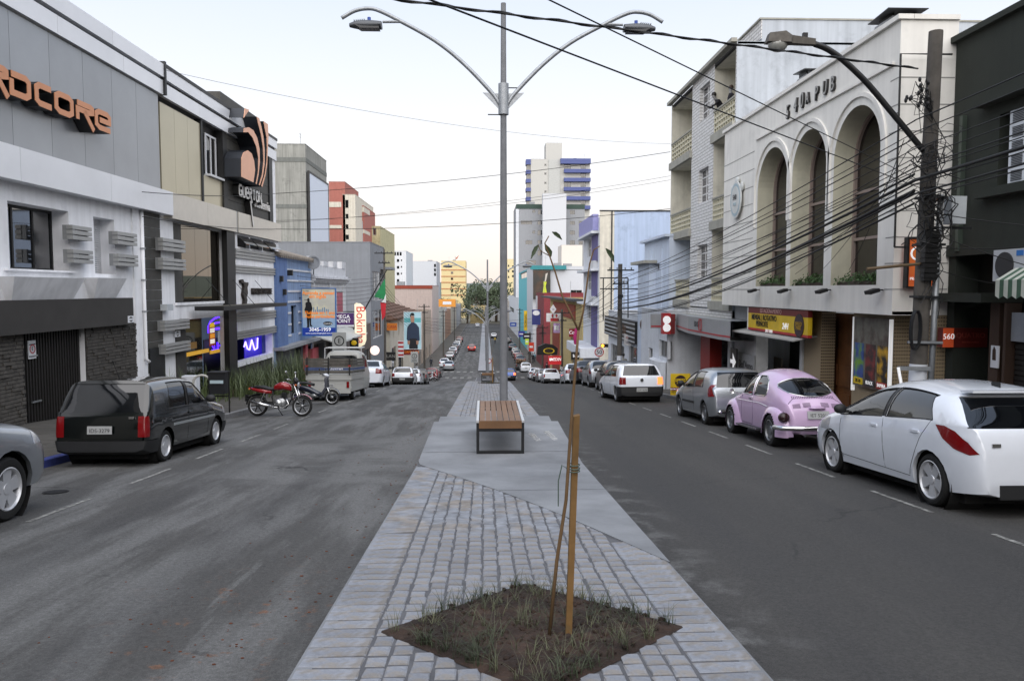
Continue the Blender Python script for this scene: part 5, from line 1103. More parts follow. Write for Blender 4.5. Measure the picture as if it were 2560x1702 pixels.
for a,b in bays:
 for z0,z1 in fz:
  bal = MB(); bal.quad((a,1.3,z0),(b,1.3,z0),(b,1.3,z1),(a,1.3,z1)).quad((a,0,z1),(b,0,z1),(b,1.3,z1),(a,1.3,z1)).quad((a,0,z0),(a,1.3,z0),(a,1.3,z1),(a,0,z1)).quad((b,0,z0),(b,0,z1),(b,1.3,z1),(b,1.3,z0)); bo = bal.build('balcony',BUFF,A.e)
  bx('slab',M('slab_grey','#9c9b92',.85,var=.12,streak=.1),bo,a - .1,b + .08,-.12,1.3,z0 - .34,z0 - .002)
  bx('door',M('frame_white'),bo,a + (b - a) * .55,a + (b - a) * .9,1.24,1.29,z0,z0 + 2.1)
  rl = MB(); ry0,ry1 = .0,.09; zr0,zr1 = z0,z0 + .82; nr = 4; nc = 9
  for k in range(nr + 1): z = zr0 + (zr1 - zr0) * k / nr; rl.box(a,b,ry0,ry1,z,z + .055)
  for k in range(nc + 1): x = a + (b - a - .05) * k / nc; rl.box(x,x + .05,ry0 + .004,ry1 - .004,zr0,zr1)
  rl.build('pierced_railing',M('railing_buff','#c9c5b0',.8,var=.1),bo); bx('cap',M('slab_grey'),bo,a - .02,b + .02,-.04,.13,zr1 + .055,zr1 + .12)
for a in (.022,w - .121): bx('edge_pier',BUFF if a < 1 else BRK,A.e,a,a + .1,0,1.3,fl[2] - .28,zt)
bx('base_band',BRK,A.e,0,w,-.03,.2,fl[2] - .62,fl[2] - .345); bx('base_ledge',M('slab_grey'),A.e,-.05,w + .1,-.2,.3,fl[2] - .74,fl[2] - .625)
bx('flank_wall',SIDEW,A.e,w - .02,w,.0,11,0,zt); bx('far_flank',SIDEW,A.e,0,.02,.0,11,0,zt); bx('roof',M('roof_felt'),A.e,.0,w,.02,11,zt - .1,zt - .02); bx('eave',M('slab_grey'),A.e,-.1,w + .01,-.22,-.004,zt - .02,zt + .12)
a = at(1904,51,28.3); za = a.z - A.zb; bx('attic',SIDEW,A.e,1.5,w - .005,a.x - AX,11,zt,za); bx('attic_front',BRK,A.e,1.5,w - .006,a.x - AX - .03,a.x - AX - .001,zt + .1,za); bx('attic_cap',M('slab_grey'),A.e,1.45,w + .03,a.x - AX - .1,11,za,za + .06)
# bank ground floor
zb1 = A.at(1760,835)[1]; gl = fl[2] - .74
bx('upper_void',M('recess_grey','#5f5a52',.9),A.e,.1,w,.6,.65,zb1,gl); bx('shop_back',M('shutter_grey2','#5e6367',.6,.3),A.e,.1,w,.95,1.0,0,zb1)
sh_ = MB()
for k in range(34): sh_.box(.2,w - .1,.90,.949,.05 + k * .1,.12 + k * .1)
tag(sh_.build('shutter_slats',M('shutter_grey2'),A.e),kind='stuff')
for pl,pr,m in ((1678,1702,M('pier_brown','#6b533c',.7,var=.15)),(1748,1771,M('pier_red','#8c2420',.5,var=.08)),(1818,1826,M('jamb_white'))): bx('pier',m,A.e,A.x(pl),A.x(pr),.1,.6,0,zb1)
bx('poster',M('sign_white'),A.e,A.x(1703),A.x(1711),.2,.23,.7,2.9); bx('entrance',M('void_black'),A.e,A.x(1785),A.x(1798),.7,.89,0,zb1 - .5)
text('lettering','BINS',.24,WL,A.e,(A.x(1760),.09,1.75)); bx('print',WL,A.e,A.x(1757),A.x(1763),.088,.096,1.2,1.4)
x0,z0 = A.at(1690,833,.9); t = thing('bank_canopy_sign','grey curved bank canopy with a red stripe and BINS lettering','sign',(AX,AY,A.zb),RZ); SG = M('canopy_silver','#9a9da0',.45,.2,var=.05); zt_ = A.at(1740,793,.9)[1]; zb_ = A.at(1740,837,.9)[1]
xs = [A.x(1674,.3),A.x(1700,.7),A.x(1722,.9),A.x(1800,.85),A.x(1828,.75)]; ysn = [-.25,-.65,-.9,-.85,-.75]; mb = MB(); rs = MB()
for i in range(4):
 mb.quad((xs[i],ysn[i],zb_),(xs[i + 1],ysn[i + 1],zb_),(xs[i + 1],ysn[i + 1],zt_),(xs[i],ysn[i],zt_)); mb.quad((xs[i],.5,zb_),(xs[i + 1],.5,zb_),(xs[i + 1],ysn[i + 1],zb_),(xs[i],ysn[i],zb_)); mb.quad((xs[i],ysn[i],zt_),(xs[i + 1],ysn[i + 1],zt_),(xs[i + 1],.5,zt_),(xs[i],.5,zt_))
 h3 = (zt_ - zb_); rs.quad((xs[i],ysn[i] - .012,zb_ + h3 * .17),(xs[i + 1],ysn[i + 1] - .012,zb_ + h3 * .17),(xs[i + 1],ysn[i + 1] - .012,zb_ + h3 * .25),(xs[i],ysn[i] - .012,zb_ + h3 * .25))
mb.build('canopy',SG,t); rs.build('red_stripe',M('sign_red'),t); zm = (zt_ + zb_) / 2
text('lettering','BINS',.3,M('print_dark'),t,(A.x(1743,.9),-.92,zm + .08)); text('lettering','BINS',.42,M('letter_grey2','#74787c',.5),t,((xs[0] + xs[1]) / 2 + .3,-.55,zm + .15),(R(90),0,math.atan2(ysn[1] - ysn[0],xs[1] - xs[0])))
RB = M('sign_red'); xq = A.x(1752,.9); lg = MB(); stroke3(lg,[(xq - .14,zm - .12),(xq + .14,zm - .12),(xq + .17,zm),(xq + .14,zm + .28),(xq - .14,zm + .28)],.05,-.925,-.905,True); lg.build('emblem',RB,t)
a = at(1658,783,34); b = at(1688,835,34); t = thing('red_letter_box','red projecting box sign with a white letter B','sign',(a.x,34,b.z)); w_,h_ = b.x - a.x,a.z - b.z
bx('box',RB,t,0,w_ * .62,0,.4,0,h_); bx('return',M('sign_maroon'),t,w_ * .62,w_,.05,.4,0,h_ * .96)
for zc in (.3,.68): MB().disc((w_ * .30,-.02,h_ * zc),(0,1,0),h_ * .19,20,.018).build('letter',WL,t)
bx('letter_stem',WL,t,w_ * .13,w_ * .24,-.015,-.002,h_ * .12,h_ * .86)
t,w_,h_ = psign('grey_fascia','grey sign panel with red stripe left of the red letter box',1628,1657,785,821,35.5,SG); bx('red_stripe',RB,t,0,w_,-.01,-.001,h_ * .1,h_ * .2)
# yellow pavement sign
a = at(1677,934,29.5); b = at(1725,989,29.5); t = thing('speed_park_board','yellow pavement board for the car park standing by the silver hatchback','sign',(a.x,29.5,gz(29.5) + .13)); w_ = b.x - a.x; h0 = b.z - gz(29.5) - .13; h_ = a.z - b.z
bx('board',M('sign_yellow'),t,0,w_,0,.04,h0,h0 + h_); MB().disc((w_ / 2,-.02,h0 + h_ * .66),(0,1,0),w_ * .3,24,.018).build('emblem',M('emblem_plum'),t); text('lettering','SPEED',.17,M('sign_yellow'),t,(w_ / 2,-.03,h0 + h_ * .70),shear=.15,bold=.004); text('lettering','PARK',.13,M('sign_yellow'),t,(w_ / 2,-.03,h0 + h_ * .56),shear=.15)
bx('band',M('sign_maroon'),t,0,w_,-.004,-.001,h0 + h_ * .23,h0 + h_ * .38); text('lettering','ESTACIONAMENTO',.088,WL,t,(w_ / 2,-.012,h0 + h_ * .30)); text('lettering','MENSAL | ROTATIVO',.075,BLACK,t,(w_ / 2,-.012,h0 + h_ * .16)); text('lettering','PERNOITE',.075,BLACK,t,(w_ / 2,-.012,h0 + h_ * .06))
for x in (.15,.8): MB().tube([(w_ * x,.02,0),(w_ * x,.02,h0)],.018,6).build('leg',STEELD,t)
# ================================================================ right side further down
LB = M('pale_blue_wall','#c3cede',.85,var=.06,scale=.7,streak=.12); PW = M('plain_white_wall','#ced2d8',.85,var=.06,streak=.12)
def rblock(name,label,pl,pr,py,X,mat,dep=12,front_px=(),gm=None,fm=None,group=None,pyat=None,trim=None,cols=2):
 """block along the right kerb line X between pixel columns pl (far) and pr (near), top read at pl"""
 Yn,Yf = fx(X,pr),fx(X,pl); zb = gz(Yf) - .5; f0 = Fac(None,'','',(X,Yf),RZ,zb); h = f0.at(pyat or pl,py)[1]
 return slab_building(name,label,'building',(X,Yf),RZ,zb,Yf - Yn,dep,h,mat,front=[f0.rect(*r) for r in front_px],gm=gm or DARKGLASS,fm=fm,group=group,roof_trim=trim,cols=cols),Yn,Yf,h
F,Yn,Yf,h = rblock('pale_blue_building','narrow pale blue building with a stepped parapet next to the brick flats',1612,1675,600,8.9,LB,front_px=[(1640,1648,660,676)],pyat=1640)
w = Yf - Yn; bx('parapet_cap',LB,F.e,-.2,w + .02,-.25,.3,h - .02,h + .1); z = F.at(1618,657)[1]; bx('hood',M('slab_grey'),F.e,-.4,w * .55,-.7,0,z - .1,z + .05); bx('shaft',LB,F.e,.02,w * .5,-.35,0,.2,z - .1)
for p in (1628,1655): x = F.x(p); bx('pilaster',LB,F.e,x - .06,x + .06,-.06,0,1,h - .5)
F,Yn,Yf,h = rblock('corner_shop','white corner shop with a curved wall and dark window below the round sign',1606,1672,775,8.3,PW,dep=6,front_px=[(1648,1672,848,890),(1622,1633,868,945)],pyat=1640)
cw = MB(); 
for i in range(9):
 t0,t1 = i / 9,(i + 1) / 9; f_ = lambda t: (F.x(1634) + t * (Yf - Yn - F.x(1634)),-.05 - .35 * math.sin(math.pi * t) ** .6)
 a,b = f_(t0),f_(t1); z1 = F.at(1650,900)[1]; cw.quad((a[0],a[1],0),(b[0],b[1],0),(b[0],b[1],z1),(a[0],a[1],z1)); cw.quad((a[0],a[1],z1),(b[0],b[1],z1),(b[0],0,z1 + .02),(a[0],0,z1 + .02))
cw.build('curved_base',PW,F.e,True)
p = at(1626,811,41.5); t = thing('round_shop_sign','round dark sign with white lettering partly behind the grey fascia','sign',tuple(p)); MB().lathe([(.001,-.06),(.56,-.06),(.56,.06),(.001,.06)],32,Matrix.Rotation(R(90),4,'X')).build('disc',M('disc_dark','#1d1420',.4,var=.4,scale=6,col2='#4a2a1c'),t,40); text('lettering','Ra',.5,WL,t,(-.08,-.07,-.02),bold=.008); MB().lathe([(.53,-.07),(.58,-.07),(.58,-.05),(.53,-.05)],32,Matrix.Rotation(R(90),4,'X')).build('rim',M('sign_white'),t); bx('bracket',STEELD,t,.3,1.0,.0,.05,.3,.36)
F,Yn,Yf,h = rblock('slatted_shop','white shop with a black slatted fascia of pale strips',1523,1604,785,8.7,PW,front_px=[(1528,1545,858,930),(1550,1562,862,930),(1572,1602,862,930)],pyat=1570)
w = Yf - Yn; z0,z1 = F.at(1560,851,.3)[1],F.at(1560,799,.3)[1]; fb = bx('fascia',BLACK,F.e,.1,w - .1,-.3,0,z0,z1)
for k in range(5): z = z0 + (z1 - z0) * (k + .3) / 5; bx('strip',M('strip_white','#b4b8bc',.5),fb,.12,w - .12,-.34,-.301,z,z + .07)
text('lettering','CAFETERIA',.8,M('rust_letter','#5a3a1c',.6),fb,(w * .62,-.36,(z0 + z1) / 2),sx=.9)
a = at(1560,833,44.5); b = at(1593,861,44.5); t = thing('phone_banner','small white cloth banner with a hand painted phone number','banner',(a.x,44.5,b.z)); w_,h_ = b.x - a.x,a.z - b.z
mb = MB(); N = 8
for i in range(N + 1): x = w_ * i / N; s_ = -.12 * math.sin(math.pi * i / N); mb.v += [(x,.03 * math.sin(i),s_ * .6),(x,.03 * math.sin(i),h_ + s_)]
for i in range(N): mb.f.append((2 * i,2 * i + 2,2 * i + 3,2 * i + 1))
mb.build('cloth',M('cloth_white','#d4d4d6',.8,var=.06),t,True); text('lettering','3313.5911',.19,M('ink_blue','#2a2e5a',.6),t,(w_ / 2,-.06,h_ * .2),sx=.8); text('lettering','Alugo Sala!',.17,RB,t,(w_ / 2,-.06,h_ * .62),sx=.8)
# purple fronted building
Yn = fx(9.0,1500); Yf = fx(9.0,1459); zb = gz(Yf) - .5; f0 = Fac(None,'','',(9.0,Yf),RZ,zb); zt = f0.at(1500,529)[1]; w = Yf - Yn
PUR = M('purple_render','#625d8c',.8,var=.1,streak=.15); LILAC = M('lilac','#8d8dbb',.8,var=.08)
F = Fac('purple_building','building with purple street front and a large pale blue flank wall','building',(9.0,Yf),RZ,zb)
lv = [f0.at(1480,p)[1] for p in (546,590,640,678,725,760,800,845)]; ops = [(F.x(1468),F.x(1479),lv[2],lv[1] - .2),(F.x(1468),F.x(1479),lv[4],lv[3] - .2),(F.x(1468),F.x(1479),lv[6],lv[5])]
mb = MB(); wallgrid(mb,0,w,0,zt - .4,ops,.2); mb.build('wall',PW,F.e); [window(F.e,o,.18,2,2,M('frame_white'),SKYGLASS) for o in ops]
bx('lilac_parapet',LILAC,F.e,.1,w - .9,-.45,0,lv[1] + .2,lv[0])
for a,b in ((1,2),(3,4),(5,7)): bx('purple_strip',PUR,F.e,F.x(1481),F.x(1494),-.1,0,lv[b] - .6,lv[a] - .1)
for k in (1,3,5): bx('ledge',PW,F.e,0,w - .6,-.6,0,lv[k] - .05,lv[k] + .14)
for k in (2,4): bx('air_unit',M('ac_white'),F.e,F.x(1482),F.x(1494),-.35,0,lv[k] - 1.3,lv[k] - .5)
FLK = M('flank_pale_blue','#a6b6cf',.85,var=.04,scale=.5,streak=.14); fw = bx('flank_wall',FLK,F.e,w - .05,w,0,6.6,0,zt); bx('flank_edge',CREAM,F.e,w - .05,w + .03,-.03,1.1,0,zt); bx('roof',M('roof_felt'),F.e,0,w - .06,.05,12,zt - .6,zt - .5); bx('flank_cap',STEELD,F.e,w - .1,w + .06,-.05,6.7,zt,zt + .1); MB().tube([(w + .08,.9,zt),(w + .08,.9,1)],.05,6).build('downpipe',STEELD,F.e); MB().tube([(w + .06,6.2,zt),(w + .06,6.2,zt - 2.4)],.05,6).build('downpipe',STEELD,F.e)
bx('canopy',PW,F.e,-.1,w,-1.5,0,F.at(1480,884)[1],F.at(1480,862)[1]); mg = F.at(1478,820)[1]; MB().tube([(F.x(1478),-1.2,mg),(F.x(1478) - .1,-1.3,mg - .8),(F.x(1478) + .1,-1.25,mg - 1.6)],[.15,.2,.14],8).build('magenta_drape',M('magenta_cloth','#a3195f',.7),F.e,True)
t,w_,h_ = psign('black_bo_sign','black shop sign with white letters starting Bo',1428,1448,880,899,60,BLACK); text('lettering','Bolsas',.34,WL,t,(w_ * .62,-.01,h_ * .5),sx=.62)
round_sign('round white fifty speed limit sign with red border',1498,880,50,dia=.62,plate=False,txt='50',ring=RB,group=None)
p = at(1506,864,55); t = thing('amber_lamp','small lit amber warning lamp by the speed sign','lamp',tuple(p)); bx('housing',BLACK,t,-.1,.45,0,.2,-.12,.12); MB().disc((.02,-.012,0),(0,1,0),.1,14,.01).build('lens',M('amber_lit','#ff9a2a',.4,emit=3,var=0),t); MB().tube([(.4,.1,0),(1.3,.1,.3)],.025,6).build('arm',STEELD,t)
# houses down the right row
YELW = M('yellow_house','#c3b07c',.85,var=.08,streak=.12); TERR = M('terracotta','#8a3d2a',.8,var=.12); CORR = M('corrugated','#3e3f42',.8,var=.1)
F,Yn,Yf,h = rblock('yellow_house','cream yellow house with a terracotta panel and dark corrugated roof edge',1376,1456,750,9.0,YELW,front_px=[(1390,1400,826,838),(1425,1440,838,905),(1384,1398,860,930)],pyat=1420)
q = F.rect(1383,1437,757,782,.1); bx('terracotta_panel',TERR,F.e,q[0],q[1],-.12,0,q[2],h - .4); bx('eave',CORR,F.e,F.x(1366),Yf - Yn,-.8,.4,h,h + .22); q = F.rect(1382,1400,870,915,.1); bx('terracotta_pier',TERR,F.e,F.x(1383),F.x(1400),-.1,0,0,F.at(1390,820)[1])
F,Yn,Yf,h = rblock('burgundy_house','narrow burgundy house between the turquoise tower and the yellow house',1341,1360,733,9.2,M('burgundy','#7a3036',.8,var=.1,streak=.1),front_px=[(1346,1352,790,806)],pyat=1350)
bx('pale_side',PW,F.e,0,3,-.1,0,h - 6,h - .5)
TUR = M('turquoise','#5fb3bd',.75,var=.06,streak=.08)
F,Yn,Yf,h = rblock('turquoise_tower','bright turquoise shop tower with a small sign window',1297,1331,675,9.2,TUR,front_px=[(1301,1317,684,698)],pyat=1315)
WB,a,zb = cross_block('white_hall','white windowless hall with a teal roof slab and a fashion poster',1332,1462,666,146,20,M('hall_white','#bfc3c9',.8,var=.03),[(1427,1455,725,744)],gm=DARKGLASS)
bx('teal_slab',M('teal_trim','#2f7f86',.7),WB.e,-.5,at(1415,666,146).x - a.x,-.8,0,at(1340,674,146).z - zb,at(1340,664,146).z - zb)
bx('roof_line',STEELD,WB.e,at(1415,675,146).x - a.x,at(1455,675,146).x - a.x,-.05,.0,at(1340,675,146).z - zb,at(1340,674,146).z - zb)
for py in (630,646): pass
t,w_,h_ = psign('fashion_poster','dark leafy poster with a figure in a lime green dress',1333,1376,676,748,145,M('poster_forest','#2b2a26',.5,var=.5,scale=.6,col2='#4a3322'))
MB().prism([(w_ * .55,h_ * .2),(w_ * .8,h_ * .2),(w_ * .72,h_ * .45),(w_ * .78,h_ * .6),(w_ * .6,h_ * .62),(w_ * .6,h_ * .45)],-.03,-.005).build('lime_dress',M('lime','#b8c62a',.6),t); MB().prism([(w_ * .66,h_ * .62),(w_ * .74,h_ * .62),(w_ * .84,h_ * .92),(w_ * .72,h_ * .88)],-.03,-.005).build('pale_figure',M('pale_figure','#b9b4ac',.6),t)
GRYF = M('apartment_grey','#8e9196',.85,var=.05,streak=.06)
FG_,a,zb = cross_block('grey_apartments','grey block of apartments with a dark green top band',1291,1462,511,228,22,GRYF,[(1331,1338,525,532),(1345,1356,525,536),(1302,1330,552,561),(1344,1355,552,562),(1331,1338,577,584),(1344,1355,576,588),(1314,1331,601,611),(1344,1355,601,610),(1344,1355,626,639),(1315,1340,651,661),(1425,1437,526,536),(1425,1437,553,562),(1425,1437,577,587),(1425,1437,601,612),(1447,1457,553,564),(1447,1457,579,589),(1447,1457,603,612)],fm=M('frame_dark','#4a4c50',.6),gm=DARKGLASS,trim=M('green_band','#33463f',.8))
bx('green_band',M('green_band'),FG_.e,-.1,at(1462,511,228).x - a.x,-.15,.0,at(1300,522,228).z - zb,at(1300,511,228).z - zb); bx('white_edge',PW,FG_.e,-.15,at(1297,511,228).x - a.x,-.12,.0,0,at(1300,523,228).z - zb)
cross_block('blank_white_shaft','tall blank white shaft in front of the grey apartments',1357,1416,484,224,3,M('shaft_white','#c0c3c8',.8,var=.02))
cross_block('cream_stepped_block','low cream block with two dark roof lines beside the white shaft',1404,1456,613,200,10,M('warm_white','#d6d0c8',.8,var=.03))
BW = M('tower_white','#b4b4b0',.8,var=.04); BLB = M('tower_blue','#4a5588',.7,var=.06)
TW,a,zb = cross_block('blue_white_tower','tall white apartment tower with blue balcony bands',1327,1475,398,262,18,BW,[(1361,1366,y,y + 5) for y in (410,432,455,477)] + [(1371,1376,y,y + 6) for y in (411,434,456)] + [(1410,1427,y,y + 12) for y in (411,457)] + [(1452,1464,y,y + 12) for y in (411,433,456,479,502)] + [(1392,1399,y,y + 8) for y in (414,445)],fm=STEELD,gm=DARKGLASS)
z_ = lambda py: at(1400,py,262).z - zb; x_ = lambda px: at(px,500,262).x - a.x
for k,py in enumerate((398,424,446,469,492,515)): bb_ = bx('balcony_band',BLB,TW.e,x_(1400 if k == 0 else 1409),x_(1475),-1.5,0,z_(py + (13 if k == 0 else 9)),z_(py))
for k,py in enumerate((399,426,448,470,493)): bx('balcony_band',BLB,TW.e,x_(1315),x_(1327),-.2,4,z_(py + (13 if k == 0 else 9)),z_(py))
bx('balcony_stack',M('balcony_grey','#8c8a84',.8),TW.e,x_(1317),x_(1326.8),.3,4,0,z_(400)); bx('stair_tower',BW,TW.e,x_(1366),x_(1407),3,10,z_(398),z_(353)); bx('tank',BLACK,TW.e,x_(1435),x_(1443),2,4,z_(398),z_(393)); bx('tower_strip',M('tower_grey','#aeb0ae',.8),TW.e,x_(1371),x_(1400),-.3,-.0,0,z_(400))  # strip and balcony stack are plain greys, darker than the tower white
cross_block('far_yellow_flats','slim yellow and white flats far down on the right',1266,1289,648,430,20,M('pale_yellow','#cfc29a',.85,var=.05),[(1270,1273,y,y + 5) for y in (662,676,690)] + [(1280,1284,y,y + 5) for y in (664,676,688)],fm=STEELD,gm=DARKGLASS)
rblock('white_row_house','plain white house far down the right row',1271,1296,742,9.4,PW,front_px=[(1274,1285,765,775)],pyat=1285)
for k,(Y0,Y1,h,c,nm) in enumerate(((290,340,11,'#b5aca2','beige'),(341,420,9,'#a8aaae','grey'))):
 zb = gz(Y1) - .6; slab_building('street_house',nm + ' house at the far end of the right row','building',(9.4,Y1),RZ,zb,Y1 - Y0 - .4,10,h,M('rhouse%d' % k,c,.85,var=.1),front=rows(.5,Y1 - Y0 - 1,4,[h - 3],1.4,1.5),gm=DARKGLASS)
# shop signs along the right row
t,w_,h_ = psign('blue_bank_banner','navy blue banner sign with a pale oval emblem',1330,1351,774,812,98,M('bank_navy','#28306e',.5,emit=.04)); MB().lathe([(.001,0),(w_ * .42,0),(w_ * .42,.02),(.001,.02)],20,Matrix.Translation((w_ / 2,-.01,h_ * .78)) @ Matrix.Scale(.7,4,(0,0,1)) @ Matrix.Rotation(R(90),4,'X')).build('oval',M('sign_white'),t)
p = at(1383,773,88); t = thing('diamond_sign','white diamond shaped sign above the white fascia','sign',tuple(p)); MB().prism([(0,-.55),(.38,0),(0,.55),(-.38,0)],0,.1).build('diamond',M('sign_white'),t); text('symbol','x',.4,M('ink_blue'),t,(0,-.01,0)); MB().tube([(0,.05,-.5),(0,.05,-1.4)],.03,6).build('stem',STEELD,t)
t,w_,h_ = psign('white_fascia','white fascia with a red label under the diamond sign',1366,1412,783,804,88.5,M('sign_white')); bx('red_label',RB,t,w_ * .22,w_ * .68,-.012,-.001,h_ * .04,h_ * .42); [MB().prism([(w_ * x,h_ * .45),(w_ * (x + .06),h_ * .7),(w_ * x,h_ * .95),(w_ * (x - .06),h_ * .7)],-.012,-.001).build('mark',RB,t) for x in (.33,.55)]; t['label'] = 'white fascia with a red label under the diamond sign'
t,w_,h_ = psign('yellow_vertical_sign','slim yellow vertical sign on the turquoise tower',1310,1318,777,826,139,M('sign_yellow')); text('lettering','FARMACIA',.62,BLACK,t,(w_ * .5,-.02,h_ * .5),(R(90),R(90),0),sx=.8)
t,w_,h_ = psign('red_soft_drink_sign','dark red sign with white script beside the purple front',1423,1443,822,842,66,M('cola_red','#7a1a20',.5,emit=.05)); text('lettering','Coca',.42,WL,t,(w_ * .5,-.01,h_ * .55),shear=.3,sx=.9)
t,w_,h_ = psign('lilac_sign','lilac sign beside the dark red soft drink sign',1384,1400,808,832,80,M('lilac_sign','#a98fb8',.5)); bx('patch',M('sign_white'),t,w_ * .1,w_ * .8,-.01,-.001,h_ * .3,h_ * .75)
t,w_,h_ = psign('red_clinic_sign','red projecting sign lettered MEDI in white',1371,1403,890,911,74,M('clinic_red','#c2242a',.5,emit=.08)); text('lettering','MEDIN',.42,WL,t,(w_ * .58,-.01,h_ * .6),shear=.1,bold=.006,sx=.8); bx('cross',WL,t,w_ * .08,w_ * .2,-.01,-.001,h_ * .45,h_ * .75)
p = at(1370,878,84); t = thing('black_oval_canopy','black curved canopy sign with a yellow oval ring','sign',tuple(p)); MB().prism([(-1.2,-.4),(1.0,-.4),(1.1,.3),(.6,.7),(-.3,.85),(-1.1,.5)],0,.5).build('canopy',BLACK,t); MB().lathe([(.50,0),(.62,0),(.62,.02),(.50,.02)],28,Matrix.Translation((.1,-.01,.05)) @ Matrix.Scale(.5,4,(0,0,1)) @ Matrix.Rotation(R(90),4,'X')).build('ring',M('sign_yellow'),t); text('lettering','Ótica',.34,M('rust_letter'),t,(-.1,-.02,.05))
for k,(pl,pr,pt,pb,Y,c,lab) in enumerate(((1322,1335,856,878,108,'#c23a24','red orange banner standing on the right pavement'),(1313,1322,847,861,118,'#a9c23a','lime green small sign on the right pavement'),(1296,1312,828,842,135,'#2a3490','blue fascia at the foot of the turquoise tower'),(1275,1291,806,816,200,'#2f4a9a','small blue sign far down on the right'),(1308,1327,833,848,126,'#17181a','black sign below the yellow vertical sign'))):
 t,w_,h_ = psign('small_shop_sign',lab,pl,pr,pt,pb,Y,M('ss%d' % k,c,.5,emit=.03)); bx('print',M('sign_white'),t,w_ * .15,w_ * .8,-.012,-.001,h_ * .4,h_ * .62)
# balcony plants and people are further below; distant wood and hills
HILL = M('hill_wood','#5c655f',.95,var=.2,scale=.004)
mb = MB(); rnd = random.Random(2)
for i in range(41):
 x = -2400 + i * 120; hgt = EYE + (724 - 696) / 1920 * 2400 + 14 * math.sin(i * .9) + rnd.uniform(-6,8); mb.v += [(x,2400,-30),(x,2550,hgt),(x,2900,hgt + 5),(x,3300,-40)]
for i in range(40):
 for k in range(3): a = i * 4 + k; mb.f.append((a,a + 4,a + 5,a + 1))
tag(mb.build('hills',HILL,smooth=True),kind='structure')
def leaf_tree(label,X,Y,zb,r,h,seed,n=900,group='trees at the foot of the street',dark='#46523c'):  # default leaf colour is lightened to put distance haze into the crowns
 rnd = random.Random(seed); t = thing('tree',label,'tree',(X,Y,zb),0,group); tr = MB().tube([(0,0,-1),(.2,0,h * .35),(.1,.2,h * .7)],[r * .09,r * .07,r * .03],8)
 for k in range(6): a = rnd.uniform(0,6.3); tr.tube([(.1,0,h * .35),(math.cos(a) * r * .6,math.sin(a) * r * .6,h * rnd.uniform(.5,.8))],[r * .04,r * .012],5)
 tr.build('trunk',M('bark','#4a3f34',.95,var=.2),t); g = MB(); lobes = [(rnd.gauss(0,r * .42),rnd.gauss(0,r * .42),h * rnd.uniform(.42,.92),r * rnd.uniform(.3,.55)) for _ in range(14)]
 for k in range(n):
  lx,ly,lz,lr = rnd.choice(lobes); d = Vector((rnd.gauss(0,1),rnd.gauss(0,1),rnd.gauss(0,1))).normalized(); c = Vector((lx,ly,lz)) + d * lr * rnd.uniform(.6,1.05); s_ = r * rnd.uniform(.04,.085); nn = (d + Vector((rnd.gauss(0,.6),rnd.gauss(0,.6),rnd.gauss(0,.6)))).normalized(); u = nn.orthogonal().normalized(); v = nn.cross(u); a = rnd.uniform(0,6.3); u,v = u * math.cos(a) + v * math.sin(a),v * math.cos(a) - u * math.sin(a)
  g.quad(tuple(c - u * s_),tuple(c + v * s_ * .6),tuple(c + u * s_),tuple(c - v * s_ * .6))
 g.build('crown',M('leaf' + dark,dark,.8,var=.5,scale=.35),t)
spec = ((1180,716,352,7,'tall dark tree left of the lamp poles'),(1200,704,362,9,'broad dark tree behind the nearest row of lamps'),(1222,700,370,10,'tallest dark tree in the gap at the end of the street'),(1240,708,365,8,'dark tree just left of the big lamp pole'),(1252,744,344,6,'lower dark tree below the pale houses'),(1168,752,340,5,'small dark tree beside the banded flats'),(1105,745,425,5,'small round tree in front of the banded flats'),(1127,752,420,5,'small tree right of the orange billboard'),(1212,762,342,5,'squat tree in the middle of the far crossing'))
for k,(px,py,Y,r,lab) in enumerate(spec):
 p = at(px,py,Y); leaf_tree(lab,p.x,Y,gz(Y),r,p.z - gz(Y),k)
for k,(px,pt,pb,Y,wd,c,nm) in enumerate(((1238,740,752,380,14,'#cfd0d0','pale house with grey roof among the far trees'),(1195,764,775,346,7,'#b9a77c','yellowish house below the far trees'))):
 a = at(px,pt,Y); zb = gz(Y) - 1; slab_building('far_house',nm,'building',(a.x - wd / 2,Y),0,zb,wd,10,a.z - zb,M('farh%d' % k,c,.85),front=rows(1,wd - 1,3,[a.z - zb - 3.2],1.6,1.4),gm=DARKGLASS)
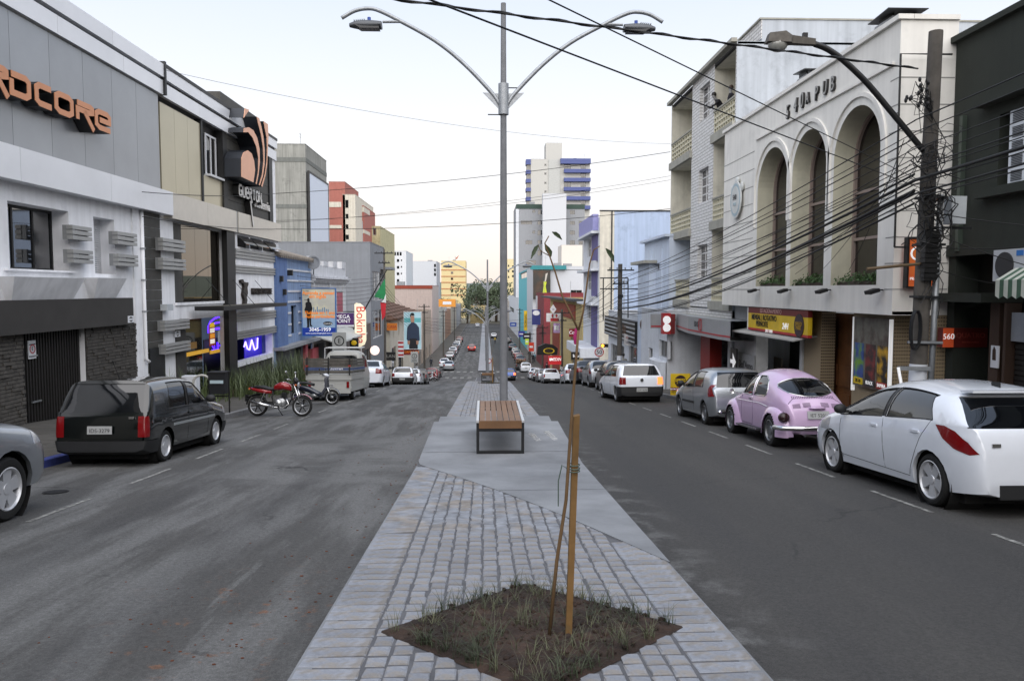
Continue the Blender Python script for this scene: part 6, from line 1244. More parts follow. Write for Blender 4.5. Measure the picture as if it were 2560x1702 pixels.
# ================================================================ median lamps, benches, saplings
YL = 16.0
def lamp_proto():
 zb = zmed(YL); b = at(1262,9,YL); cx = at(1259,700,YL).x; H = b.z - zb
 t = thing('median_lamp_post','','street lamp',(cx,YL,zb))
 LPM = M('lamp_concrete','#74767a',.75,var=.14,scale=5,streak=.1)
 MB().tube([(0,0,-.3),(0,0,H * .5),(0,0,H)],[.088,.072,.052],12).build('pole',LPM,t,40)
 def L(px,py): p = at(px,py,YL); return Vector((p.x - cx,0,p.z - zb))
 pl = [L(*q) for q in ((1250,263),(1228,231),(1160,160),(1089,103),(1004,55),(947,27),(918,22),(886,28),(854,46))]
 zj = L(1260,235).z
 MB().tube([(0,0,zj - .42),(0,0,zj + .2)],.11,10).build('collar',GALV,t,40)
 for s in (-1,1):
  pts = [(s * abs(p.x),0,p.z) for p in pl]; a = MB().tube(cm(pts),.042,8).build('arm',GALV,t,True)
  MB().prism([(s * .06,zj),(s * .42,zj + .02),(s * .1,zj - .3)],-.012,.012).build('gusset',GALV,a)
  x0,x1 = abs(L(954,60).x),abs(L(874,60).x); z0,z1 = L(900,77).z,L(900,44).z
  MB().tube([(s * abs(L(1003,55).x),0,L(1003,55).z),(s * (x0 - .02),0,z0 + (z1 - z0) * .68)],.03,8).build('spigot',GALV,a)
  hd = MB(); N = 9; secs = []
  for i in range(N):
   u = i / (N - 1); x = x0 + (x1 - x0) * u; wd = .15 * (1 - .25 * u) * math.sqrt(max(.3,1 - (max(0,u - .7) / .3) ** 2)); hh = (z1 - z0) * (.55 + .15 * math.sin(math.pi * min(1,u * 1.1))) * math.sqrt(max(.3,1 - (max(0,u - .75) / .25) ** 2)); zm = z0 + (z1 - z0) * .35
   secs.append([(s * x,wd * math.cos(a_),zm + (hh * .62 if math.sin(a_) > 0 else hh * .36) * math.sin(a_)) for a_ in [2 * math.pi * k / 14 for k in range(14)]])
  hd.v = [p for q in secs for p in q]
  for i in range(N - 1):
   for k in range(14): hd.f.append((i * 14 + k,i * 14 + (k + 1) % 14,(i + 1) * 14 + (k + 1) % 14,(i + 1) * 14 + k))
  hd.f.append(tuple(range(14))); hd.f.append(tuple((N - 1) * 14 + k for k in range(14)))
  h_ = hd.build('lamp_head',M('lamp_shell','#55585c',.5,.3,var=.06),t,50)
  MB().prism([(s * (x0 + .04),z0 + .02),(s * (x1 - .22),z0 + .02),(s * (x1 - .1),z0 + .09),(s * (x0 + .05),z0 + .11)],-.115,.115).build('lens',M('lamp_lens','#15171b',.25),h_)
  MB().tube([(s * (x0 + .25),0,z0 + (z1 - z0) * .7),(s * (x0 + .25),0,z1 + .0)],.035,10).build('photocell',M('cell_blue','#2c4a9a',.5),h_)
  for k in range(6): MB().box(s * (x1 - .1 - k * .04) - .006,s * (x1 - .1 - k * .04) + .006,-.07,.07,z0 + (z1 - z0) * .5,z0 + (z1 - z0) * .82 - .004 * (5 - k)).build('fin',M('lamp_shell'),h_)
 for q,zz in ((1,.12),(-1,-.42)): MB().tube([(0,0,zj + zz),(q * .32,0,zj + zz)],.012,6).build('bolt',STEELD,t)
 return t
lp = lamp_proto(); od = ('nearest and tallest grey','second','third','fourth','fifth','sixth','seventh')
for k,Y in enumerate((YL,54,95,134,173,212,251)):
 o = lp if k == 0 else copy_tree(lp); o.location = (lp.location.x if k == 0 else .22,Y,zmed(Y))
 o['label'] = (od[k] + ' double-armed lamp post on the median, behind the front bench') if k == 0 else od[k] + ' double-armed lamp post along the median down the hill'; o['group'] = 'double-armed lamp posts on the median'
# far half of the median
fm = thing('median_strip',None,None); tag(fm,kind='structure'); mb = MB()
for a,b in ((112,332),):
 strip(mb,-.95,1.4,yr(a,b,6),lambda y: gz(y) + .17)
 strip(mb,-.95,-.9501,yr(a,b,6),lambda y: gz(y))
mb.build('paving',M('far_cobble','#8d8f94',.85,var=.25,scale=3),fm)
SLATW = M('bench_wood','#6f5034',.5,var=.2,scale=3,streak=.0,rand=.12); FRB = M('bench_steel','#2b2c2e',.45,.5,var=.08); RAILW = M('bench_rail','#c9cacb',.4,.5,var=.05)
def bench(label,xc,y0,L_,wd,h,tilt):
 t = thing('bench',label,'bench',(xc,y0,zmed(y0) + .006),(tilt,0,0),'median benches'); n = 7; sw = (wd - .09) / n
 for k in range(n): x = -wd / 2 + .045 + k * sw; bx('slat',SLATW,t,x + .006,x + sw - .006,.03,L_ - .03,h - .035,h)
 for s in (-1,1): x = s * wd / 2; bx('side_rail',RAILW,t,min(x,x - s * .04),max(x,x - s * .04),.0,L_,h - .03,h + .004)
 bx('end_board',SLATW,t,-wd / 2 + .04,wd / 2 - .04,0,.028,h - .12,h - .001); bx('end_board',SLATW,t,-wd / 2 + .04,wd / 2 - .04,L_ - .028,L_,h - .12,h - .001)
 for y in (.03,L_ - .09):
  f = MB(); q = .045; f.box(-wd / 2,-wd / 2 + q,y,y + .06,0,h - .031).box(wd / 2 - q,wd / 2,y,y + .06,0,h - .031).box(-wd / 2 + q,wd / 2 - q,y,y + .06,0,q).box(-wd / 2 + q,wd / 2 - q,y,y + .06,h - .17,h - .125); f.build('frame',FRB,t)
 return t
p = on_plane(1251,1136,zmed); bench('wooden slat bench with dark steel frame on the concrete pad',p.x,p.y,2.15,.74,.52,0)
bench('middle bench of the median, in front of the second lamp post',.18,42,2.1,.72,.5,slope(43)); bench('smallest and farthest bench on the median',.15,91,2.1,.72,.5,slope(92))
# sapling with stake
STK = M('stake_wood','#7d5f36',.8,var=.3,scale=6,streak=.25); BARK = M('twig_bark','#6a5338',.85,var=.2,scale=9)
Ys = 4.22
def A_(px,py,y=Ys): return at(px,py,y)
g0 = Vector((A_(1420,1640).x,Ys,zmed(Ys) - .05)); t = thing('wooden_stake','thick square wooden stake driven into the diamond soil pit','stake',tuple(g0)); tp = A_(1441,1040) - g0; s_ = .0175
MB().add([(-s_,-s_,0),(s_,-s_,0),(s_,s_,0),(-s_,s_,0),(tp.x - s_,tp.y - s_,tp.z),(tp.x + s_,tp.y - s_,tp.z + .006),(tp.x + s_,tp.y + s_,tp.z + .012),(tp.x - s_,tp.y + s_,tp.z + .004)],[(0,3,2,1),(4,5,6,7),(0,1,5,4),(1,2,6,5),(2,3,7,6),(3,0,4,7)]).build('post',STK,t)
u0 = (A_(1434,1170) - g0); tie = MB(); 
for dz in (0,.02,-.015): tie.tube([(u0.x + .034 * math.cos(a),u0.y + .036 * math.sin(a),u0.z + dz) for a in [k * .6 for k in range(12)]],.0035,5)
tie.tube([(u0.x - .03,u0.y - .03,u0.z),(u0.x - .07,u0.y - .05,u0.z + .03),(u0.x - .09,u0.y - .05,u0.z - .06),(u0.x - .09,u0.y - .05,u0.z - .2)],.0035,5).build('tie_wire',M('tie_green','#4a5a50',.7),t)
pts = [(1372,1600),(1392,1400),(1415,1250),(1425,1100),(1432,1000),(1440,900),(1446,826)]; b0 = A_(1372,1610,Ys - .02); t = thing('sapling','thin bare young tree leaning beside the stake with four hanging leaves','tree',(b0.x,b0.y,zmed(b0.y) - .03)); o0 = Vector(t.location)
def tw(l,r0,r1,nm='branch'): q = [A_(a,b,Ys - .03) - o0 for a,b in l]; return MB().tube(q,[r0 + (r1 - r0) * i / (len(q) - 1) for i in range(len(q))],7).build(nm,BARK,t,True)
tw(pts,.011,.007,'trunk'); tw([(1446,826),(1425,780),(1405,738),(1388,680),(1374,640),(1362,608),(1372,590)],.006,.003); tw([(1446,826),(1458,780),(1466,720),(1474,660),(1484,625),(1500,615)],.006,.003); tw([(1374,640),(1352,628),(1345,612)],.003,.002)
def leaf(l,wd):
 q = [A_(a,b,Ys - .03) - o0 for a,b in l]; m = MB(); n = len(q)
 for i,c in enumerate(q):
  d = (q[min(i + 1,n - 1)] - q[max(i - 1,0)]).normalized(); s2 = d.cross(Vector((.25,1,.1))).normalized() * wd * math.sin(math.pi * min(.97,max(.05,i / (n - 1)))) ; m.v += [tuple(c - s2 + Vector((0,-.004,0))),tuple(c),tuple(c + s2 + Vector((0,-.004,0)))]
 for i in range(n - 1): m.f += [(3 * i,3 * i + 1,3 * i + 4,3 * i + 3),(3 * i + 1,3 * i + 2,3 * i + 5,3 * i + 4)]
 m.build('leaf',M('leaf_dark','#3b4a30',.5,var=.2),t,True)
leaf([(1380,580),(1388,584),(1396,590),(1405,600)],.012); leaf([(1362,610),(1368,622),(1375,632),(1378,642)],.016); leaf([(1347,612),(1340,620),(1334,632),(1327,648)],.012); leaf([(1514,621),(1522,630),(1530,642),(1535,656)],.014)
for (x,y,hh) in ((.42,40.0,1.35),):
 t = thing('wooden_stake','distant thin stake with a sapling in the second soil pit','stake',(x,y,zmed(y))); MB().box(-.03,.03,-.03,.03,-.1,hh).build('post',STK,t)
 t = thing('sapling','distant bare young tree tied to the thin stake by the second bench','tree',(x - .1,y,zmed(y))); MB().tube([(0,0,0),(.05,0,1.2),(.0,0,2.3)],[.015,.012,.006],6).build('trunk',BARK,t); MB().tube([(.04,0,1.5),(.2,0,2.1)],[.008,.004],5).build('branch',BARK,t)
# no-turn sign in the median far on
a = at(1223,902,100); t = thing('traffic_sign','small round no turn sign on the median','sign',(a.x,100,gz(100))); MB().tube([(0,0,0),(0,0,a.z - gz(100) + .3)],.03,6).build('post',GALV,t); MB().disc((0,-.05,a.z - gz(100)),(0,1,0),.3,20,.02).build('face',M('sign_white'),t); MB().lathe([(.22,0),(.3,0),(.3,.01),(.22,.01)],20,Matrix.Translation((0,-.056,a.z - gz(100))) @ Matrix.Rotation(R(90),4,'X')).build('ring',RB,t)
# ================================================================ litter bin, hoop
a = at(567,1000,22.0); t = thing('litter_bin','black slatted litter bin on a post frame at the left kerb','bin',(-7.55,22.0,gz(22) + .14)); wv_ = .48
bn = MB(); bn.add([(-.2,-.16,.55),(.2,-.16,.55),(.2,.16,.55),(-.2,.16,.55),(-.24,-.2,1.15),(.24,-.2,1.15),(.24,.2,1.15),(-.24,.2,1.15)],[(0,3,2,1),(0,1,5,4),(1,2,6,5),(2,3,7,6),(3,0,4,7)]).build('basket',M('bin_black','#1a1c20',.5),t)
bx('label',M('label_pale','#a9bcc4',.5),t,-.18,.19,-.212,-.20,.86,.95); MB().tube([(-.28,0,0),(-.28,0,1.12)],.022,8).build('post',BLACK,t); MB().tube([(.28,0,-.12),(.28,0,1.18)],.022,8).build('post',BLACK,t); bx('rail',BLACK,t,-.28,.28,-.012,.012,.46,.5); bx('rim',BLACK,t,-.26,.26,-.22,.22,1.15,1.18)
t = thing('metal_hoop','white painted metal hoop barrier behind the dark hatchback','barrier',(-8.1,22.2,gz(22.2) + .14)); MB().tube([(-.25,0,0),(-.25,0,.8)] + [(-.25 * math.cos(k * math.pi / 8),0,.85 + .22 * math.sin(k * math.pi / 8)) for k in range(9)] + [(.25,0,.8),(.25,0,0)],.035,8).build('tube',M('hoop_white','#a9a9a4',.6),t,True)
t = thing('white_post_box','small white letter box post by the gym planting','box',(-9.0,23.6,gz(23.6) + .14)); bx('case',PW,t,-.22,.22,0,.3,.4,1.0); bx('post',PW,t,-.04,.04,.1,.18,0,.4)
# ================================================================ utility poles and cables
PCON = M('pole_concrete','#55514c',.9,var=.22,scale=5,streak=.25)
def upole(label,X,Y,ztop,r0=.15,r1=.10,white=True,lean=0,arms=2,group='concrete utility poles',insul=True):
 zb = gz(Y) + .1; t = thing('utility_pole',label,'utility pole',(X,Y,zb),(0,lean,0),group); H = ztop - zb
 MB().tube([(0,0,-.5),(0,0,H * .5),(0,0,H)],[r0,(r0 + r1) / 2,r1],10).build('shaft',PCON,t,40)
 if white: MB().tube([(0,0,-.05),(0,0,1.55)],[r0 + .006,r0 + .003 - .006],10).build('white_base',M('limewash','#c9cdd4',.85,var=.12,scale=6),t,40)
 for k in range(arms):
  z = H - .35 - k * .75; bx('crossarm',STEELD,t,-.75 + .3 * k,.75 - .3 * k,-.06 - r1,-r1,z - .04,z + .04)
  for x in (-.6,-.2,.25,.6): MB().lathe([(.001,0),(.035,.02),(.02,.05),(.045,.07),(.02,.1),(.001,.12)],8,Matrix.Translation((x * (1 - .4 * k),-.03 - r1,z + .04))).build('insulator',M('insulator','#26282c',.4),t,True) if insul else None
 return t,H
p1x,p1y = 7.55,13.1; zt1 = at(2356,79,p1y).z; pole1,H1 = upole('near concrete utility pole with white base, tangled cables and lamp arm',p1x,p1y,zt1,.15,.115,True,.018,0); zb1_ = pole1.location.z
def L1(px,py,dy=0): p = at(px,py,p1y + dy); return Vector((p.x - p1x,dy,p.z - zb1_))
MB().tube([(.2,-.06,0),(.2,-.06,H1 * .62)],.05,10).build('conduit',GALV,pole1,True)
for z in (1.9,2.7,3.6,4.4): bx('strap',STEELD,pole1,-.16,.27,-.17,.12,z,z + .04)
cl_ = MB(); 
for k in range(9): cl_.box(-.14,.12,-.26 - .012 * (k % 2),-.14,3.05 + k * .085,3.11 + k * .085)
cl_.box(-.12,.1,-.24,-.14,3.0,3.85).build('splice_box',BLACK,pole1)
co = MB()
for k in range(7): co.tube([(-.2 + .02 * math.cos(k) ,-.17 - .012 * k,2.15 + .33 * math.sin(a_)) if 0 else (-.2 + .085 * math.cos(a_) ,-.17 - .012 * k,2.15 + .34 * math.sin(a_)) for a_ in [j * .45 for j in range(15)]],.014,5)
tag(co.build('cable_coil',WIREM,pole1),kind='stuff')
bx('bracket',GALV,pole1,-.3,.3,-.19,-.15,1.92,1.96); bx('bracket',GALV,pole1,-.45,.12,-.18,-.15,1.45,1.52); MB().tube([(-.45,-.17,1.5),(-.38,-.17,1.2)],.025,6).build('white_elbow',WL,pole1)
b_ = at(2410,330,p1y); bx('meter_cabinet',M('meter_grey'),pole1,.36,.62,-.13,.1,3.98,4.45); bx('cabinet_bracket',STEELD,pole1,.1,.8,-.02,.02,3.9,3.94); MB().tube([(-1.05,-.1,3.18),(0,-.1,3.3)],.03,6).build('boom',M('boom_ochre','#5a4a34',.7),pole1)
# lamp arm of the near pole
q = [L1(2302,385),L1(2220,290),L1(2150,210),L1(2090,155),L1(2050,128),L1(2018,116)]
arm = MB().tube(cm(q),.05,10).build('lamp_arm',BLACK,pole1,True); h0,h1 = L1(2018,112),L1(1897,100); cc = (h0 + h1) / 2
hx0,hx1 = h1.x,h0.x; zz = h0.z
MB().add([(hx1,-.05,zz - .05),(hx1,.05,zz - .05),(hx1,.05,zz + .05),(hx1,-.05,zz + .05),(hx0 + .42,-.07,zz - .04),(hx0 + .42,.07,zz - .04),(hx0 + .42,.07,zz + .09),(hx0 + .42,-.07,zz + .09),(hx0 + .38,-.13,zz - .04),(hx0 + .38,.13,zz - .04),(hx0 + .3,.1,zz + .15),(hx0 + .3,-.1,zz + .15),(hx0,-.1,zz - .03),(hx0,.1,zz - .03),(hx0 + .04,.07,zz + .12),(hx0 + .04,-.07,zz + .12)],
         [(0,3,2,1),(0,1,5,4),(1,2,6,5),(2,3,7,6),(3,0,4,7),(4,5,9,8),(5,6,10,9),(6,7,11,10),(7,4,8,11),(8,9,13,12),(9,10,14,13),(10,11,15,14),(11,8,12,15),(12,13,14,15)]).build('lamp_head',M('old_lamp','#56524c',.7,.3,var=.25,scale=9),pole1)
MB().sphere((hx0 + .2,0,zz - .05),(.17,.12,.13),16,8).build('lamp_globe',M('globe_glass','#8d8d88',.15,var=.05,spec=.8),pole1,True); bx('photocell',BLACK,pole1,hx0 + .62,hx0 + .7,-.03,.03,zz + .07,zz + .15)
# tangle at the pole
tg = MB(); rnd = random.Random(21)
for k in range(34):
 z = rnd.uniform(3.6,5.6); a0 = rnd.uniform(0,6.3); pts = []; x,y = rnd.uniform(-.35,.15),-.2
 for j in range(9): pts.append((x + rnd.uniform(.1,.3) * math.cos(a0 + j * .7),y + .12 * math.sin(a0 + j * .7) - .05,z + rnd.uniform(.1,.28) * math.sin(a0 + j * .8)))
 tg.tube(pts,rnd.choice((.006,.009,.012)),4)
for k in range(12):
 z = rnd.uniform(3.2,6.0); tg.tube([(rnd.uniform(-.2,.2),-.16,z),(rnd.uniform(-.3,.25),-.2,z - .5),(rnd.uniform(-.2,.25),-.18,z - 1.1)],.008,4)
tag(tg.build('cable_tangle',WIREM,pole1),kind='stuff')
ins = MB()
for k in range(15): px,py = 2248 + rnd.uniform(0,62),195 + rnd.uniform(0,75); v = L1(px,py,-.15); ins.sphere(tuple(v),(.03,.03,.045),6,4); ins.tube([tuple(v),(rnd.uniform(-.5,-.1),-.16,v.z + rnd.uniform(-.5,.3)),(-.05,-.12,v.z - .3)],.007,4)
tag(ins.build('drop_clamps',BLACK,pole1),kind='stuff')
pole2,H2 = upole('second concrete utility pole beside the slatted shop on the right',7.62,43,at(1549,660,43).z,.15,.12,True,0,3)
MB().tube([(0,0,0)] * 2,.01,4) ; fr_ = MB(); 
for a,b in (((1500,695),(1570,695)),((1508,695),(1508,800)),((1570,695),(1570,795)),((1500,722),(1612,722))): pa,pb = at(*a,43.2),at(*b,43.2); fr_.tube([tuple(pa - Vector(pole2.location)),tuple(pb - Vector(pole2.location))],.035,5)
fr_.build('switch_frame',STEELD,pole2)
P3 = upole('third concrete utility pole by the white pickup',7.6,75,at(1406,773,75).z,.15,.11,True,0,2)[0]; P4 = upole('fourth utility pole far down the right pavement',7.6,100,at(1359,812,100).z,.15,.11,False,0,2)[0]; P5 = upole('fifth utility pole beyond the red banner',7.6,128,at(1329,830,128).z,.15,.11,False,0,2)[0]
LP1 = upole('slim utility pole in front of the grey block on the left',-7.8,60.5,at(963,622,60.5).z,.1,.07,False,0,2)[0]; LP2 = upole('utility pole at the tiled house on the left',-7.8,100,at(1061,760,100).z,.14,.1,False,0,2)[0]; LP3 = upole('utility pole past the crossing on the left',-7.8,146,at(1109,775,146).z,.14,.1,False,0,2)[0]; upole('farthest utility pole on the left',-7.8,200,gz(200) + 9,.14,.1,False,0,2)
upole('right utility pole past the crossing',7.6,165,gz(165) + 9,.15,.11,False,0,2)
def cable(p,q,sag=.3,r=.012,label='black overhead cable',group='overhead cables',n=14,twist=False):
 p,q = Vector(p),Vector(q); m = MB(); o = thing('overhead_cable',label,'cable',tuple(p),0,group); d = q - p
 pts = [tuple(d * (k / n) + Vector((0,0,-4 * sag * (k / n) * (1 - k / n)))) for k in range(n + 1)]
 m.tube(pts,r,5 if r > .01 else 4)
 if twist:
  nn = 160; sd_ = d.cross(Vector((0,0,1))).normalized(); m.tube([tuple(d * (k / nn) + Vector((0,0,-4 * sag * (k / nn) * (1 - k / nn) + r * 1.3 * math.sin(k * .9))) + sd_ * r * 1.3 * math.cos(k * .9)) for k in range(nn + 1)],r * .8,4)
 m.build('strand',WIREM,o,True); return o
rnd = random.Random(11); lab = 'black cable sagging from the near pole to the second pole along the pub'
zs1_ = [(300,700,.012,.25),(345,690,.012,.4),(372,706,.009,.3),(395,716,.009,.5),(408,735,.009,.35),(420,742,.012,.45),(436,752,.02,.45),(452,760,.03,.4),(462,766,.012,.6),(478,772,.034,.45),(486,770,.018,.5),(497,780,.012,.6),(510,785,.02,.55),(430,725,.009,.2),(330,712,.009,.2)]
zs1_.sort(); kk = 0
for k,(a,b,r,sg) in enumerate(zs1_):
 A1 = at(2335,a,p1y); A1.x = p1x - .16; B1 = at(1552,b,43); B1.x = 7.5; cable(A1,B1,sg,r,ORD[k if k < 11 else k + 1] + ' ' + lab,'cables from the near pole to the second pole')
 if k % 3 != 2: kk += 1; cable((A1.x,A1.y,A1.z),(7.45,-17,A1.z + 2.5 + .02 * k),.5,r,ORD[kk - 1] + ' black cable running off the frame to the right of the near pole','cables behind the near pole')
 if k % 2 == 0:
  C1 = Vector((7.5,75,at(1406,785 + 2.2 * k,75).z)); cable(B1,C1,.4,.014,ORD[k // 2] + ' black cable from the second pole to the third pole on the right','cables between second and third pole'); D1 = Vector((7.5,100,at(1359,822 + k,100).z)); cable(C1,D1,.3,.016,ORD[k // 2] + ' far cable from the third to the fourth pole','cables between third and fourth pole')
lab2 = ('thick twisted cable crossing the sky above the lamp post','cable crossing the sky in front of the left lamp arm','cable crossing the sky in front of the right lamp arm')
for (pa,ya,pb,yb,r,tw_,l2) in (((1000,0),9.6,(2295,172),p1y,.014,True,lab2[0]),((1075,0),5.0,(2300,470),p1y,.0075,False,lab2[1]),((1372,0),5.4,(2300,452),p1y,.0065,False,lab2[2])):
 A1 = at(*pb,yb); B1 = at(*pa,ya); d = B1 - A1; cable(A1,A1 + d * 2.1 if pa[0] < 1300 else A1 + d * 1.8,0,r,l2,None,14,tw_)
for k,(a,Ya,b,Yb,r,sg,l2) in enumerate((((412,176),26,(1676,360),37.8,.006,.5,'thin wire from the gym roof to the brick flats'),((690,484),38.5,(1676,380),37.6,.014,.25,'upper wire strung across the street from the gym to the flats'),((690,556),38.6,(1676,440),37.7,.008,.3,'middle wire strung across the street from the gym to the flats'),((690,552),38.7,(1676,450),37.75,.008,.35,'wire just under the middle wire across the street'),((690,573),38.8,(1676,522),37.9,.014,.3,'lowest wire strung across the street from the gym to the flats'),((355,480),24.0,(690,484),38.4,.012,.12,'upper wire along the gym front'),((356,542),24.0,(690,573),38.5,.012,.12,'lower wire along the gym front'))):
 cable(at(*a,Ya),at(*b,Yb),sg,r,l2,None)
rnd = random.Random(5)
for k in range(7): cable((-10.1,42 + k * .3,at(705,690 + 12 * k,42).z),(-7.75,60.4,at(963,690 + 9 * k,60.4).z),.25,.012,ORD[k] + ' cable from the blue house to the slim pole on the left','cables on the left row near')
for k in range(7): z = LP1.location.z + 6.6 + k * .28; cable((-7.75,60.4,z - .5),(-7.75,100,LP2.location.z + 5.6 + k * .25),.5,.014,ORD[6 - k] + ' cable along the left row to the tiled house','cables on the left row middle'); cable((-7.75,100,LP2.location.z + 5.6 + k * .25),(-7.75,146,LP3.location.z + 6 + k * .25),.5,.018,ORD[6 - k] + ' cable along the left row past the crossing','cables on the left row far')
for k in range(5): cable((-7.7,100,LP2.location.z + 6.0 + k * .4),(7.6,100 + k * 3,P4.location.z + 5.5 + k * .4),.5,.014,ORD[4 - k] + ' far wire spanning the crossing at the foot of the hill','wires over the crossing')
for k in range(6): a = at(2300 - 8 * k,500 - 30 * k,p1y); b = at(1830 + 60 * k,700 - 5 * k,PY - 2 - k * 1.6); b.x = PX - .05; cable(a,b,.15,.007,ORD[5 - k] + ' thin drop wire from the near pole to the pub wall','drop wires to the pub')
for k in range(4): a = Vector((7.55,13.1,zb1_ + 3.3 + k * .3)); cable(a,(9.98,13.6 - k * .9,zb1_ + 2.9 + (k % 2) * .8),.1,.008,('farthest','second farthest','third farthest','nearest')[k] + ' thin drop wire from the near pole to the green building','drop wires to the green building')
# ================================================================ vehicles
from mathutils.bvhtree import BVHTree
def interp(P,x):
 if x <= P[0][0]: return P[0][1]
 for (a,b),(c,d) in zip(P[:-1],P[1:]):
  if x <= c: return b + (d - b) * (x - a) / (c - a) if c > a else d
 return P[-1][1]
def smooth(P,n=6):
 out = []
 for i in range(len(P) - 1):
  p0 = P[max(i - 1,0)]; p1 = P[i]; p2 = P[i + 1]; p3 = P[min(i + 2,len(P) - 1)]
  for k in range(n):
   t = k / n; q = []
   for j in (0,1): q.append(.5 * (2 * p1[j] + (p2[j] - p0[j]) * t + (2 * p0[j] - 5 * p1[j] + 4 * p2[j] - p3[j]) * t * t + (3 * p1[j] - p0[j] - 3 * p2[j] + p3[j]) * t ** 3))
   out.append(tuple(q))
 out.append(P[-1]); res = [out[0]]
 for a in out[1:]:
  if a[0] > res[-1][0] + .004: res.append(a)
 return res
def pip(p,poly):
 c = False; n = len(poly); x,y = p
 for i in range(n):
  x1,y1 = poly[i]; x2,y2 = poly[(i + 1) % n]
  if (y1 > y) != (y2 > y) and x < (x2 - x1) * (y - y1) / (y2 - y1) + x1: c = not c
 return c
class Body:
 def __init__(s,prof,belt,W,zb=.2,n_roof=4.2,tumble=.28,end=.45,endk=.2,res=6,nu=9):
  s.bm = bmesh.new(); s.top = smooth(prof,res); s.belt = belt; s.W = W; L0,L1 = prof[0][0],prof[-1][0]; rings = []
  s.y0,s.y1 = L0,L1
  for y,zt in s.top:
   te = max(0,1 - (y - L0) / end,1 - (L1 - y) / end); te = min(1,te); hw = W / 2 * (1 - endk + endk * math.sqrt(max(0,1 - te ** 2.4)))
   z0 = zb + .06 * te ** 2; zs = min(interp(belt,y),zt - .02); zs = max(zs,z0 + .1); zt = max(zt,zs + .015); H = zt - zs
   pts = [(0,z0),(hw * .8,z0),(hw * .95,z0 + .03),(hw * .985,z0 + (zs - z0) * .25),(hw,z0 + (zs - z0) * .55),(hw * .992,z0 + (zs - z0) * .82),(hw * .965,zs)]
   n = 2.4 + (n_roof - 2.4) * min(1,H / .35)
   for k in range(1,nu + 1):
    a = math.pi / 2 * (k / nu) ** (1.0); cx = math.cos(a) ** (2 / n) if k < nu else 0; sz = math.sin(a) ** (2 / n); z = zs + H * sz; pts.append((hw * .965 * cx * (1 - tumble * H * sz),z))
   ring = [s.bm.verts.new((x,y,z)) for x,z in pts] + [s.bm.verts.new((-x,y,z)) for x,z in pts[-2:0:-1]]
   rings.append(ring)
  m = len(rings[0])
  for a,b in zip(rings[:-1],rings[1:]):
   for k in range(m): s.bm.faces.new((a[k],b[k],b[(k + 1) % m],a[(k + 1) % m]))
  s.bm.faces.new(rings[0]); s.bm.faces.new(rings[-1][::-1])
  bmesh.ops.recalc_face_normals(s.bm,faces=s.bm.faces); s.bm.normal_update()
  s.bvh = BVHTree.FromBMesh(s.bm)
 def tz(s,y): return interp(s.top,y)
 def bis(s,co,no,fs):
  g = list({x for f in fs for x in (list(f.verts) + list(f.edges))}) + fs
  if not g: return fs
  r = bmesh.ops.bisect_plane(s.bm,geom=g,plane_co=co,plane_no=no,dist=1e-5)
  return [x for x in r['geom'] if isinstance(x,bmesh.types.BMFace)]
 def cut_poly(s,poly,axis,filt):
  """axis 'x': poly in (y,z); axis 'y': poly in (x,z)"""
  us = [p[0] for p in poly]; zs = [p[1] for p in poly]; e = .02; k = 1 if axis == 'x' else 0
  near = lambda f: filt(f) and min(v.co[k] for v in f.verts) < max(us) + e and max(v.co[k] for v in f.verts) > min(us) - e and min(v.co.z for v in f.verts) < max(zs) + e and max(v.co.z for v in f.verts) > min(zs) - e
  n = len(poly); cand = [f for f in s.bm.faces if near(f)]
  for i in range(n):
   (a,b),(c,d) = poly[i],poly[(i + 1) % n]; du,dz = c - a,d - b
   if abs(du) + abs(dz) < 1e-6: continue
   no = Vector((0,dz,-du)) if k == 1 else Vector((dz,0,-du)); co = Vector((0,a,b)) if k == 1 else Vector((a,0,b)); cand = s.bis(co,no.normalized(),cand)
  s.bm.normal_update(); return [f for f in cand if filt(f) and pip((f.calc_center_median()[k],f.calc_center_median().z),poly)]
 def cut_box(s,xr,yr_,zr_,filt=lambda f: True):
  cand = [f for f in s.bm.faces if filt(f) and all(min(q.co[j] for q in f.verts) < r[1] + .03 and max(q.co[j] for q in f.verts) > r[0] - .03 for j,r in enumerate((xr,yr_,zr_)))]
  for ax,(lo,hi) in enumerate((xr,yr_,zr_)):
   for v in (lo,hi):
    if abs(v) > 8: continue
    no = [0,0,0]; no[ax] = 1; co = [0,0,0]; co[ax] = v
    cand = s.bis(Vector(co),Vector(no),cand)
  s.bm.normal_update(); return [f for f in cand if filt(f) and all(r[0] < f.calc_center_median()[j] < r[1] for j,r in enumerate((xr,yr_,zr_)))]
 def take(s,faces,inset=.012,lip=.022,out=None):
  """lift faces out of the body as a mesh of their own, leaving a lipped opening"""
  vn = {tuple(round(c,5) for c in v.co): v.normal.copy() for f in faces for v in f.verts}; mb = MB() if out is None else out
  ix = {}
  for f in faces:
   for v in f.verts:
    if v not in ix: ix[v] = len(mb.v); mb.v.append(tuple(v.co - v.normal * inset))
   mb.f.append(tuple(ix[v] for v in f.verts))
  bmesh.ops.delete(s.bm,geom=faces,context='FACES')
  if lip:
   be = [e for e in s.bm.edges if e.is_boundary and all(tuple(round(c,5) for c in v.co) in vn for v in e.verts)]
   r = bmesh.ops.extrude_edge_only(s.bm,edges=be)
   for v in r['geom']:
    if isinstance(v,bmesh.types.BMVert): k = tuple(round(c,5) for c in v.co); v.co -= vn.get(k,Vector()) * lip
  s.bm.normal_update(); return mb
 def hit(s,side,y,z):
  h = s.bvh.ray_cast(Vector((side * 3,y,z)),Vector((-side,0,0))); return h[0],h[1]
